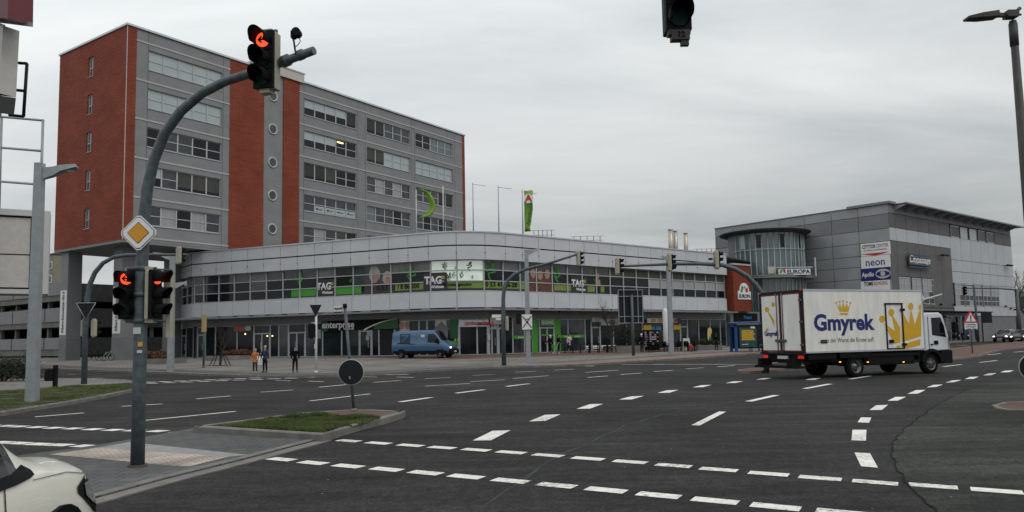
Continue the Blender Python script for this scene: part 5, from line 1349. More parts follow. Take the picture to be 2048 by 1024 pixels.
# ---- leaning keep-right post
P=base(708,822,.146);lean=math.atan((708-690)/(822-616))-math.radians(.3)
t=thing('road_sign','dark round sign back on a leaning post on the grass island','road sign',P,tilt=(R(1),-lean,0))
L_=hz(P,615)-P.z
b=MB();b.cyl(0,0,-.1,L_,.036,.036,10);b.build('post','galv',t)
b=MB();b.cyl(0,0,0,.06,.11,.06,10);b.build('foot','concrete',t)
zc=hz(P,744)-P.z;b=MB();b.disc((.02,-.045-.0,zc),(0,1,0),.30,.012,36);pl_=b.build('round_plate','sign_back',t)
b=MB();secs=[[( .02+r*math.cos(6.2832*k/36),y,zc+r*math.sin(6.2832*k/36)) for k in range(36)] for r,y in ((.295,-.035),(.312,-.035),(.312,-.055),(.295,-.055))];b.loft(secs,cap=False);b.build('rim','rim_grey',t)
b=MB();b.box(-.06,.06,-.04,.04,zc+.26,zc+.29);b.box(-.06,.06,-.04,.04,zc-.29,zc-.26);b.box(-.035,-.005,-.06,-.05,zc-.16,zc-.09);b.build('clamps','galv_light',t)
b=MB();b.cyl(0,0,L_,L_+.1,.05,.05,8);b.build('cap','signal_black',t)
b=MB();b.box(-.27,-.04,-.006,.006,L_-.06,L_+.06);sn=b.build('street_name_plate','white',t);text('Willy-Brandt-Str.',.09,'black',sn,TM(-.155,-.008,L_+.0),width=.2,bold=.001)
# ---- white pedestrian signal post
P=base(632,746,.12);t,h=vpole('signal_post','slim white post with small black pedestrian signal at the kerb','traffic light',P,610,.07,.06,'pole_white')
zb=hz(P,675)-P.z;z1=hz(P,648)-P.z
signal(t,(-.26,.0,zb),R(200),(z1-zb)/2,n=2,w=.9,backm='signal_black')
b=MB();b.tube([(0,0,z1+.05),(-.28,0,z1+.05)],.03,6);b.tube([(0,0,zb),(-.28,0,zb)],.03,6);b.box(-.09,.0,-.05,.05,zb-.6,zb-.35);b.build('brackets','pole_white',t)
q=P+Vector((0,-.1,hz(P,622)-P.z));ys=thing('road_sign','dark back of a triangular sign on top of the slim white signal post','road sign',q);b=MB();b.prism([(-.32,.33),(.32,.33),(0,-.33)],0,.02,'y');b.build('plate','sign_back',ys);b=MB();b.tube([(-.32,-.01,.33),(.32,-.01,.33),(0,-.01,-.33),(-.32,-.01,.33)],.014,4);b.build('rim','galv',ys)
# ---- small ped signal at left centre
P=base(407,735,.12);t,h=vpole('signal_post','slim grey post topped by a tall beige signal box, left of the bare tree','traffic light',P,628,.07,.06,'galv')
zb=hz(P,664)-P.z;b=MB();b.cbox(0,0,zb,.26,.26,h-zb,.02);b.build('signal_box','ochre',t)
# ---- litter bin on post
P=base(110,774,.1);t=thing('litter_bin','black litter bin hung on a short square post on the left pavement','litter bin',P)
h=hz(P,730)-P.z;b=MB();b.cbox(0,0,-.05,.16,.16,h+.05,.02);b.build('post','signal_black',t);b=MB();b.cbox(-.22,0,h*.28,.36,.3,h*.5,.03);b.box(-.42,.0,-.17,.17,h*.8,h*.83);b.build('bin','signal_black',t)
# ---- mid mast by the rounded corner
P=base(1008,731,.12);Y=P.y;t=thing('traffic_light','grey traffic light mast with arm curving right in front of the rounded corner','traffic light',P)
pp=[Vector((P.x,Y,P.z-.1)),Vector((P.x,Y,hz(P,640)))]+[atY(x,y,Y) for x,y in ((1006.5,600),(1008,578),(1016,560),(1030,548),(1052,538.5),(1100,526),(1166,505))]
b=MB();b.tube([tuple(v-P) for v in pp],[.15,.14,.13,.125,.12,.11,.1,.085,.06],10);b.build('pole','galv',t)
q=atY(1160,530,Y)-P;signal(t,q,R(110),(atY(1160,503,Y).z-atY(1160,530,Y).z)/3)
zb=hz(P,660)-P.z;z1=hz(P,634)-P.z;signal(t,(.3,.0,zb),R(120),(z1-zb)/3)
b=MB();q=P;b.box(-.7,-.1,-.05,.05,hz(P,635)-P.z,hz(P,629)-P.z);b.box(-.45,-.1,-.05,.05,hz(P,640)-P.z,hz(P,636)-P.z);b.build('direction_plate','white',t)
q=P+Vector((1.1,.3,hz(P,644)-P.z));b=MB();b.cbox(.95,.3,zb+.35,.3,.25,.7,.02);b.build('red_signal_box','lens_off',t)
# ---- right mast on the brick island with three heads
P=base(1533,741,.12);Y=P.y;t=thing('traffic_light','long-armed traffic light mast behind the lorry with three beige backed signal heads','traffic light',P)
pp=[Vector((P.x,Y,P.z-.1)),Vector((P.x,Y,hz(P,630)))]+[atY(x,y,Y) for x,y in ((1531,605),(1524,588),(1512,570),(1494,552),(1470,538),(1445,530),(1400,527.5),(1340,528),(1300,530),(1234,533))]
b=MB();b.tube([tuple(v-P) for v in pp],[.13,.125,.12,.118,.115,.11,.105,.1,.085,.075,.06,.045],10);b.build('pole','galv',t)
for x,y0,y1 in ((1239,547,517),(1343,541,509),(1437,536,503)):
    q=atY(x,y0,Y)-P;signal(t,q,R(105),(atY(x,y1,Y).z-atY(x,y0,Y).z)/3)
b=MB();q=atY(1420,518,Y)-P;b.box(q.x-.05,q.x+.1,q.y-.1,q.y+.1,q.z-.04,q.z+.04);b.build('camera_box','signal_black',t)
# ---- big direction sign seen from behind
P=base(1267,711,.12);h=hz(P,590)-P.z;t=thing('direction_sign','large dark direction sign seen from behind with pale ribs on a tall post','road sign',P,R(12))
b=MB();b.cyl(0,0,-.1,h,.13,.11,12);b.build('post','galv',t)
z0=hz(P,649)-P.z;z1=hz(P,579)-P.z;W=1.08
b=MB();b.box(-W,W*.93,.16,.2,z0+.1,z1);b.build('panel','sign_back',t)
b=MB()
for x in (-W,-.62,.52,.9): b.box(x,x+.05,.1,.16,z0+.1,z1)
for z in (z0+.1,z0+.6,z1-.55,z1-.05): b.box(-W,W*.93,.08,.15,z,z+.05)
b.build('ribs','galv_light',t)
# ---- white banner column
P=base(1333,702,.12)+Vector((0,0,0));t=thing('banner_column','tall white rounded banner column beside the street lamp and the yellow shop','advertising column',P)
b=MB();z0=hz(P,690)-P.z;b.tube([(0,0,z0),(0,0,z0+.1),(0,0,hz(P,622)-P.z),(0,0,hz(P,617)-P.z)],[.2,.24,.24,.1],12);b.build('banner','pole_white',t);b=MB();b.cyl(0,0,0,z0,.04,.04,8);b.build('post','galv',t)
# ---- bus shelters
def shelter(P,rz,lab,W=3.6,H=2.4,poster=True,cm='shelter_blue'):
    t=thing('bus_shelter',lab,'bus shelter',P,rz,None)
    b=MB();b.box(-.1,.1,-.75,-.55,0,H);b.box(-.1,.1,.55,.75,0,H);b.box(-.1,.1,-.75,.75,H-.25,H);b.box(W-.1,W,-.7,-.6,0,H);b.box(W-.1,W,.6,.7,0,H);b.build('frame',cm,t)
    b=MB();b.loft([[(-.25,-.9,H),(-.25,.9,H+.05),(-.25,.9,H+.15),(-.25,-.9,H+.1)],[(W+.3,-.9,H+.1),(W+.3,.9,H+.15),(W+.3,.9,H+.25),(W+.3,-.9,H+.2)]],smooth=False);b.build('roof',cm,t)
    b=MB();b.box(.1,W-.1,.62,.64,.25,H-.05);b.build('rear_glass','glass_shop',t)
    b=MB();b.box(.2,1.75,-.72,-.62,.3,H-.2);pb_=b.build('poster_case','sign_back',t)
    if poster:
        b=MB();b.box(.28,1.67,-.75,-.72,.4,H-.3);b.build('poster','poster_teal',pb_)
        b=MB()
        for i in range(6): b.box(.42+.03*(i%2),1.5-.05*(i%3),-.77,-.75,.95+i*.14,1.07+i*.14)
        b.build('poster_text_lines','yellow',pb_)
        b=MB();b.box(1.2,1.55,-.77,-.75,1.9,2.05);b.box(.42,.95,-.77,-.75,.6,.64);b.build('poster_white_lines','white',pb_)
    b=MB();b.box(2.0,W-.3,.2,.55,.42,.47);b.box(2.2,2.25,.25,.5,0,.42);b.box(W-.6,W-.55,.25,.5,0,.42);b.build('bench','galv',t)
    return t
P=base(1468,704,.12);H_=hz(P,646)-P.z
shelter(P,R(2),'blue framed bus shelter with teal and yellow poster left of the lorry',3.6,H_*.96)
P=base(1930,684,.12);shelter(P+Vector((-4.2,1,0)),R(48),'blue framed bus shelter behind the warning sign, in front of the centre building',4.2,2.5,False)
for k,(px_,py_) in enumerate(((1930,680),(1955,680))):
    P=base(px_,py_,.12);t=thing('bus_stop_pillar',['tall blue pillar left of the triangular warning sign','tall blue pillar right of the triangular warning sign'][k],'pillar',P,0,'blue pillars');h=hz(P,633)-P.z
    b=MB();b.cbox(0,0,0,.28 if k==0 else .5,.25,h*(1 if k==0 else .95),.03);b.build('pillar','shelter_blue',t);b=MB();b.box(-.1,.1,-.14,-.125,h*.5,h*.8);b.build('notice','trim_pale',t)
# ---- warning sign with plate
P=base(1945,707,.12);t=thing('road_sign','red and white triangular warning sign with white text plate on the brick island','road sign',P);h=hz(P,625)-P.z
b=MB();b.cyl(0,0,-.1,h,.04,.04,8);b.build('post','galv',t)
k_=.5
def tri(c,r): return [(-r,c-.5*r),(r,c-.5*r),(0,c+1.22*r)]
zc=hz(P,638)-P.z
b=MB();b.prism(tri(zc,.5),-.06,-.04,'y');b.build('red_triangle','red',t);b=MB();b.prism(tri(zc+.0,.34),-.08,-.06,'y');b.build('white_field','white',t)
b=MB();b.box(-.03,.03,-.1,-.08,zc-.02,zc+.25);b.box(-.03,.03,-.1,-.08,zc-.12,zc-.06);b.build('exclamation_mark','black',t)
z1=hz(P,646)-P.z;z0=hz(P,659)-P.z;b=MB();b.box(-.42,.42,-.06,-.04,z0,z1);pl_=b.build('text_plate','white',t)
for i,s_ in enumerate(('Linksabbieger','auf Gegen-','verkehr achten')): text(s_,.13,'black',pl_,TM(0,-.065,z1-.1-.15*i),width=.7,bold=.002)
# ---- gantry mast far right and dark board
P=base(1918+30,690,.12);P=base(1958,684,.12)
P2=base(2041,682,.12);t=thing('traffic_light','thick grey mast with long thin arm reaching left, at the right edge','traffic light',P2);h=hz(P2,578)-P2.z
Y=P2.y
b=MB();b.tube([(0,0,-.1),(0,0,h)],[.22,.16],10);b.tube([(0,0,h-.1)]+[tuple(atY(x,y,Y)-P2) for x,y in ((2000,577),(1950,576.5),(1924,577))],[.1,.09,.07,.05],8);b.tube([(0,0,h-.1),tuple(atY(2052,579,Y)-P2)],.09,6);b.build('pole','galv',t)
q=atY(1929,590,Y)-P2;signal(t,q,R(20),.33)
P=base(1956,682,.12);t=thing('street_lamp','thin grey lamp mast behind the warning sign, reaching up to the thin arm','street lamp',P);h=hz(P,572)-P.z
b=MB();b.cyl(0,0,-.1,h,.17,.11,8);b.build('pole','galv',t);b=MB();b.tube([(0,0,h),(-.3,0,h+.15),(-1.6,0,h+.2)],[.08,.12,.1],6);b.build('lamp_head','galv_light',t)
P=base(1965,682,.12);t=thing('direction_sign','dark square sign back on a thin post right of the warning sign','road sign',P);z1=hz(P,626)-P.z;z0=hz(P,646)-P.z
b=MB();b.cyl(.1,0,-.1,z1,.07,.07,6);b.build('post','sign_back',t);b=MB();b.box(0,1.3,-.1,-.05,z0,z1);b.build('panel','sign_back',t)
# ---- round sign at right edge
P=base(2066,812,.02);t=thing('road_sign','round sign back with white rim, cut by the right edge','road sign',P,R(25));h=hz(P,705)-P.z
b=MB();b.cyl(.18,0,-.1,h-.1,.035,.035,8);b.build('post','galv',t)
zc=hz(P,735)-P.z;b=MB();b.disc((.12,-.06,zc),(1,.6,0),.33,.015,30);b.build('round_plate','sign_back',t)
b=MB();n_=Vector((1,.6,0)).normalized();u_=Vector((n_.y,-n_.x,0));secs=[]
for r,o_ in ((.32,-.01),(.345,-.01),(.345,.015),(.32,.015)): secs.append([tuple(Vector((.12,-.06,zc))+n_*o_+u_*(r*math.cos(6.2832*k/30))+Vector((0,0,r*math.sin(6.2832*k/30)))) for k in range(30)])
b.loft(secs,cap=False);b.build('rim','rim_grey',t)
# ---- steel hoop barriers
hp=[(1130,1146),(1161,1178),(1180,1196),(1199,1214),(1216,1232)]
hl=['leftmost black steel hoop, in front of the woman in the white coat','second black steel hoop from the left of the row before the green shop','middle black steel hoop of the row of five','fourth black steel hoop, left of the bare tree','rightmost black steel hoop, touching the bare tree']
for k,(xa,xb) in enumerate(hp):
    a=base(xa,706.5-k*.4,.12);e=base(xb,706.3-k*.4,.12);t=thing('bollard_hoop',hl[k],'barrier',a,math.atan2(e.y-a.y,e.x-a.x),'black steel hoops');L_=(e-a).length;h=hz(a,688)-a.z
    b=MB();b.tube([(0,0,-.1),(0,0,h),(L_,0,h),(L_,0,-.1)],.055,6);b.build('hoop','signal_black',t)
    b=MB();b.tube([(0,0,h*.55),(L_,0,h*.55)],.03,5);b.build('cross_bar','signal_black',t)
# ---- beach flag
P=base(1417,700,.12);t=thing('beach_flag','yellow teardrop beach flag on a thin pole before the dark shop windows','flag',P);z0=hz(P,688)-P.z;z1=hz(P,655)-P.z
b=MB();pts=[(0,z0),(.12,z0+.6),(.35,z1-.5),(.36,z1-.15),(.2,z1),(.02,z1-.1),(-.04,z1-.6)];b.prism(pts,-.02,.0,'y');b.build('sail','flag_yellow',t);b=MB();b.tube([(0,0,0),(-.02,0,z0+.8),(-.05,0,z1-.5),(.08,0,z1)],.02,5);b.build('pole','galv',t)
q=P+Vector((-2.0,0,0));t=thing('pavement_sign','small white leaning pavement sign left of the yellow beach flag','pavement sign',q)
b=MB();b.add([(-.35,-.2,0),(.35,-.2,0),(.3,0,1.1),(-.3,0,1.1),(-.35,-.16,0),(.35,-.16,0),(.3,.04,1.1),(-.3,.04,1.1)],[(0,1,2,3),(7,6,5,4),(0,4,5,1),(2,6,7,3),(1,5,6,2),(0,3,7,4)]);b.build('board','trim_pale',t);b=MB();b.box(-.2,.2,-.23,-.2,.35,.7);b.build('print','signal_black',t)
# ================================================================ LORRY
tO=atY(1607,640,30.0);TRZ=R(21)
lorry=thing('lorry','white box lorry with blue lettering and golden crowns, turning across the junction','lorry',(tO.x,30.0,0),TRZ)
WS=Wall((tO.x,30.0),69);WR=Wall((tO.x,30.0),-21)
def TS(zx,zy): s,z=WS.hit(1480+zx/4.4523,550+zy/4.4523);return s,z
def TRr(zx,zy): s,z=WR.hit(1480+zx/4.4523,550+zy/4.4523);return s,z
BL=6.28;BWd=2.5;BZ0=1.04;BZ1=3.5
b=MB();b.box(.03,BL,.0,BWd,BZ0+.03,BZ1-.03);box_=b.build('box_body','truck_white',lorry,bevel=.015)
b=MB();b.box(0,BL+.02,-.02,.03,BZ1-.05,BZ1+.02);b.box(0,BL+.02,BWd-.03,BWd+.02,BZ1-.05,BZ1+.02);b.box(0,BL+.02,-.015,.02,BZ0-.03,BZ0+.035);b.box(BL-.01,BL+.03,-.02,.03,BZ0+.04,BZ1-.06);b.build('edge_rails','alu',lorry)
b=MB();b.box(-.04,.03,-.02,.1,BZ0,BZ1+.01);b.box(-.04,.03,BWd-.1,BWd+.02,BZ0,BZ1+.01);b.box(-.04,.03,.1,BWd-.1,BZ1-.09,BZ1+.01);b.box(-.1,.03,-.02,BWd+.02,BZ0-.08,BZ0);b.build('rear_frame','sign_back',lorry)
for i,(y0,y1) in enumerate(((.1,1.22),(1.28,BWd-.1))):
    b=MB();b.box(-.05,.02,y0,y1,BZ0+.02,BZ1-.1);b.build('rear_door_seal','red_dark',lorry)
    b=MB();b.box(-.07,-.05,y0+.05,y1-.05,BZ0+.08,BZ1-.16);d=b.build('rear_door','truck_white',lorry)
    b=MB();yy=y1-.14 if i==0 else y0+.14;b.tube([(-.1,yy,BZ0-.02),(-.1,yy,BZ1-.08)],.02,6);b.box(-.14,-.08,yy-.16,yy+.12,BZ0+.42,BZ0+.52)
    for z in (BZ0+.3,BZ0+1.2,BZ1-.4): 
        yh=y0-.08 if i==0 else y1+.02;b.box(-.1,-.05,yh-.03,yh+.12,z-.04,z+.04)
    b.build('lock_bar','galv',d)
def rearpoly(pts,nm,m_):
    b=MB();P_=[(TRr(*p)) for p in pts];b.add([(-.078,y,z) for y,z in P_],[tuple(range(len(P_)))]);return b.build(nm,m_,lorry)
def circ(cx,cy,r,ry=None,n=16): ry=ry or r;return [(cx+r*math.cos(6.2832*k/n),cy+ry*math.sin(6.2832*k/n)) for k in range(n)]
rearpoly(circ(253,306,19,22),'crown_ball','crown_gold');rearpoly(circ(308,262,15,22),'crown_ball','crown_gold');rearpoly([(258,325),(266,325),(318,400),(318,455)],'crown_spike','crown_gold');rearpoly(circ(255,487,12,12),'crown_ball','crown_gold')
y_,z_=TRr(256,524);text('Gmyrek',.27,'navy',lorry,Matrix.Translation((-.08,y_-.24,z_))@Matrix.Rotation(R(-90),4,'Z')@Matrix.Rotation(R(90),4,'X'),bold=.008,width=.86)
# side graphics
def side(pts,nm,m_,off=-.006,par=None):
    P_=[TS(*p) for p in pts];b=MB();b.add([(x,off,z) for x,z in P_],[tuple(range(len(P_)))]);return b.build(nm,m_,par or box_)
big=[[(1280,425),(1378,500),(1352,365),(1362,362),(1425,470),(1425,600),(1372,612)],[(1440,330),(1450,330),(1505,440),(1517,318),(1526,318),(1556,442),(1596,322),(1612,318),(1612,545),(1440,596)],[(1440,622),(1605,570),(1605,625),(1440,668)],[(1392,632),(1425,624),(1425,655),(1396,648)]]
for p in big: side(p,'crown_body','crown_gold')
for c in ((1265,392,26,32),(1347,335,26,34),(1520,280,24,33)): side(circ(*c,20),'crown_ball','crown_gold')
side([(1440,268),(1452,285),(1452,310),(1440,325)],'crown_ball','crown_gold');side([(1590,275),(1605,262),(1612,262),(1612,315),(1596,312)],'crown_ball','crown_gold')
side([(858,255),(880,290),(886,252),(903,294),(919,246),(935,292),(951,252),(962,290),(984,256),(964,328),(886,326)],'crown_body','crown_gold')
for c in ((857,247,9,10),(887,239,8,9),(919,234,8,9),(951,240,8,9),(983,248,9,10)): side(circ(*c),'crown_ball','crown_gold')
side([(886,338),(960,338),(959,356),(887,355)],'crown_band','crown_gold')
a=TS(648,440);e=TS(1188,430);text('Gmyrek',.88,'navy',box_,TM((a[0]+e[0])/2,-.008,TS(910,428)[1]-.0),bold=.03,width=e[0]-a[0],depth=.002)
a=TS(695,580);e=TS(1188,580);text('...setzt der Wurst die Krone auf!',.26,'grey_render_dark',box_,TM((a[0]+e[0])/2,-.008,TS(930,580)[1]),width=e[0]-a[0],depth=.002)
# side door
a=TS(1290,262);e=TS(1436,262);z1=a[1];z0=BZ0+.03
b=MB();b.box(a[0]-.03,a[0]+.03,-.03,-.0,z0,z1);b.box(e[0]-.03,e[0]+.03,-.03,0,z0,z1);b.box(a[0]-.05,e[0]+.05,-.04,0,z1,z1+.06);b.box(a[0],e[0],-.03,0,z0,z0+.05);dr=b.build('side_door_frame','sign_back',lorry)
b=MB()
for z in (TS(1440,310)[1],TS(1440,618)[1]): b.box(e[0]-.1,e[0]+.12,-.06,-.02,z-.05,z+.05)
zz=TS(1340,592)[1];b.box(a[0]+.1,a[0]+.33,-.05,-.02,zz-.07,zz+.07);b.build('hinges','signal_black',dr)
b=MB();q=TS(747,593);b.box(q[0]-.16,q[0]+.16,-.02,0,q[1]-.07,q[1]+.07);b.build('marker_plate','sign_back2',lorry)
# chassis
b=MB();b.box(-.02,6.4,.25,BWd-.25,.62,BZ0-.02);b.box(.2,1.6,.05,BWd-.05,.75,BZ0-.05);b.box(3.2,5.7,.05,.6,.45,BZ0-.12);b.box(3.2,5.2,BWd-.6,BWd-.1,.4,BZ0-.12)
b.box(-.45,-.05,.0,BWd,.42,.52);b.box(-.5,.05,.3,.5,.52,.8);b.box(-.5,.05,BWd-.5,BWd-.3,.52,.8);b.build('chassis','signal_black',lorry)
b=MB();b.box(1.75,3.35,.02,.06,.78,1.0);b.box(3.3,6.0,.02,.05,.5,.62);b.box(3.3,6.0,.02,.05,.8,.92);b.build('side_guards','signal_black',lorry)
def arcshell(b,x,y0,y1,z,r0,r1,a0=0,a1=180,n=14):
    secs=[]
    for k in range(n+1):
        a=R(a0+(a1-a0)*k/n);c_,s_=math.cos(a),math.sin(a);secs.append([(x+r0*c_,y0,z+r0*s_),(x+r1*c_,y0,z+r1*s_),(x+r1*c_,y1,z+r1*s_),(x+r0*c_,y1,z+r0*s_)])
    b.loft(secs,smooth=False)
b=MB();arcshell(b,2.6,.02,.55,.45,.5,.53);b.build('mudguard','signal_black',lorry);b=MB();arcshell(b,2.6,BWd-.55,BWd-.02,.45,.5,.53);b.build('mudguard','signal_black',lorry)
def wheel(par,x,y,r,w=.24,rimm='rim',rr=.6,hub=True,dual=False,dish=.06,out=-1):
    b=MB();n=28;secs=[]
    for yy,q in ((-w/2,rr*r),(-w/2,r*.93),(-w/2+.03,r),(w/2-.03,r),(w/2,r*.93),(w/2,rr*r)): secs.append([(x+q*math.cos(6.2832*k/n),y+yy,r+q*math.sin(6.2832*k/n)) for k in range(n)])
    b.loft(secs,cap=False);wo_=b.build('wheel','rubber',par)
    b=MB();s_=out;
    prof=((w/2*s_,rr*r),(w/2*s_-.015*s_,rr*r*.93),(w/2*s_-dish*s_,rr*r*.86),(w/2*s_-dish*s_*.9,rr*r*.5),(w/2*s_-dish*s_*.3,rr*r*.42),(w/2*s_-dish*s_*.2,.01))
    b.loft([[(x+q*math.cos(6.2832*k/n),y+yy,r+q*math.sin(6.2832*k/n)) for k in range(n)] for yy,q in prof],cap=False)
    rm=b.build('rim',rimm,wo_)
    b=MB()
    for k in range(6):
        a=6.2832*k/6;c=(x+rr*r*.68*math.cos(a),y+s_*(w/2-dish*.8),r+rr*r*.68*math.sin(a));b.disc(c,(0,1,0),rr*r*.13,.03,8)
    b.build('rim_holes','signal_black',rm);return wo_
wheel(lorry,2.6,.2,.42,.26,'rim',.62,dish=.13);wheel(lorry,2.6,BWd-.2,.42,.5,'rim',.62,dish=.13,out=1);wheel(lorry,6.66,.2,.42,.26,'rim',.62,dish=.02);wheel(lorry,6.66,BWd-.2,.42,.26,'rim',.62,dish=.02,out=1)
# lights
for (y,z) in ((.1,.92),(BWd-.35,.92)):
    b=MB();b.box(-.03,.02,y,y+.28,z-.12,z+.0);b.build('rear_light','taillight',lorry)
b=MB();b.box(-.09,-.03,BWd/2-.35,BWd/2+.25,.78,.9);npl=b.build('number_plate','trim_pale',lorry);
for y in (.0,BWd-.05):
    b=MB();b.box(-.08,-.04,y,y+.045,BZ1-.04,BZ1+.01);b.build('marker_lamp','taillight',lorry)
for px_ in (893,1140,1458):
    q=TS(px_,775);b=MB();b.box(q[0]-.03,q[0]+.04,-.0,.03,q[1]-.02,q[1]+.02);b.build('side_marker_lamp','amber',lorry)
# cooler pod / lamp bar at box front, roof mast
b=MB();b.ball((BL+.14,.45,BZ1-.33),(.16,.42,.30),12,8);b.build('cooling_unit','truck_white',lorry)
b=MB();b.tube([(BL+.25,.5,BZ1-.45),(BL+1.9,.6,BZ1-.12)],.025,6);b.build('aerial','pole_white',lorry)
# cab
cx0=BL+.06
b=MB()
prof=[(cx0,.95),(cx0+.02,2.45),(cx0+.12,2.56),(cx0+.9,2.56),(cx0+1.08,2.46),(cx0+1.32,1.75),(cx0+1.40,1.45),(cx0+1.42,.95)]
secs=[]
for y,k in ((.0+.02,.0),(.06,1),(BWd-.2,1),(BWd-.16,0)):
    c=(sum(p[0] for p in prof)/8,sum(p[1] for p in prof)/8)
    secs.append([(c[0]+(p[0]-c[0])*(1 if k else .96),y,c[1]+(p[1]-c[1])*(1 if k else .97)) for p in prof])
b.loft(secs,smooth=False);cab=b.build('cab','cab_white',lorry,bevel=.03)
b=MB();b.prism([(cx0+.42,1.62),(cx0+.42,2.34),(cx0+.94,2.36),(cx0+1.12,1.98),(cx0+1.2,1.52)],.005,.03,'y');b.build('side_window','car_glass',cab)
b=MB();b.add([(cx0+1.07,.18,2.4),(cx0+1.29,.12,1.72),(cx0+1.29,BWd-.3,1.72),(cx0+1.07,BWd-.36,2.4)],[(0,1,2,3)]);b.mx=Matrix.Translation((.035,0,.02));b.build('windscreen','car_glass',cab)
b=MB();b.box(cx0+.2,cx0+.23,.0,.03,1.0,2.4);b.box(cx0+1.32,cx0+1.34,.0,.03,.98,1.52);b.box(cx0+.23,cx0+1.32,.0,.03,1.55,1.57) if False else None;b.build('door_gap','panel_mid',cab)
b=MB();b.box(cx0+.5,cx0+.72,-.01,.03,1.22,1.38);b.box(cx0+.3,cx0+.42,-.03,.02,1.2,1.25);b.build('door_handle','signal_black',cab)
b=MB();b.box(cx0+.98,cx0+1.2,.2,1.9,2.5,2.56);b.prism([(cx0+1.0,2.5),(cx0+1.5,2.34),(cx0+1.52,2.38),(cx0+1.05,2.58)],.15,BWd-.3,'y');b.build('sun_visor','signal_black',cab)
b=MB();b.tube([(cx0+1.15,.0,2.35),(cx0+1.35,-.25,2.3),(cx0+1.42,-.25,1.5),(cx0+1.4,0,1.45)],.015,5);b.box(cx0+1.32,cx0+1.42,-.38,-.18,1.7,2.15);b.box(cx0+1.35,cx0+1.45,-.33,-.15,1.45,1.62);b.build('mirror','signal_black',cab)
b=MB();b.prism([(cx0+.95,.42),(cx0+1.48,.42),(cx0+1.5,.95),(cx0+1.3,1.0),(cx0+.85,.98),(cx0+.85,.7)],-.02,BWd-.12,'y');b.build('bumper','signal_black',lorry,bevel=.03)
b=MB();arcshell(b,6.66,-.03,.5,.45,.48,.6,-5,175);b.prism([(6.0,.5),(7.3,.5),(7.3,.95),(6.0,.98)],.12,BWd-.2,'y');b.build('wheel_arch','signal_black',lorry)
# ================================================================ GENERIC LOFTED CAR BODIES
class Car:
    """stations: x, z bottom, z belt, z roof, half width low, belt, roof"""
    def __init__(s,st): s.st=st
    def at(s,x):
        st=s.st
        for i in range(len(st)-1):
            if st[i][0]<=x<=st[i+1][0]:
                t=(x-st[i][0])/(st[i+1][0]-st[i][0]);h=st[i+1][0]-st[i][0];r=[x]
                for k in range(1,7):
                    y0,y1=st[i][k],st[i+1][k];d=(y1-y0)/h
                    def sl(j):
                        if j<=0 or j>=len(st)-1: return d
                        a=(st[j][k]-st[j-1][k])/(st[j][0]-st[j-1][0]);b_=(st[j+1][k]-st[j][k])/(st[j+1][0]-st[j][0])
                        return 0 if a*b_<=0 else 2*a*b_/(a+b_)
                    m0,m1=sl(i)*h,sl(i+1)*h;r.append((2*t**3-3*t*t+1)*y0+(t**3-2*t*t+t)*m0+(-2*t**3+3*t*t)*y1+(t**3-t*t)*m1)
                return r
        return list(st[0] if x<st[0][0] else st[-1])
    def prof(s,x):
        _,zb,zt,zr,wl,wb,wr=s.at(x);h=zr-zt
        return [(0,zb),(wl*.9,zb),(wl,zb+.07),(wl+.01,zb+(zt-zb)*.35),((wl+wb)/2+.035,zb+(zt-zb)*.7),(wb+.02,zt-.03),(wb,zt),(wb+(wr-wb)*.5,zt+h*.5),(wr,zt+h*.86),(wr-.1*min(1,h/.3)-.02,zr-h*.03),(wr*.5,zr+.01*min(1,h*5)),(0,zr+.015*min(1,h*5))]
    def half(s,x,z):
        p=s.prof(x)[1:10]
        for i in range(len(p)-1):
            if p[i][1]<=z<=p[i+1][1] and p[i+1][1]>p[i][1]: t=(z-p[i][1])/(p[i+1][1]-p[i][1]);return p[i][0]+(p[i+1][0]-p[i][0])*t
        return p[-1][0]
    def top(s,x,y):
        p=s.prof(x)[6:];y=abs(y)
        for i in range(len(p)-1):
            if p[i+1][0]<=y<=p[i][0]: t=(y-p[i][0])/(p[i+1][0]-p[i][0]+1e-9);return p[i][1]+(p[i+1][1]-p[i][1])*t
        return p[0][1] if y>p[0][0] else p[-1][1]
    def screen(s,b,x0,x1,w0,w1,off=.012,n=8):
        V=[];F=[];m=10
        for i in range(n+1):
            x=x0+(x1-x0)*i/n;w=w0+(w1-w0)*i/n
            for j in range(m+1): y=-w+2*w*j/m;V.append((x+off,y,s.top(x,y)+off))
        for i in range(n):
            for j in range(m): a=i*(m+1)+j;F.append((a,a+1,a+m+2,a+m+1))
        b.add(V,F,True)
    def body(s,par,m_,n=4,bev=0):
        b=MB();secs=[];xs=[]
        for i in range(len(s.st)-1):
            for k in range(n): xs.append(s.st[i][0]+(s.st[i+1][0]-s.st[i][0])*k/n)
        xs.append(s.st[-1][0])
        for x in xs:
            p=s.prof(x);secs.append([(x,y,z) for y,z in p]+[(x,-y,z) for y,z in reversed(p[1:-1])])
        b.loft(secs);o=b.build('body',m_,par);return o
    def strip(s,b,cols,side,off=.008,th=0):
        """cols: list of (x,z0,z1); glass strip following the side"""
        c2=[]
        for (x0,a0,b0),(x1,a1,b1) in zip(cols[:-1],cols[1:]):
            m=max(1,int((x1-x0)/.1));c2+=[(x0+(x1-x0)*j/m,a0+(a1-a0)*j/m,b0+(b1-b0)*j/m) for j in range(m)]
        cols=c2+[cols[-1]]
        for i in range(len(cols)-1):
            (x0,a0,b0),(x1,a1,b1)=cols[i],cols[i+1];K=5 if abs(b0-a0)+abs(b1-a1)>.3 else 2
            for k in range(K):
                def P(x,a,b_,t): z=a+(b_-a)*t;return (x,side*(s.half(x,z)+off),z)
                b.add([P(x0,a0,b0,k/K),P(x1,a1,b1,k/K),P(x1,a1,b1,(k+1)/K),P(x0,a0,b0,(k+1)/K)],[(0,1,2,3)],True)
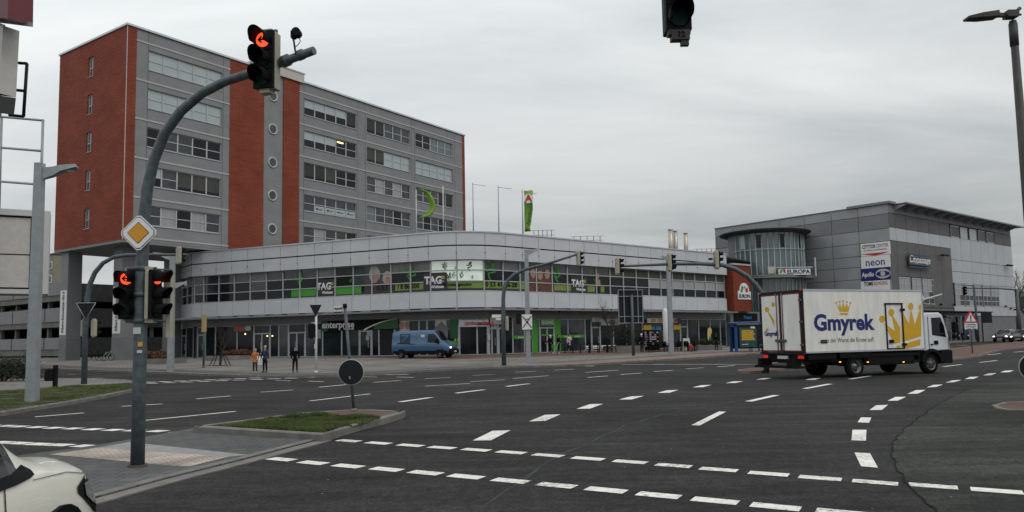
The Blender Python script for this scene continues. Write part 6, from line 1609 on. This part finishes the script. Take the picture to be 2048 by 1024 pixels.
def arch(b,x,y,r,side,z=None,dep=.3):
    zz=z or r;n=16;p=[(x+r*math.cos(R(-20+220*k/n)),zz+r*math.sin(R(-20+220*k/n))) for k in range(n+1)]
    b.prism(p,min(y,y-side*dep),max(y,y-side*dep),'y')
# ---- blue delivery van
P=gp(903,716,.12);P2=gp(806,715,.12)
ang=math.atan2(P2.y-P.y+.0,P.x-P2.x)*0-.22
VY=62.5
fx=atY(916,700,VY)
van=thing('delivery_van','blue panel van with dark square emblem parked before the curved building','van',(fx.x-.25,VY-.4,G(0,VY)+.12),R(-18));van.scale=(.93,.95,.97)
c=Car([(-5.55,.42,1.15,2.0,.9,.92,.8),(-5.45,.38,1.2,2.3,.95,.96,.86),(-1.9,.36,1.2,2.32,.96,.97,.86),(-1.55,.36,1.2,2.26,.96,.96,.84),(-.85,.36,1.18,1.45,.96,.95,.85),(-.5,.36,1.1,1.22,.95,.92,.8),(-.12,.36,.95,1.02,.88,.85,.72),(0,.42,.8,.86,.75,.72,.6)])
vb=c.body(van,'van_blue')
for sd_ in (-1,1):
    b=MB();c.strip(b,[(-2.1,1.3,2.0),(-1.55,1.27,2.0),(-1.2,1.22,1.72),(-.98,1.2,1.42)],sd_);b.build('side_window','car_glass',van)
b=MB();c.screen(b,-1.52,-.84,.74,.80)
b.build('windscreen','car_glass',van)
b=MB();c.strip(b,[(-5.4,.38,.62),(-.3,.38,.62)],-1,.015);c.strip(b,[(-5.4,.38,.62),(-.3,.38,.62)],1,.015);b.build('lower_trim','signal_black',van)
b=MB();b.prism([(-.6,.3),(.06,.36),(.08,.72),(-.1,.78),(-.6,.74)],-.9,.9,'y');b.build('bumper','signal_black',van,bevel=.04)
b=MB();b.prism([(-.25,.78),(.03,.78),(-.08,.98),(-.25,1.0)],-.5,.5,'y');gr=b.build('grille','signal_black',van)
for y,m_ in ((-.72,'headlamp'),(.72,'lamp_glass')):
    b=MB();b.prism([(-.45,.8),(-.02,.76),(-.12,.98),(-.5,1.06)],y-.17,y+.17,'y');b.build('headlight','lamp_glass',van)
b=MB();b.disc((-.05,-.74,.86),(1,-.4,0),.08,.06,12);b.build('headlight_beam','headlamp',van)
b=MB();b.box(.07,.09,-.26,.26,.48,.6);b.build('number_plate','trim_pale',van)
for y in (-1.2,1.0): b=MB();b.box(-1.25,-1.12,y,y+.2,1.25,1.6);b.build('mirror','signal_black',van)
b=MB()
for x in (-4.6,-.95): arch(b,x,-.975,.42,-1,.42);arch(b,x,.975,.42,1,.42)
b.build('wheel_arches','signal_black',van)
for x in (-4.6,-.95): wheel(van,x,-.89,.34,.2,'rim',.62,dish=.05);wheel(van,x,.89,.34,.2,'rim',.62,dish=.05,out=1)
b=MB();c.strip(b,[(-4.75,1.25,2.05),(-3.75,1.2,2.05)],-1,.012);em=b.build('emblem','navy_dark',van)
b=MB();c.strip(b,[(-4.6,1.85,1.97),(-3.9,1.85,1.97)],-1,.02);c.strip(b,[(-4.55,1.35,1.45),(-4.5,1.38,1.5),(-4.0,1.8,1.92),(-3.95,1.85,1.93)],-1,.02);b.build('emblem_letter','van_blue',em)
b=MB();c.strip(b,[(-5.0,1.22,1.3),(-3.3,1.16,1.2)],-1,.022);b.build('brush_stroke','sign_back',van)
b=MB();c.strip(b,[(-2.75,1.75,1.95),(-2.4,1.75,1.95)],-1,.012);b.build('vent_sticker','trim_pale',van)
b=MB();
for x in (-2.2,-3.2): c.strip(b,[(x,.62,2.1),(x+.02,.62,2.1)],-1,.01)
c.strip(b,[(-5.4,1.12,1.14),(-1.0,1.1,1.12)],-1,.01);b.build('door_gaps','navy_dark',van)
b=MB();b.box(-5.56,-5.5,-.9,-.8,.95,1.2);b.build('tail_light','red_dark',van)
# ---- cream van at lower left (near)
hd_=R(98);NP=Vector((-3.89,5.70,0))
cv_=thing('parked_van','cream white compact van cut by the lower left corner, front wing and headlight showing','van',NP,hd_)
c=Car([(-4.3,.45,1.1,1.8,.8,.82,.7),(-4.2,.4,1.1,1.84,.88,.89,.78),(-2.5,.35,1.08,1.86,.89,.9,.78),(-1.95,.33,1.08,1.8,.89,.89,.74),(-1.42,.32,1.08,1.38,.89,.885,.72),(-1.15,.32,1.07,1.18,.89,.88,.72),(-.95,.3,1.04,1.12,.89,.875,.72),(-.5,.28,.97,1.06,.89,.85,.68),(-.25,.27,.86,.99,.86,.79,.64),(-.1,.27,.76,.92,.8,.7,.56),(-.02,.28,.68,.8,.7,.6,.5),(.0,.33,.6,.64,.6,.5,.42)])
c.body(cv_,'cream',5)
for sd_ in (-1,1):
    b=MB();c.strip(b,[(-3.9,1.12,1.7),(-3.0,1.12,1.7),(-2.95,1.11,1.7)],sd_);c.strip(b,[(-2.85,1.11,1.7),(-2.05,1.1,1.68),(-1.62,1.1,1.42),(-1.42,1.1,1.25)],sd_);b.build('side_window','car_glass',cv_)
    b=MB();c.strip(b,[(-2.9,1.04,1.1),(-1.5,1.04,1.1),(-1.34,1.05,1.13),(-1.27,1.06,1.09)],sd_,.012);b.build('window_seal','signal_black',cv_)
b=MB();c.screen(b,-1.92,-1.17,.68,.70)
b.build('windscreen','car_glass',cv_)
for sd_ in (-1,1):
    b=MB();c.strip(b,[(-.66,.84,.88),(-.5,.74,.92),(-.34,.66,.92),(-.2,.62,.86),(-.1,.60,.78),(-.03,.58,.68)],sd_,.012);b.build('headlight_housing','signal_black',cv_)
    b=MB();c.strip(b,[(-.55,.80,.88),(-.42,.73,.88),(-.3,.69,.86),(-.18,.66,.8),(-.1,.64,.72)],sd_,.02);b.build('headlight','lamp_glass',cv_)
    b=MB();c.strip(b,[(-.62,.26,.5),(-.48,.24,.6),(-.34,.24,.62),(-.12,.24,.6),(-.03,.25,.58),(.0,.3,.56)],sd_,.025);b.build('bumper_corner','signal_black',cv_)
    b=MB();c.strip(b,[(-1.58,.78,.80),(-1.44,.74,.83),(-1.36,.78,.82)],sd_,.012);bd=b.build('wing_badge','signal_black',cv_)
    b=MB();c.strip(b,[(-1.56,.775,.795),(-1.46,.755,.815)],sd_,.018);b.build('badge_trim','alu',bd)
    b=MB();c.strip(b,[(-1.5,.67,.68),(-1.46,.655,.70),(-1.42,.66,.695),(-1.37,.67,.68)],sd_,.012);b.build('wing_emblem','galv',cv_)
    b=MB();c.strip(b,[(-1.63,.34,1.04),(-1.618,.34,1.04)],sd_,.006);c.strip(b,[(-2.9,.34,1.04),(-2.885,.34,1.04)],sd_,.006);b.build('door_gap','signal_black',cv_)
    b=MB();c.strip(b,[(-1.3,1.03,1.035),(-.8,.995,1.0),(-.45,.93,.935),(-.25,.86,.865)],sd_,.006);b.build('bonnet_gap','grey_render_dark',cv_)
b=MB();b.prism([(-.1,.26),(.03,.3),(.03,.55),(-.08,.62)],-.55,.55,'y');b.build('bumper','signal_black',cv_,bevel=.03)
for y in (-1.02,1.02): b=MB();b.ball((-2.3,y,1.12),(.08,.13,.08),14,10);b.build('mirror','cream',cv_)
for x in (-.95,-3.55):
    for sd_ in (-1,1):
        b=MB();secs=[];c0=.375
        for k in range(15):
            a=R(-12+204*k/14);secs.append([(x+q*math.cos(a),sd_*y_,c0+q*math.sin(a)) for q,y_ in ((.415,.938),(.415,.9),(.44,.90),(.44,.942))])
        b.loft(secs,smooth=False)
        p=[(x+.42*math.cos(R(-25+230*k/16)),c0+.42*math.sin(R(-25+230*k/16))) for k in range(17)]
        b.prism(p,min(sd_*.88,sd_*.936),max(sd_*.88,sd_*.936),'y');b.build('wheel_arch','signal_black',cv_)
        wheel(cv_,x,sd_*.885,.33,.2,'rim',.65,dish=.04,out=sd_)
# ---- dark cars at right and pale cars on the parking deck
def car(name,lab,P,rz,m_,lights=True,grp=None,sc_=1):
    t=thing(name,lab,'car',P,rz,grp);t.scale=(sc_,)*3
    c=Car([(-4.3,.45,.75,.85,.7,.7,.6),(-4.2,.35,.85,.98,.82,.8,.66),(-3.6,.3,.92,1.04,.86,.84,.66),(-3.1,.3,.92,1.38,.87,.85,.62),(-2.3,.28,.92,1.46,.88,.86,.62),(-1.7,.28,.92,1.4,.88,.86,.6),(-1.05,.28,.9,.98,.87,.84,.68),(-.4,.28,.78,.86,.84,.78,.62),(-.08,.3,.62,.7,.76,.7,.55),(0,.35,.5,.56,.65,.6,.5)])
    c.body(t,m_)
    for sd_ in (-1,1):
        b=MB();c.strip(b,[(-3.25,.95,1.26),(-2.4,.95,1.36),(-1.9,.95,1.34),(-1.35,.95,1.1)],sd_);b.build('side_window','car_glass',t)
    b=MB();c.screen(b,-1.68,-1.04,.52,.64);b.build('windscreen','car_glass',t)
    for sd_ in (-1,1):
        b=MB();b.ball((-.14,sd_*.6,.64),(.1,.16,.08),10,6);b.build('headlight','headlamp' if lights else 'lamp_glass',t)
    b=MB();b.box(-.05,.02,-.45,.45,.42,.58);b.build('grille','signal_black',t);b=MB();b.box(.02,.035,-.26,.26,.34,.44);b.build('number_plate','trim_pale',t)
    for y in (-1.0,.86): b=MB();b.box(-1.5,-1.38,y,y+.14,.92,1.05);b.build('mirror',m_,t)
    for x in (-.8,-3.4):
        for sd_ in (-1,1): wheel(t,x,sd_*.8,.31,.2,'rim',.6,out=sd_)
    return t
car('car','dark car with both headlights lit, leading the queue at the right edge',gp(2000,684.5),R(218),'car_black',sc_=1.02)
car('car','dark car cut by the right edge, behind the leading car with bluish headlight',gp(2036,685),R(222),'car_black')
car('car','small blue-grey car glimpsed between the two dark cars at the right edge',gp(2034,679),R(220),'car_blue')
zq=.42+lev[1][1]
rm=MB();rm.box(.6,5,9,38,lev[1][1],lev[1][0]-.37);rm.build('ramp','concrete_dark',pk)
for k,(px_,lab) in enumerate(((-14,'white car on the parking deck, nearest the left edge of the photo'),(20,'pale silver car on the parking deck, right of the white car'))):
    s_,_=Wall((PKX,PKY),-55.2).hit(px_,620);w_=Wall((PKX,PKY),-55.2);q=Vector((w_.p[0]+w_.d[0]*s_+1.2,w_.p[1]+w_.d[1]*s_+1.6,.42+lev[1][0]-.35))
    car('car',lab,q,R(215),'cab_white' if k==0 else 'car_silver',False)
# ================================================================ PEOPLE
def skin(name,verts,edges,radii,m_,parent,sub=1,root=0):
    me=bpy.data.meshes.new(name);bm=bmesh.new();sl=bm.verts.layers.skin.verify();vs=[]
    for i,(v,r) in enumerate(zip(verts,radii)):
        q=bm.verts.new(v);q[sl].radius=(r,r) if not isinstance(r,tuple) else r;q[sl].use_root=(i==root);vs.append(q)
    for a,e in edges: bm.edges.new((vs[a],vs[e]))
    bm.to_mesh(me);bm.free();o=bpy.data.objects.new(name,me);COL.objects.link(o)
    o.modifiers.new('k','SKIN');s=o.modifiers.new('s','SUBSURF');s.levels=sub;s.render_levels=sub
    dg=bpy.context.evaluated_depsgraph_get();dg.update();m2=bpy.data.meshes.new_from_object(o.evaluated_get(dg))
    bpy.data.objects.remove(o);m2.name=name;m2.materials.clear();m2.materials.append(M[m_])
    m2.polygons.foreach_set('use_smooth',[True]*len(m2.polygons))
    o=bpy.data.objects.new(name,m2);COL.objects.link(o);o.parent=parent;return o
def person(pxx,py,top,rz,lab,coat='black',legs='trouser_dark',hair='hair_dark',shoe='black',coatlen=.85,arms=((.24,-.02,1.13,.26,-.08,.9),(-.24,-.02,1.13,-.26,-.08,.9)),stride=.0,sit=False,group=None,bald=False,P=None,dz=.12,slim=1):
    P=P if P is not None else gp(pxx,py,dz);H=(hz(P,top)-P.z);k=H/1.75
    t=thing('person',lab,'person',P,rz,group);t.scale=(k,k,k)
    V=[];E_=[];Rr=[]
    def add(v,r,par=None):
        V.append(v);Rr.append(r)
        if par is not None:E_.append((par,len(V)-1))
        return len(V)-1
    hz_=.5 if sit else .95
    pe=add((0,0,hz_),.115);wa=add((0,0,hz_+.18),.105,pe);ch=add((0,.0,hz_+.38),.12,wa);nb=add((0,0,hz_+.52),.06,ch);nk=add((0,-.01,hz_+.585),.05,nb)
    h1=add((0,-.02,hz_+.65),.07,nk);h2=add((0,-.015,hz_+.73),.085,h1);add((0,-.01,hz_+.78),.055,h2)
    add((0,-.105,hz_+.67),.012,h1)   # nose/chin
    ar=[]
    for s_,a in zip((1,-1),arms):
        sh=add((.17*s_*slim,0,hz_+.47),.055,ch);el=add((a[0],a[1],a[2]-.95+hz_),.042,sh);wr=add((a[3],a[4],a[5]-.95+hz_),.027,el)
        d=(Vector(V[wr])-Vector(V[el])).normalized();pa=add(tuple(Vector(V[wr])+d*.06),.03,wr)
        sdv=d.cross(Vector((s_,0,0)));sdv=sdv.normalized() if sdv.length>.1 else Vector((0,1,0))
        for j in range(4): add(tuple(Vector(V[pa])+d*(.075-.008*abs(j-1.3))+sdv*(.022*(j-1.5))+Vector((-s_*.018,0,0))),.009,pa)
        add(tuple(Vector(V[wr])+d*.06+sdv*-.055),.010,wr);ar.append((sh,el,wr))
    lg=[]
    for s_ in (1,-1):
        if sit: hp=add((.09*s_,-.05,.48),.085,pe);kn=add((.1*s_,-.45,.48),.06,hp);an=add((.1*s_,-.42,.09),.04,kn);to=add((.1*s_,-.56,.04),.03,an)
        else:
            st_=stride*s_;hp=add((.09*s_,0,.86),.088,pe);kn=add((.10*s_,-.02-st_*.5,.5),.06,hp);an=add((.11*s_,.02-st_,.085),.038,kn);to=add((.12*s_,-.13-st_,.035),.03,an)
        lg.append((hp,kn,an,to))
    skin('body',V,E_,Rr,'skin',t)
    # coat
    v=[(0,0,hz_+.0),(0,0,hz_+.18),(0,0,hz_+.38),(0,0,hz_+.51)];r=[.15,.135,.15,.075];e=[(0,1),(1,2),(2,3)]
    v.append((0,.0,hz_-.1 if sit else min(coatlen,.86)));r.append(.165);e.append((0,4))
    for (sh,el,wr) in ar:
        n_=len(v);v+=[V[sh],V[el],tuple(Vector(V[wr])*.97+Vector(V[el])*.03)];r+=[.08,.065,.045];e+=[(2,n_),(n_,n_+1),(n_+1,n_+2)]
    skin('coat',v,e,r,coat,t)
    v=[(0,0,hz_)];r=[.13];e=[]
    for (hp,kn,an,to) in lg:
        n_=len(v);v+=[V[hp],V[kn],V[an]];r+=[.098,.075,.055];e+=[(0,n_),(n_,n_+1),(n_+1,n_+2)]
    skin('trousers',v,e,r,legs,t)
    for (hp,kn,an,to) in lg:
        b=MB();c_=V[an];b.ball((c_[0],c_[1]-.07,.045),(.05,.15,.048),8,6);b.build('shoe',shoe,t)
    b=MB();cz=hz_+.735
    if bald: b.ball((0,.02,cz-.01),(.086,.088,.09),12,8)
    else: b.ball((0,.022,cz+.005),(.102,.108,.112),12,8);b.ball((0,.06,cz-.09),(.09,.06,.1),10,6)
    b.build('hair',hair,t);return t
person(510,746,698,R(8),'blonde woman in an orange jacket and yellow shoes standing at the kerb','coat_orange','trouser_blue','hair_blonde','shoe_yellow',coatlen=.8,arms=((.27,-.02,1.15,.2,-.12,.98),(-.27,-.02,1.15,-.2,-.12,.98)))
person(530,745,691,R(-15),'grey haired man in a navy jacket beside the woman in orange at the kerb','coat_navy','trouser_dark','hair_grey','black',bald=True,coatlen=.78,arms=((.25,-.02,1.13,.22,-.06,.9),(-.26,0,1.13,-.28,-.04,.9)))
person(590,745,693,R(28),'man in black coat standing alone at the kerb left of the slim white post','cloth_black','trouser_dark','hair_dark','black',coatlen=.8,stride=.12)
q=gp(520,744,.12);t=thing('shopping_bag','white shopping bag carried between the woman in orange and the man in navy','bag',q+Vector((0,-.1,.42)),R(10))
b=MB();b.loft([[(-.16,-.06,0),(.16,-.06,0),(.16,.06,0),(-.16,.06,0)],[(-.21,-.08,.3),(.2,-.08,.3),(.2,.08,.3),(-.21,.08,.3)],[(-.19,-.01,.52),(.19,-.01,.5),(.19,.01,.5),(-.19,.01,.52)]],smooth=False);b.build('bag_body','white',t)
b=MB();b.tube([(-.1,0,.5),(-.06,0,.68),(.06,0,.68),(.1,0,.5)],.012,5);b.build('handle','white',t)
person(1101,706,671,R(-60),'white haired person in a long black coat pushing a walker before the green shop','cloth_black','trouser_dark','white','black',coatlen=.6,arms=((.22,-.2,1.12,.16,-.42,1.0),(-.22,-.2,1.12,-.16,-.42,1.0)))
person(1117,706,669,R(50),'person in a dark coat and cap facing the white haired person with the walker','cloth_black','trouser_dark','hair_dark','black',coatlen=.65)
person(1139,704.8,668,R(25),'dark haired woman in a pale knee length coat behind the leftmost steel hoop','coat_pale','trouser_dark','hair_dark','black',coatlen=.62,arms=((.24,-.06,1.16,.08,-.22,1.22),(-.24,-.02,1.13,-.26,-.08,.9)),stride=.1)
person(1433,700.5,667,R(180),'dark figure standing near the yellow beach flag','cloth_black','trouser_dark','hair_dark','black',coatlen=.75)
person(1926,684,662,R(-70),'dark figure walking right of the warning sign near the queue of cars','cloth_black','trouser_dark','hair_dark','black',stride=.15,coatlen=.75)
person(1382,703.5,679,R(150),'seated person in a red jacket at the café tables','red','trouser_dark','hair_dark','black',sit=True)
person(1284,703.5,668,R(10),'white haired person in dark clothes beside the yellow newspaper shop','cloth_black','trouser_dark','white','black',coatlen=.75)
person(1502,703,671,R(0),'person in red waiting under the blue bus shelter behind the lorry','red_dark','trouser_dark','hair_dark','black',coatlen=.8)
# walker
q=gp(1109,708,.12);t=thing('walker','small wheeled walker between the two people in dark coats, with a green basket','walker',q,R(-60))
b=MB()
for s_ in (-.25,.25): b.tube([(s_,.3,.1),(s_,.1,.5),(s_,.25,.95),(s_,.4,.97)],.018,6);b.tube([(s_,-.3,.1),(s_,.1,.55)],.018,6)
b.tube([(-.25,.1,.5),(.25,.1,.5)],.018,6);b.build('frame','galv_light',t)
for s_ in (-.27,.27):
    for y in (-.3,.3): b=MB();b.disc((s_,y,.1),(1,0,0),.1,.03,14);b.build('wheel','galv_light',t)
b=MB();b.cbox(0,-.05,.5,.4,.28,.3,.03);b.build('basket','green',t)
# ================================================================ BICYCLES
def bicycle(lab,P,rz,fr='galv_light',lean=.08):
    t=thing('bicycle',lab,'bicycle',P,0,'parked bicycles');t.rotation_euler=(lean,0,rz)
    for x in (-.52,.52):
        b=MB();n=20;b.tube([(x+.33*math.cos(6.2832*k/n),0,.34+.33*math.sin(6.2832*k/n)) for k in range(n+1)],.02,5,cap=False);w_=b.build('wheel','rubber',t)
        b=MB()
        for k in range(8): b.tube([(x,0,.34),(x+.32*math.cos(.785*k),0,.34+.32*math.sin(.785*k))],.004,3)
        b.build('spokes','galv',w_)
    b=MB()
    for a,e in (((-.52,.34),(-.1,.32)),((-.1,.32),(.35,.82)),((-.52,.34),(-.22,.8)),((-.1,.32),(-.24,.9)),((-.2,.78),(.36,.84)),((.52,.34),(.34,.98))): b.tube([(a[0],0,a[1]),(e[0],0,e[1])],.02,6)
    b.build('frame',fr,t)
    b=MB();b.tube([(.34,-.28,1.05),(.4,-.1,1.0),(.4,.1,1.0),(.34,.28,1.05)],.014,5);b.build('handlebar','signal_black',t)
    b=MB();b.ball((-.26,0,.94),(.14,.08,.04),8,5);b.build('saddle','signal_black',t);return t
bicycle('bicycle leaning before the shop window right of the café door',gp(547,714,.12),R(8));bicycle('second bicycle right of the café, overlapping the first one',gp(553,713.5,.12)+Vector((.5,.4,0)),R(20),'signal_black')
for k,(x_,l_) in enumerate(((186,'leftmost parked bicycle between the tall columns'),(200,'dark bicycle in the middle of the three between the tall columns'),(214,'silver bicycle nearest the second tall column'))): bicycle(l_,gp(x_,722,.12),R(50+12*k),'galv_light' if k==2 else 'signal_black')
# ================================================================ TREES, SHRUBS
def bare_tree(lab,P,H,seed,spread=1.0,fork=.3):
    t=thing('bare_tree',lab,'tree',P,0,None);rd=random.Random(seed);tr=MB();tw=MB()
    def br(p,d,L_,r,dep):
        pts=[p];n=4
        for i in range(n):
            d=(d+Vector((rd.uniform(-.14,.14),rd.uniform(-.14,.14),rd.uniform(-.02,.1)))).normalized();pts.append(pts[-1]+d*L_/n)
        (tr if dep<1 else tw).tube([tuple(q) for q in pts],[r*(1-.45*i/n) for i in range(n+1)],6 if dep<2 else 3,cap=False)
        if dep>=4: return
        for k in range(rd.randint(3,5) if dep else 6):
            i=rd.randint(2,4) if dep else (2+k%3);s_=pts[i];a=rd.uniform(0,6.28);u=Vector((math.cos(a),math.sin(a),rd.uniform(.5,1.3)))
            nd=(d*.7+u*.75*spread).normalized();br(s_,nd,L_*rd.uniform(.5,.72),r*(.5 if dep else .42),dep+1)
    br(Vector((0,0,-.1)),Vector((rd.uniform(-.05,.05),0,1)),H*.42,H*.024,0)
    tr.build('trunk','bark',t);tw.build('crown','bark',t)
    return t
P=gp(440,731,.12);bare_tree('bare young tree with dense twigs in front of the left café',P,(hz(P,626)-P.z),5,1.25)
b=MB();b.cyl(0,0,-.02,.012,1.0,1.0,20);gr_=b.build('tree_pit','soil');gr_.location=P;gr_['kind']='structure'
q=thing('tree_guard','low steel guard of splayed bars round the foot of the left bare tree','tree guard',P);b=MB()
for k in range(10): a=.628*k;b.tube([(.75*math.cos(a),.75*math.sin(a),0),(.28*math.cos(a),.28*math.sin(a),.9)],.02,4)
b.build('bars','signal_black',q)
P=gp(1224,705,.12);bare_tree('bare V-shaped tree left of the dark direction sign',P,(hz(P,592)-P.z),11,.9)
b=MB();b.cyl(0,0,-.02,.012,1.0,1.0,20);gr_=b.build('tree_pit','soil');gr_.location=P;gr_['kind']='structure'
for k,(x_,Y_,top,l_) in enumerate(((2036,150,528,'large bare tree rising beyond the centre building at the right edge'),(2060,140,545,'bare tree cut by the right edge beyond the centre building'))):
    c=atY(x_,650,Y_);P=Vector((c.x,Y_,.3));bare_tree(l_,P,hz(P,top)-.3,31+k,1.1)
c=atY(2075,650,160);hb=thing('house','dark brick house behind the bare trees at the right edge','house',(c.x,160,.3),R(10));b=MB();b.box(-9,9,0,9,0,6);b.build('wall','grey_render_dark',hb);b=MB();b.prism([(-9.4,6),(9.4,6),(0,9.5)],-.3,9.3,'y');b.build('roof','concrete_dark',hb);b=MB();b.box(-3,-1.6,-.06,0,2,3.4);b.box(2,3.4,-.06,0,2,3.4) if False else None;b.build('window','white',hb)
def shrub(name,lab,P,rx,ry,rz_,n,m_,seed,leaf=.09,cat='shrub',stuff=False):
    rd=random.Random(seed);t=thing(name,lab,cat,P);b=MB();tw=MB()
    cl=[(rd.uniform(-.6,.6)*rx,rd.uniform(-.6,.6)*ry,rd.uniform(.25,.7)*rz_,rd.uniform(.3,.5)) for _ in range(14)]
    V=[];F=[]
    for i in range(n):
        c=rd.choice(cl);u=Vector((rd.gauss(0,1),rd.gauss(0,1),rd.gauss(0,1))).normalized()*(rd.random()**.4)
        p=Vector((c[0]+u.x*rx*c[3]*1.1,c[1]+u.y*ry*c[3]*1.1,max(.03,c[2]+u.z*rz_*c[3]*.95)))
        a=Vector((rd.gauss(0,1),rd.gauss(0,1),rd.gauss(0,1))).normalized()*leaf*rd.uniform(.5,1.3);d=a.cross(Vector((rd.gauss(0,1),rd.gauss(0,1),rd.gauss(0,1)))).normalized()*leaf*.5
        o=len(V);V+=[tuple(p-d),tuple(p+a*.5-d*.2),tuple(p+d),tuple(p-a)];F.append((o,o+1,o+2,o+3))
    b.add(V,F);b.build('foliage',m_,t)
    for i in range(10): c=rd.choice(cl);tw.tube([(rd.uniform(-.2,.2)*rx,0,-.05),(c[0]*.6,c[1]*.6,c[2]*.5),(c[0],c[1],c[2]+.1)],.02,4)
    tw.build('stems','bark',t);return t
P=gp(-2,765,.1);shrub('evergreen_shrub','low dark evergreen shrub on the side pavement at the left edge',P+Vector((-.7,1.2,0)),1.9,1.2,1.35,7500,'leaf_dark',2,.06)
# raised planters in front of the curved building end
def planter(lab,a,e,d,h,m_,seed,shr,top):
    a=gp(*a,.12);e=gp(*e,.12);L_=(e-a).length;t=thing('planter',lab,'planter',a,math.atan2(e.y-a.y,e.x-a.x),'low stone planters')
    b=MB();b.box(0,L_,0,.2,-.1,h);b.box(0,L_,d-.2,d,-.1,h);b.box(0,.2,.2,d-.2,-.1,h);b.box(L_-.2,L_,.2,d-.2,-.1,h);b.build('kerb_wall','concrete',t)
    b=MB();b.box(.2,L_-.2,.2,d-.2,-.1,h-.06);b.build('soil_bed','soil',t)
    c=a+(e-a)*.5;z=a.z+h-.05
    s_=shrub('planter_shrub',shr,Vector((c.x,c.y+d*.5,z)),L_*.42,d*.4,top,1800,m_,seed,.09);return t
planter('stone planter with red-brown ground cover left of the bare tree','' or (270,728),(330,728),2.2,.4,'leaf_red',1,'low reddish shrubs in the planter behind the near mast',.7)
planter('stone planter with dark shrubs behind the left bare tree',(425,722),(500,719),2.2,.4,'leaf_red',2,'low reddish shrubs in the planter behind the left bare tree',.6)
planter('round-edged stone planter with a very dark bush left of the tall sign post',(1222,703),(1290,701.5),2.6,.5,'leaf_dark',3,'tall very dark bush in the planter before the shop right of the green entrance',2.6)
planter('stone planter behind the yellow beach flag',(1398,701),(1445,699.5),2.0,.45,'leaf_dark',4,'dark low bush in the planter behind the yellow beach flag',.6)
# café tables, chairs and display stands near the yellow shop
def table(lab,P,rz):
    t=thing('cafe_table',lab,'table',P,rz,'dark café tables');b=MB();b.cyl(0,0,.7,.74,.38,.38,14);b.build('table_top','signal_black',t);b=MB();b.cyl(0,0,0,.7,.04,.04,6);b.cyl(0,0,0,.03,.25,.25,10);b.build('leg','signal_black',t)
def chair(lab,P,rz):
    t=thing('cafe_chair',lab,'chair',P,rz,'dark café chairs');b=MB();b.box(-.22,.22,-.22,.22,.42,.46);b.build('seat','signal_black',t);b=MB();b.box(-.22,.22,.19,.22,.46,.88);b.build('backrest','signal_black',t)
    for x in (-.2,.2):
        for y in (-.2,.2): b=MB();b.cyl(x,y,0,.42,.018,.018,5);b.build('leg','signal_black',t)
xs_=[1302,1316,1330,1347,1361,1375,1389]
for i,x_ in enumerate(xs_):
    P=gp(x_,704-i*.3,.12);table('dark café table in the row before the yellow shop',P,0)
    chair('dark café chair in the row before the yellow shop',P+Vector((-.62,.1,0)),R(90));chair('dark café chair in the row before the yellow shop',P+Vector((.1,.65,0)),R(5))
for k,(x_,w_,l_) in enumerate(((1294,.5,'narrow newspaper rack at the left of the row before the yellow shop'),(1303,.9,'wide postcard rack in the middle of the row before the yellow shop'),(1313,.9,'wide newspaper rack at the right of the row before the yellow shop'))):
    P=gp(x_,701,.12)+Vector((0,1.0,0));t=thing('newspaper_rack',l_,'display rack',P,0,'racks before the newspaper shop');h=hz(P,661)-P.z
    b=MB();b.box(-w_/2-.05,w_/2+.05,0,.35,0,h);b.build('rack','signal_black',t);rd=random.Random(k);b=MB();b2=MB()
    for j in range(7):
        for i2 in range(int(w_/.22)):
            if rd.random()<.8: (b if rd.random()<.93 else b2).box(-w_/2+.03+i2*.22,-w_/2+.2+i2*.22,-.02,0,.35+j*(h-.4)/7,.3+(j+.9)*(h-.4)/7)
    b.build('papers','paper',t);b2.build('coloured_papers','orange_red',t)
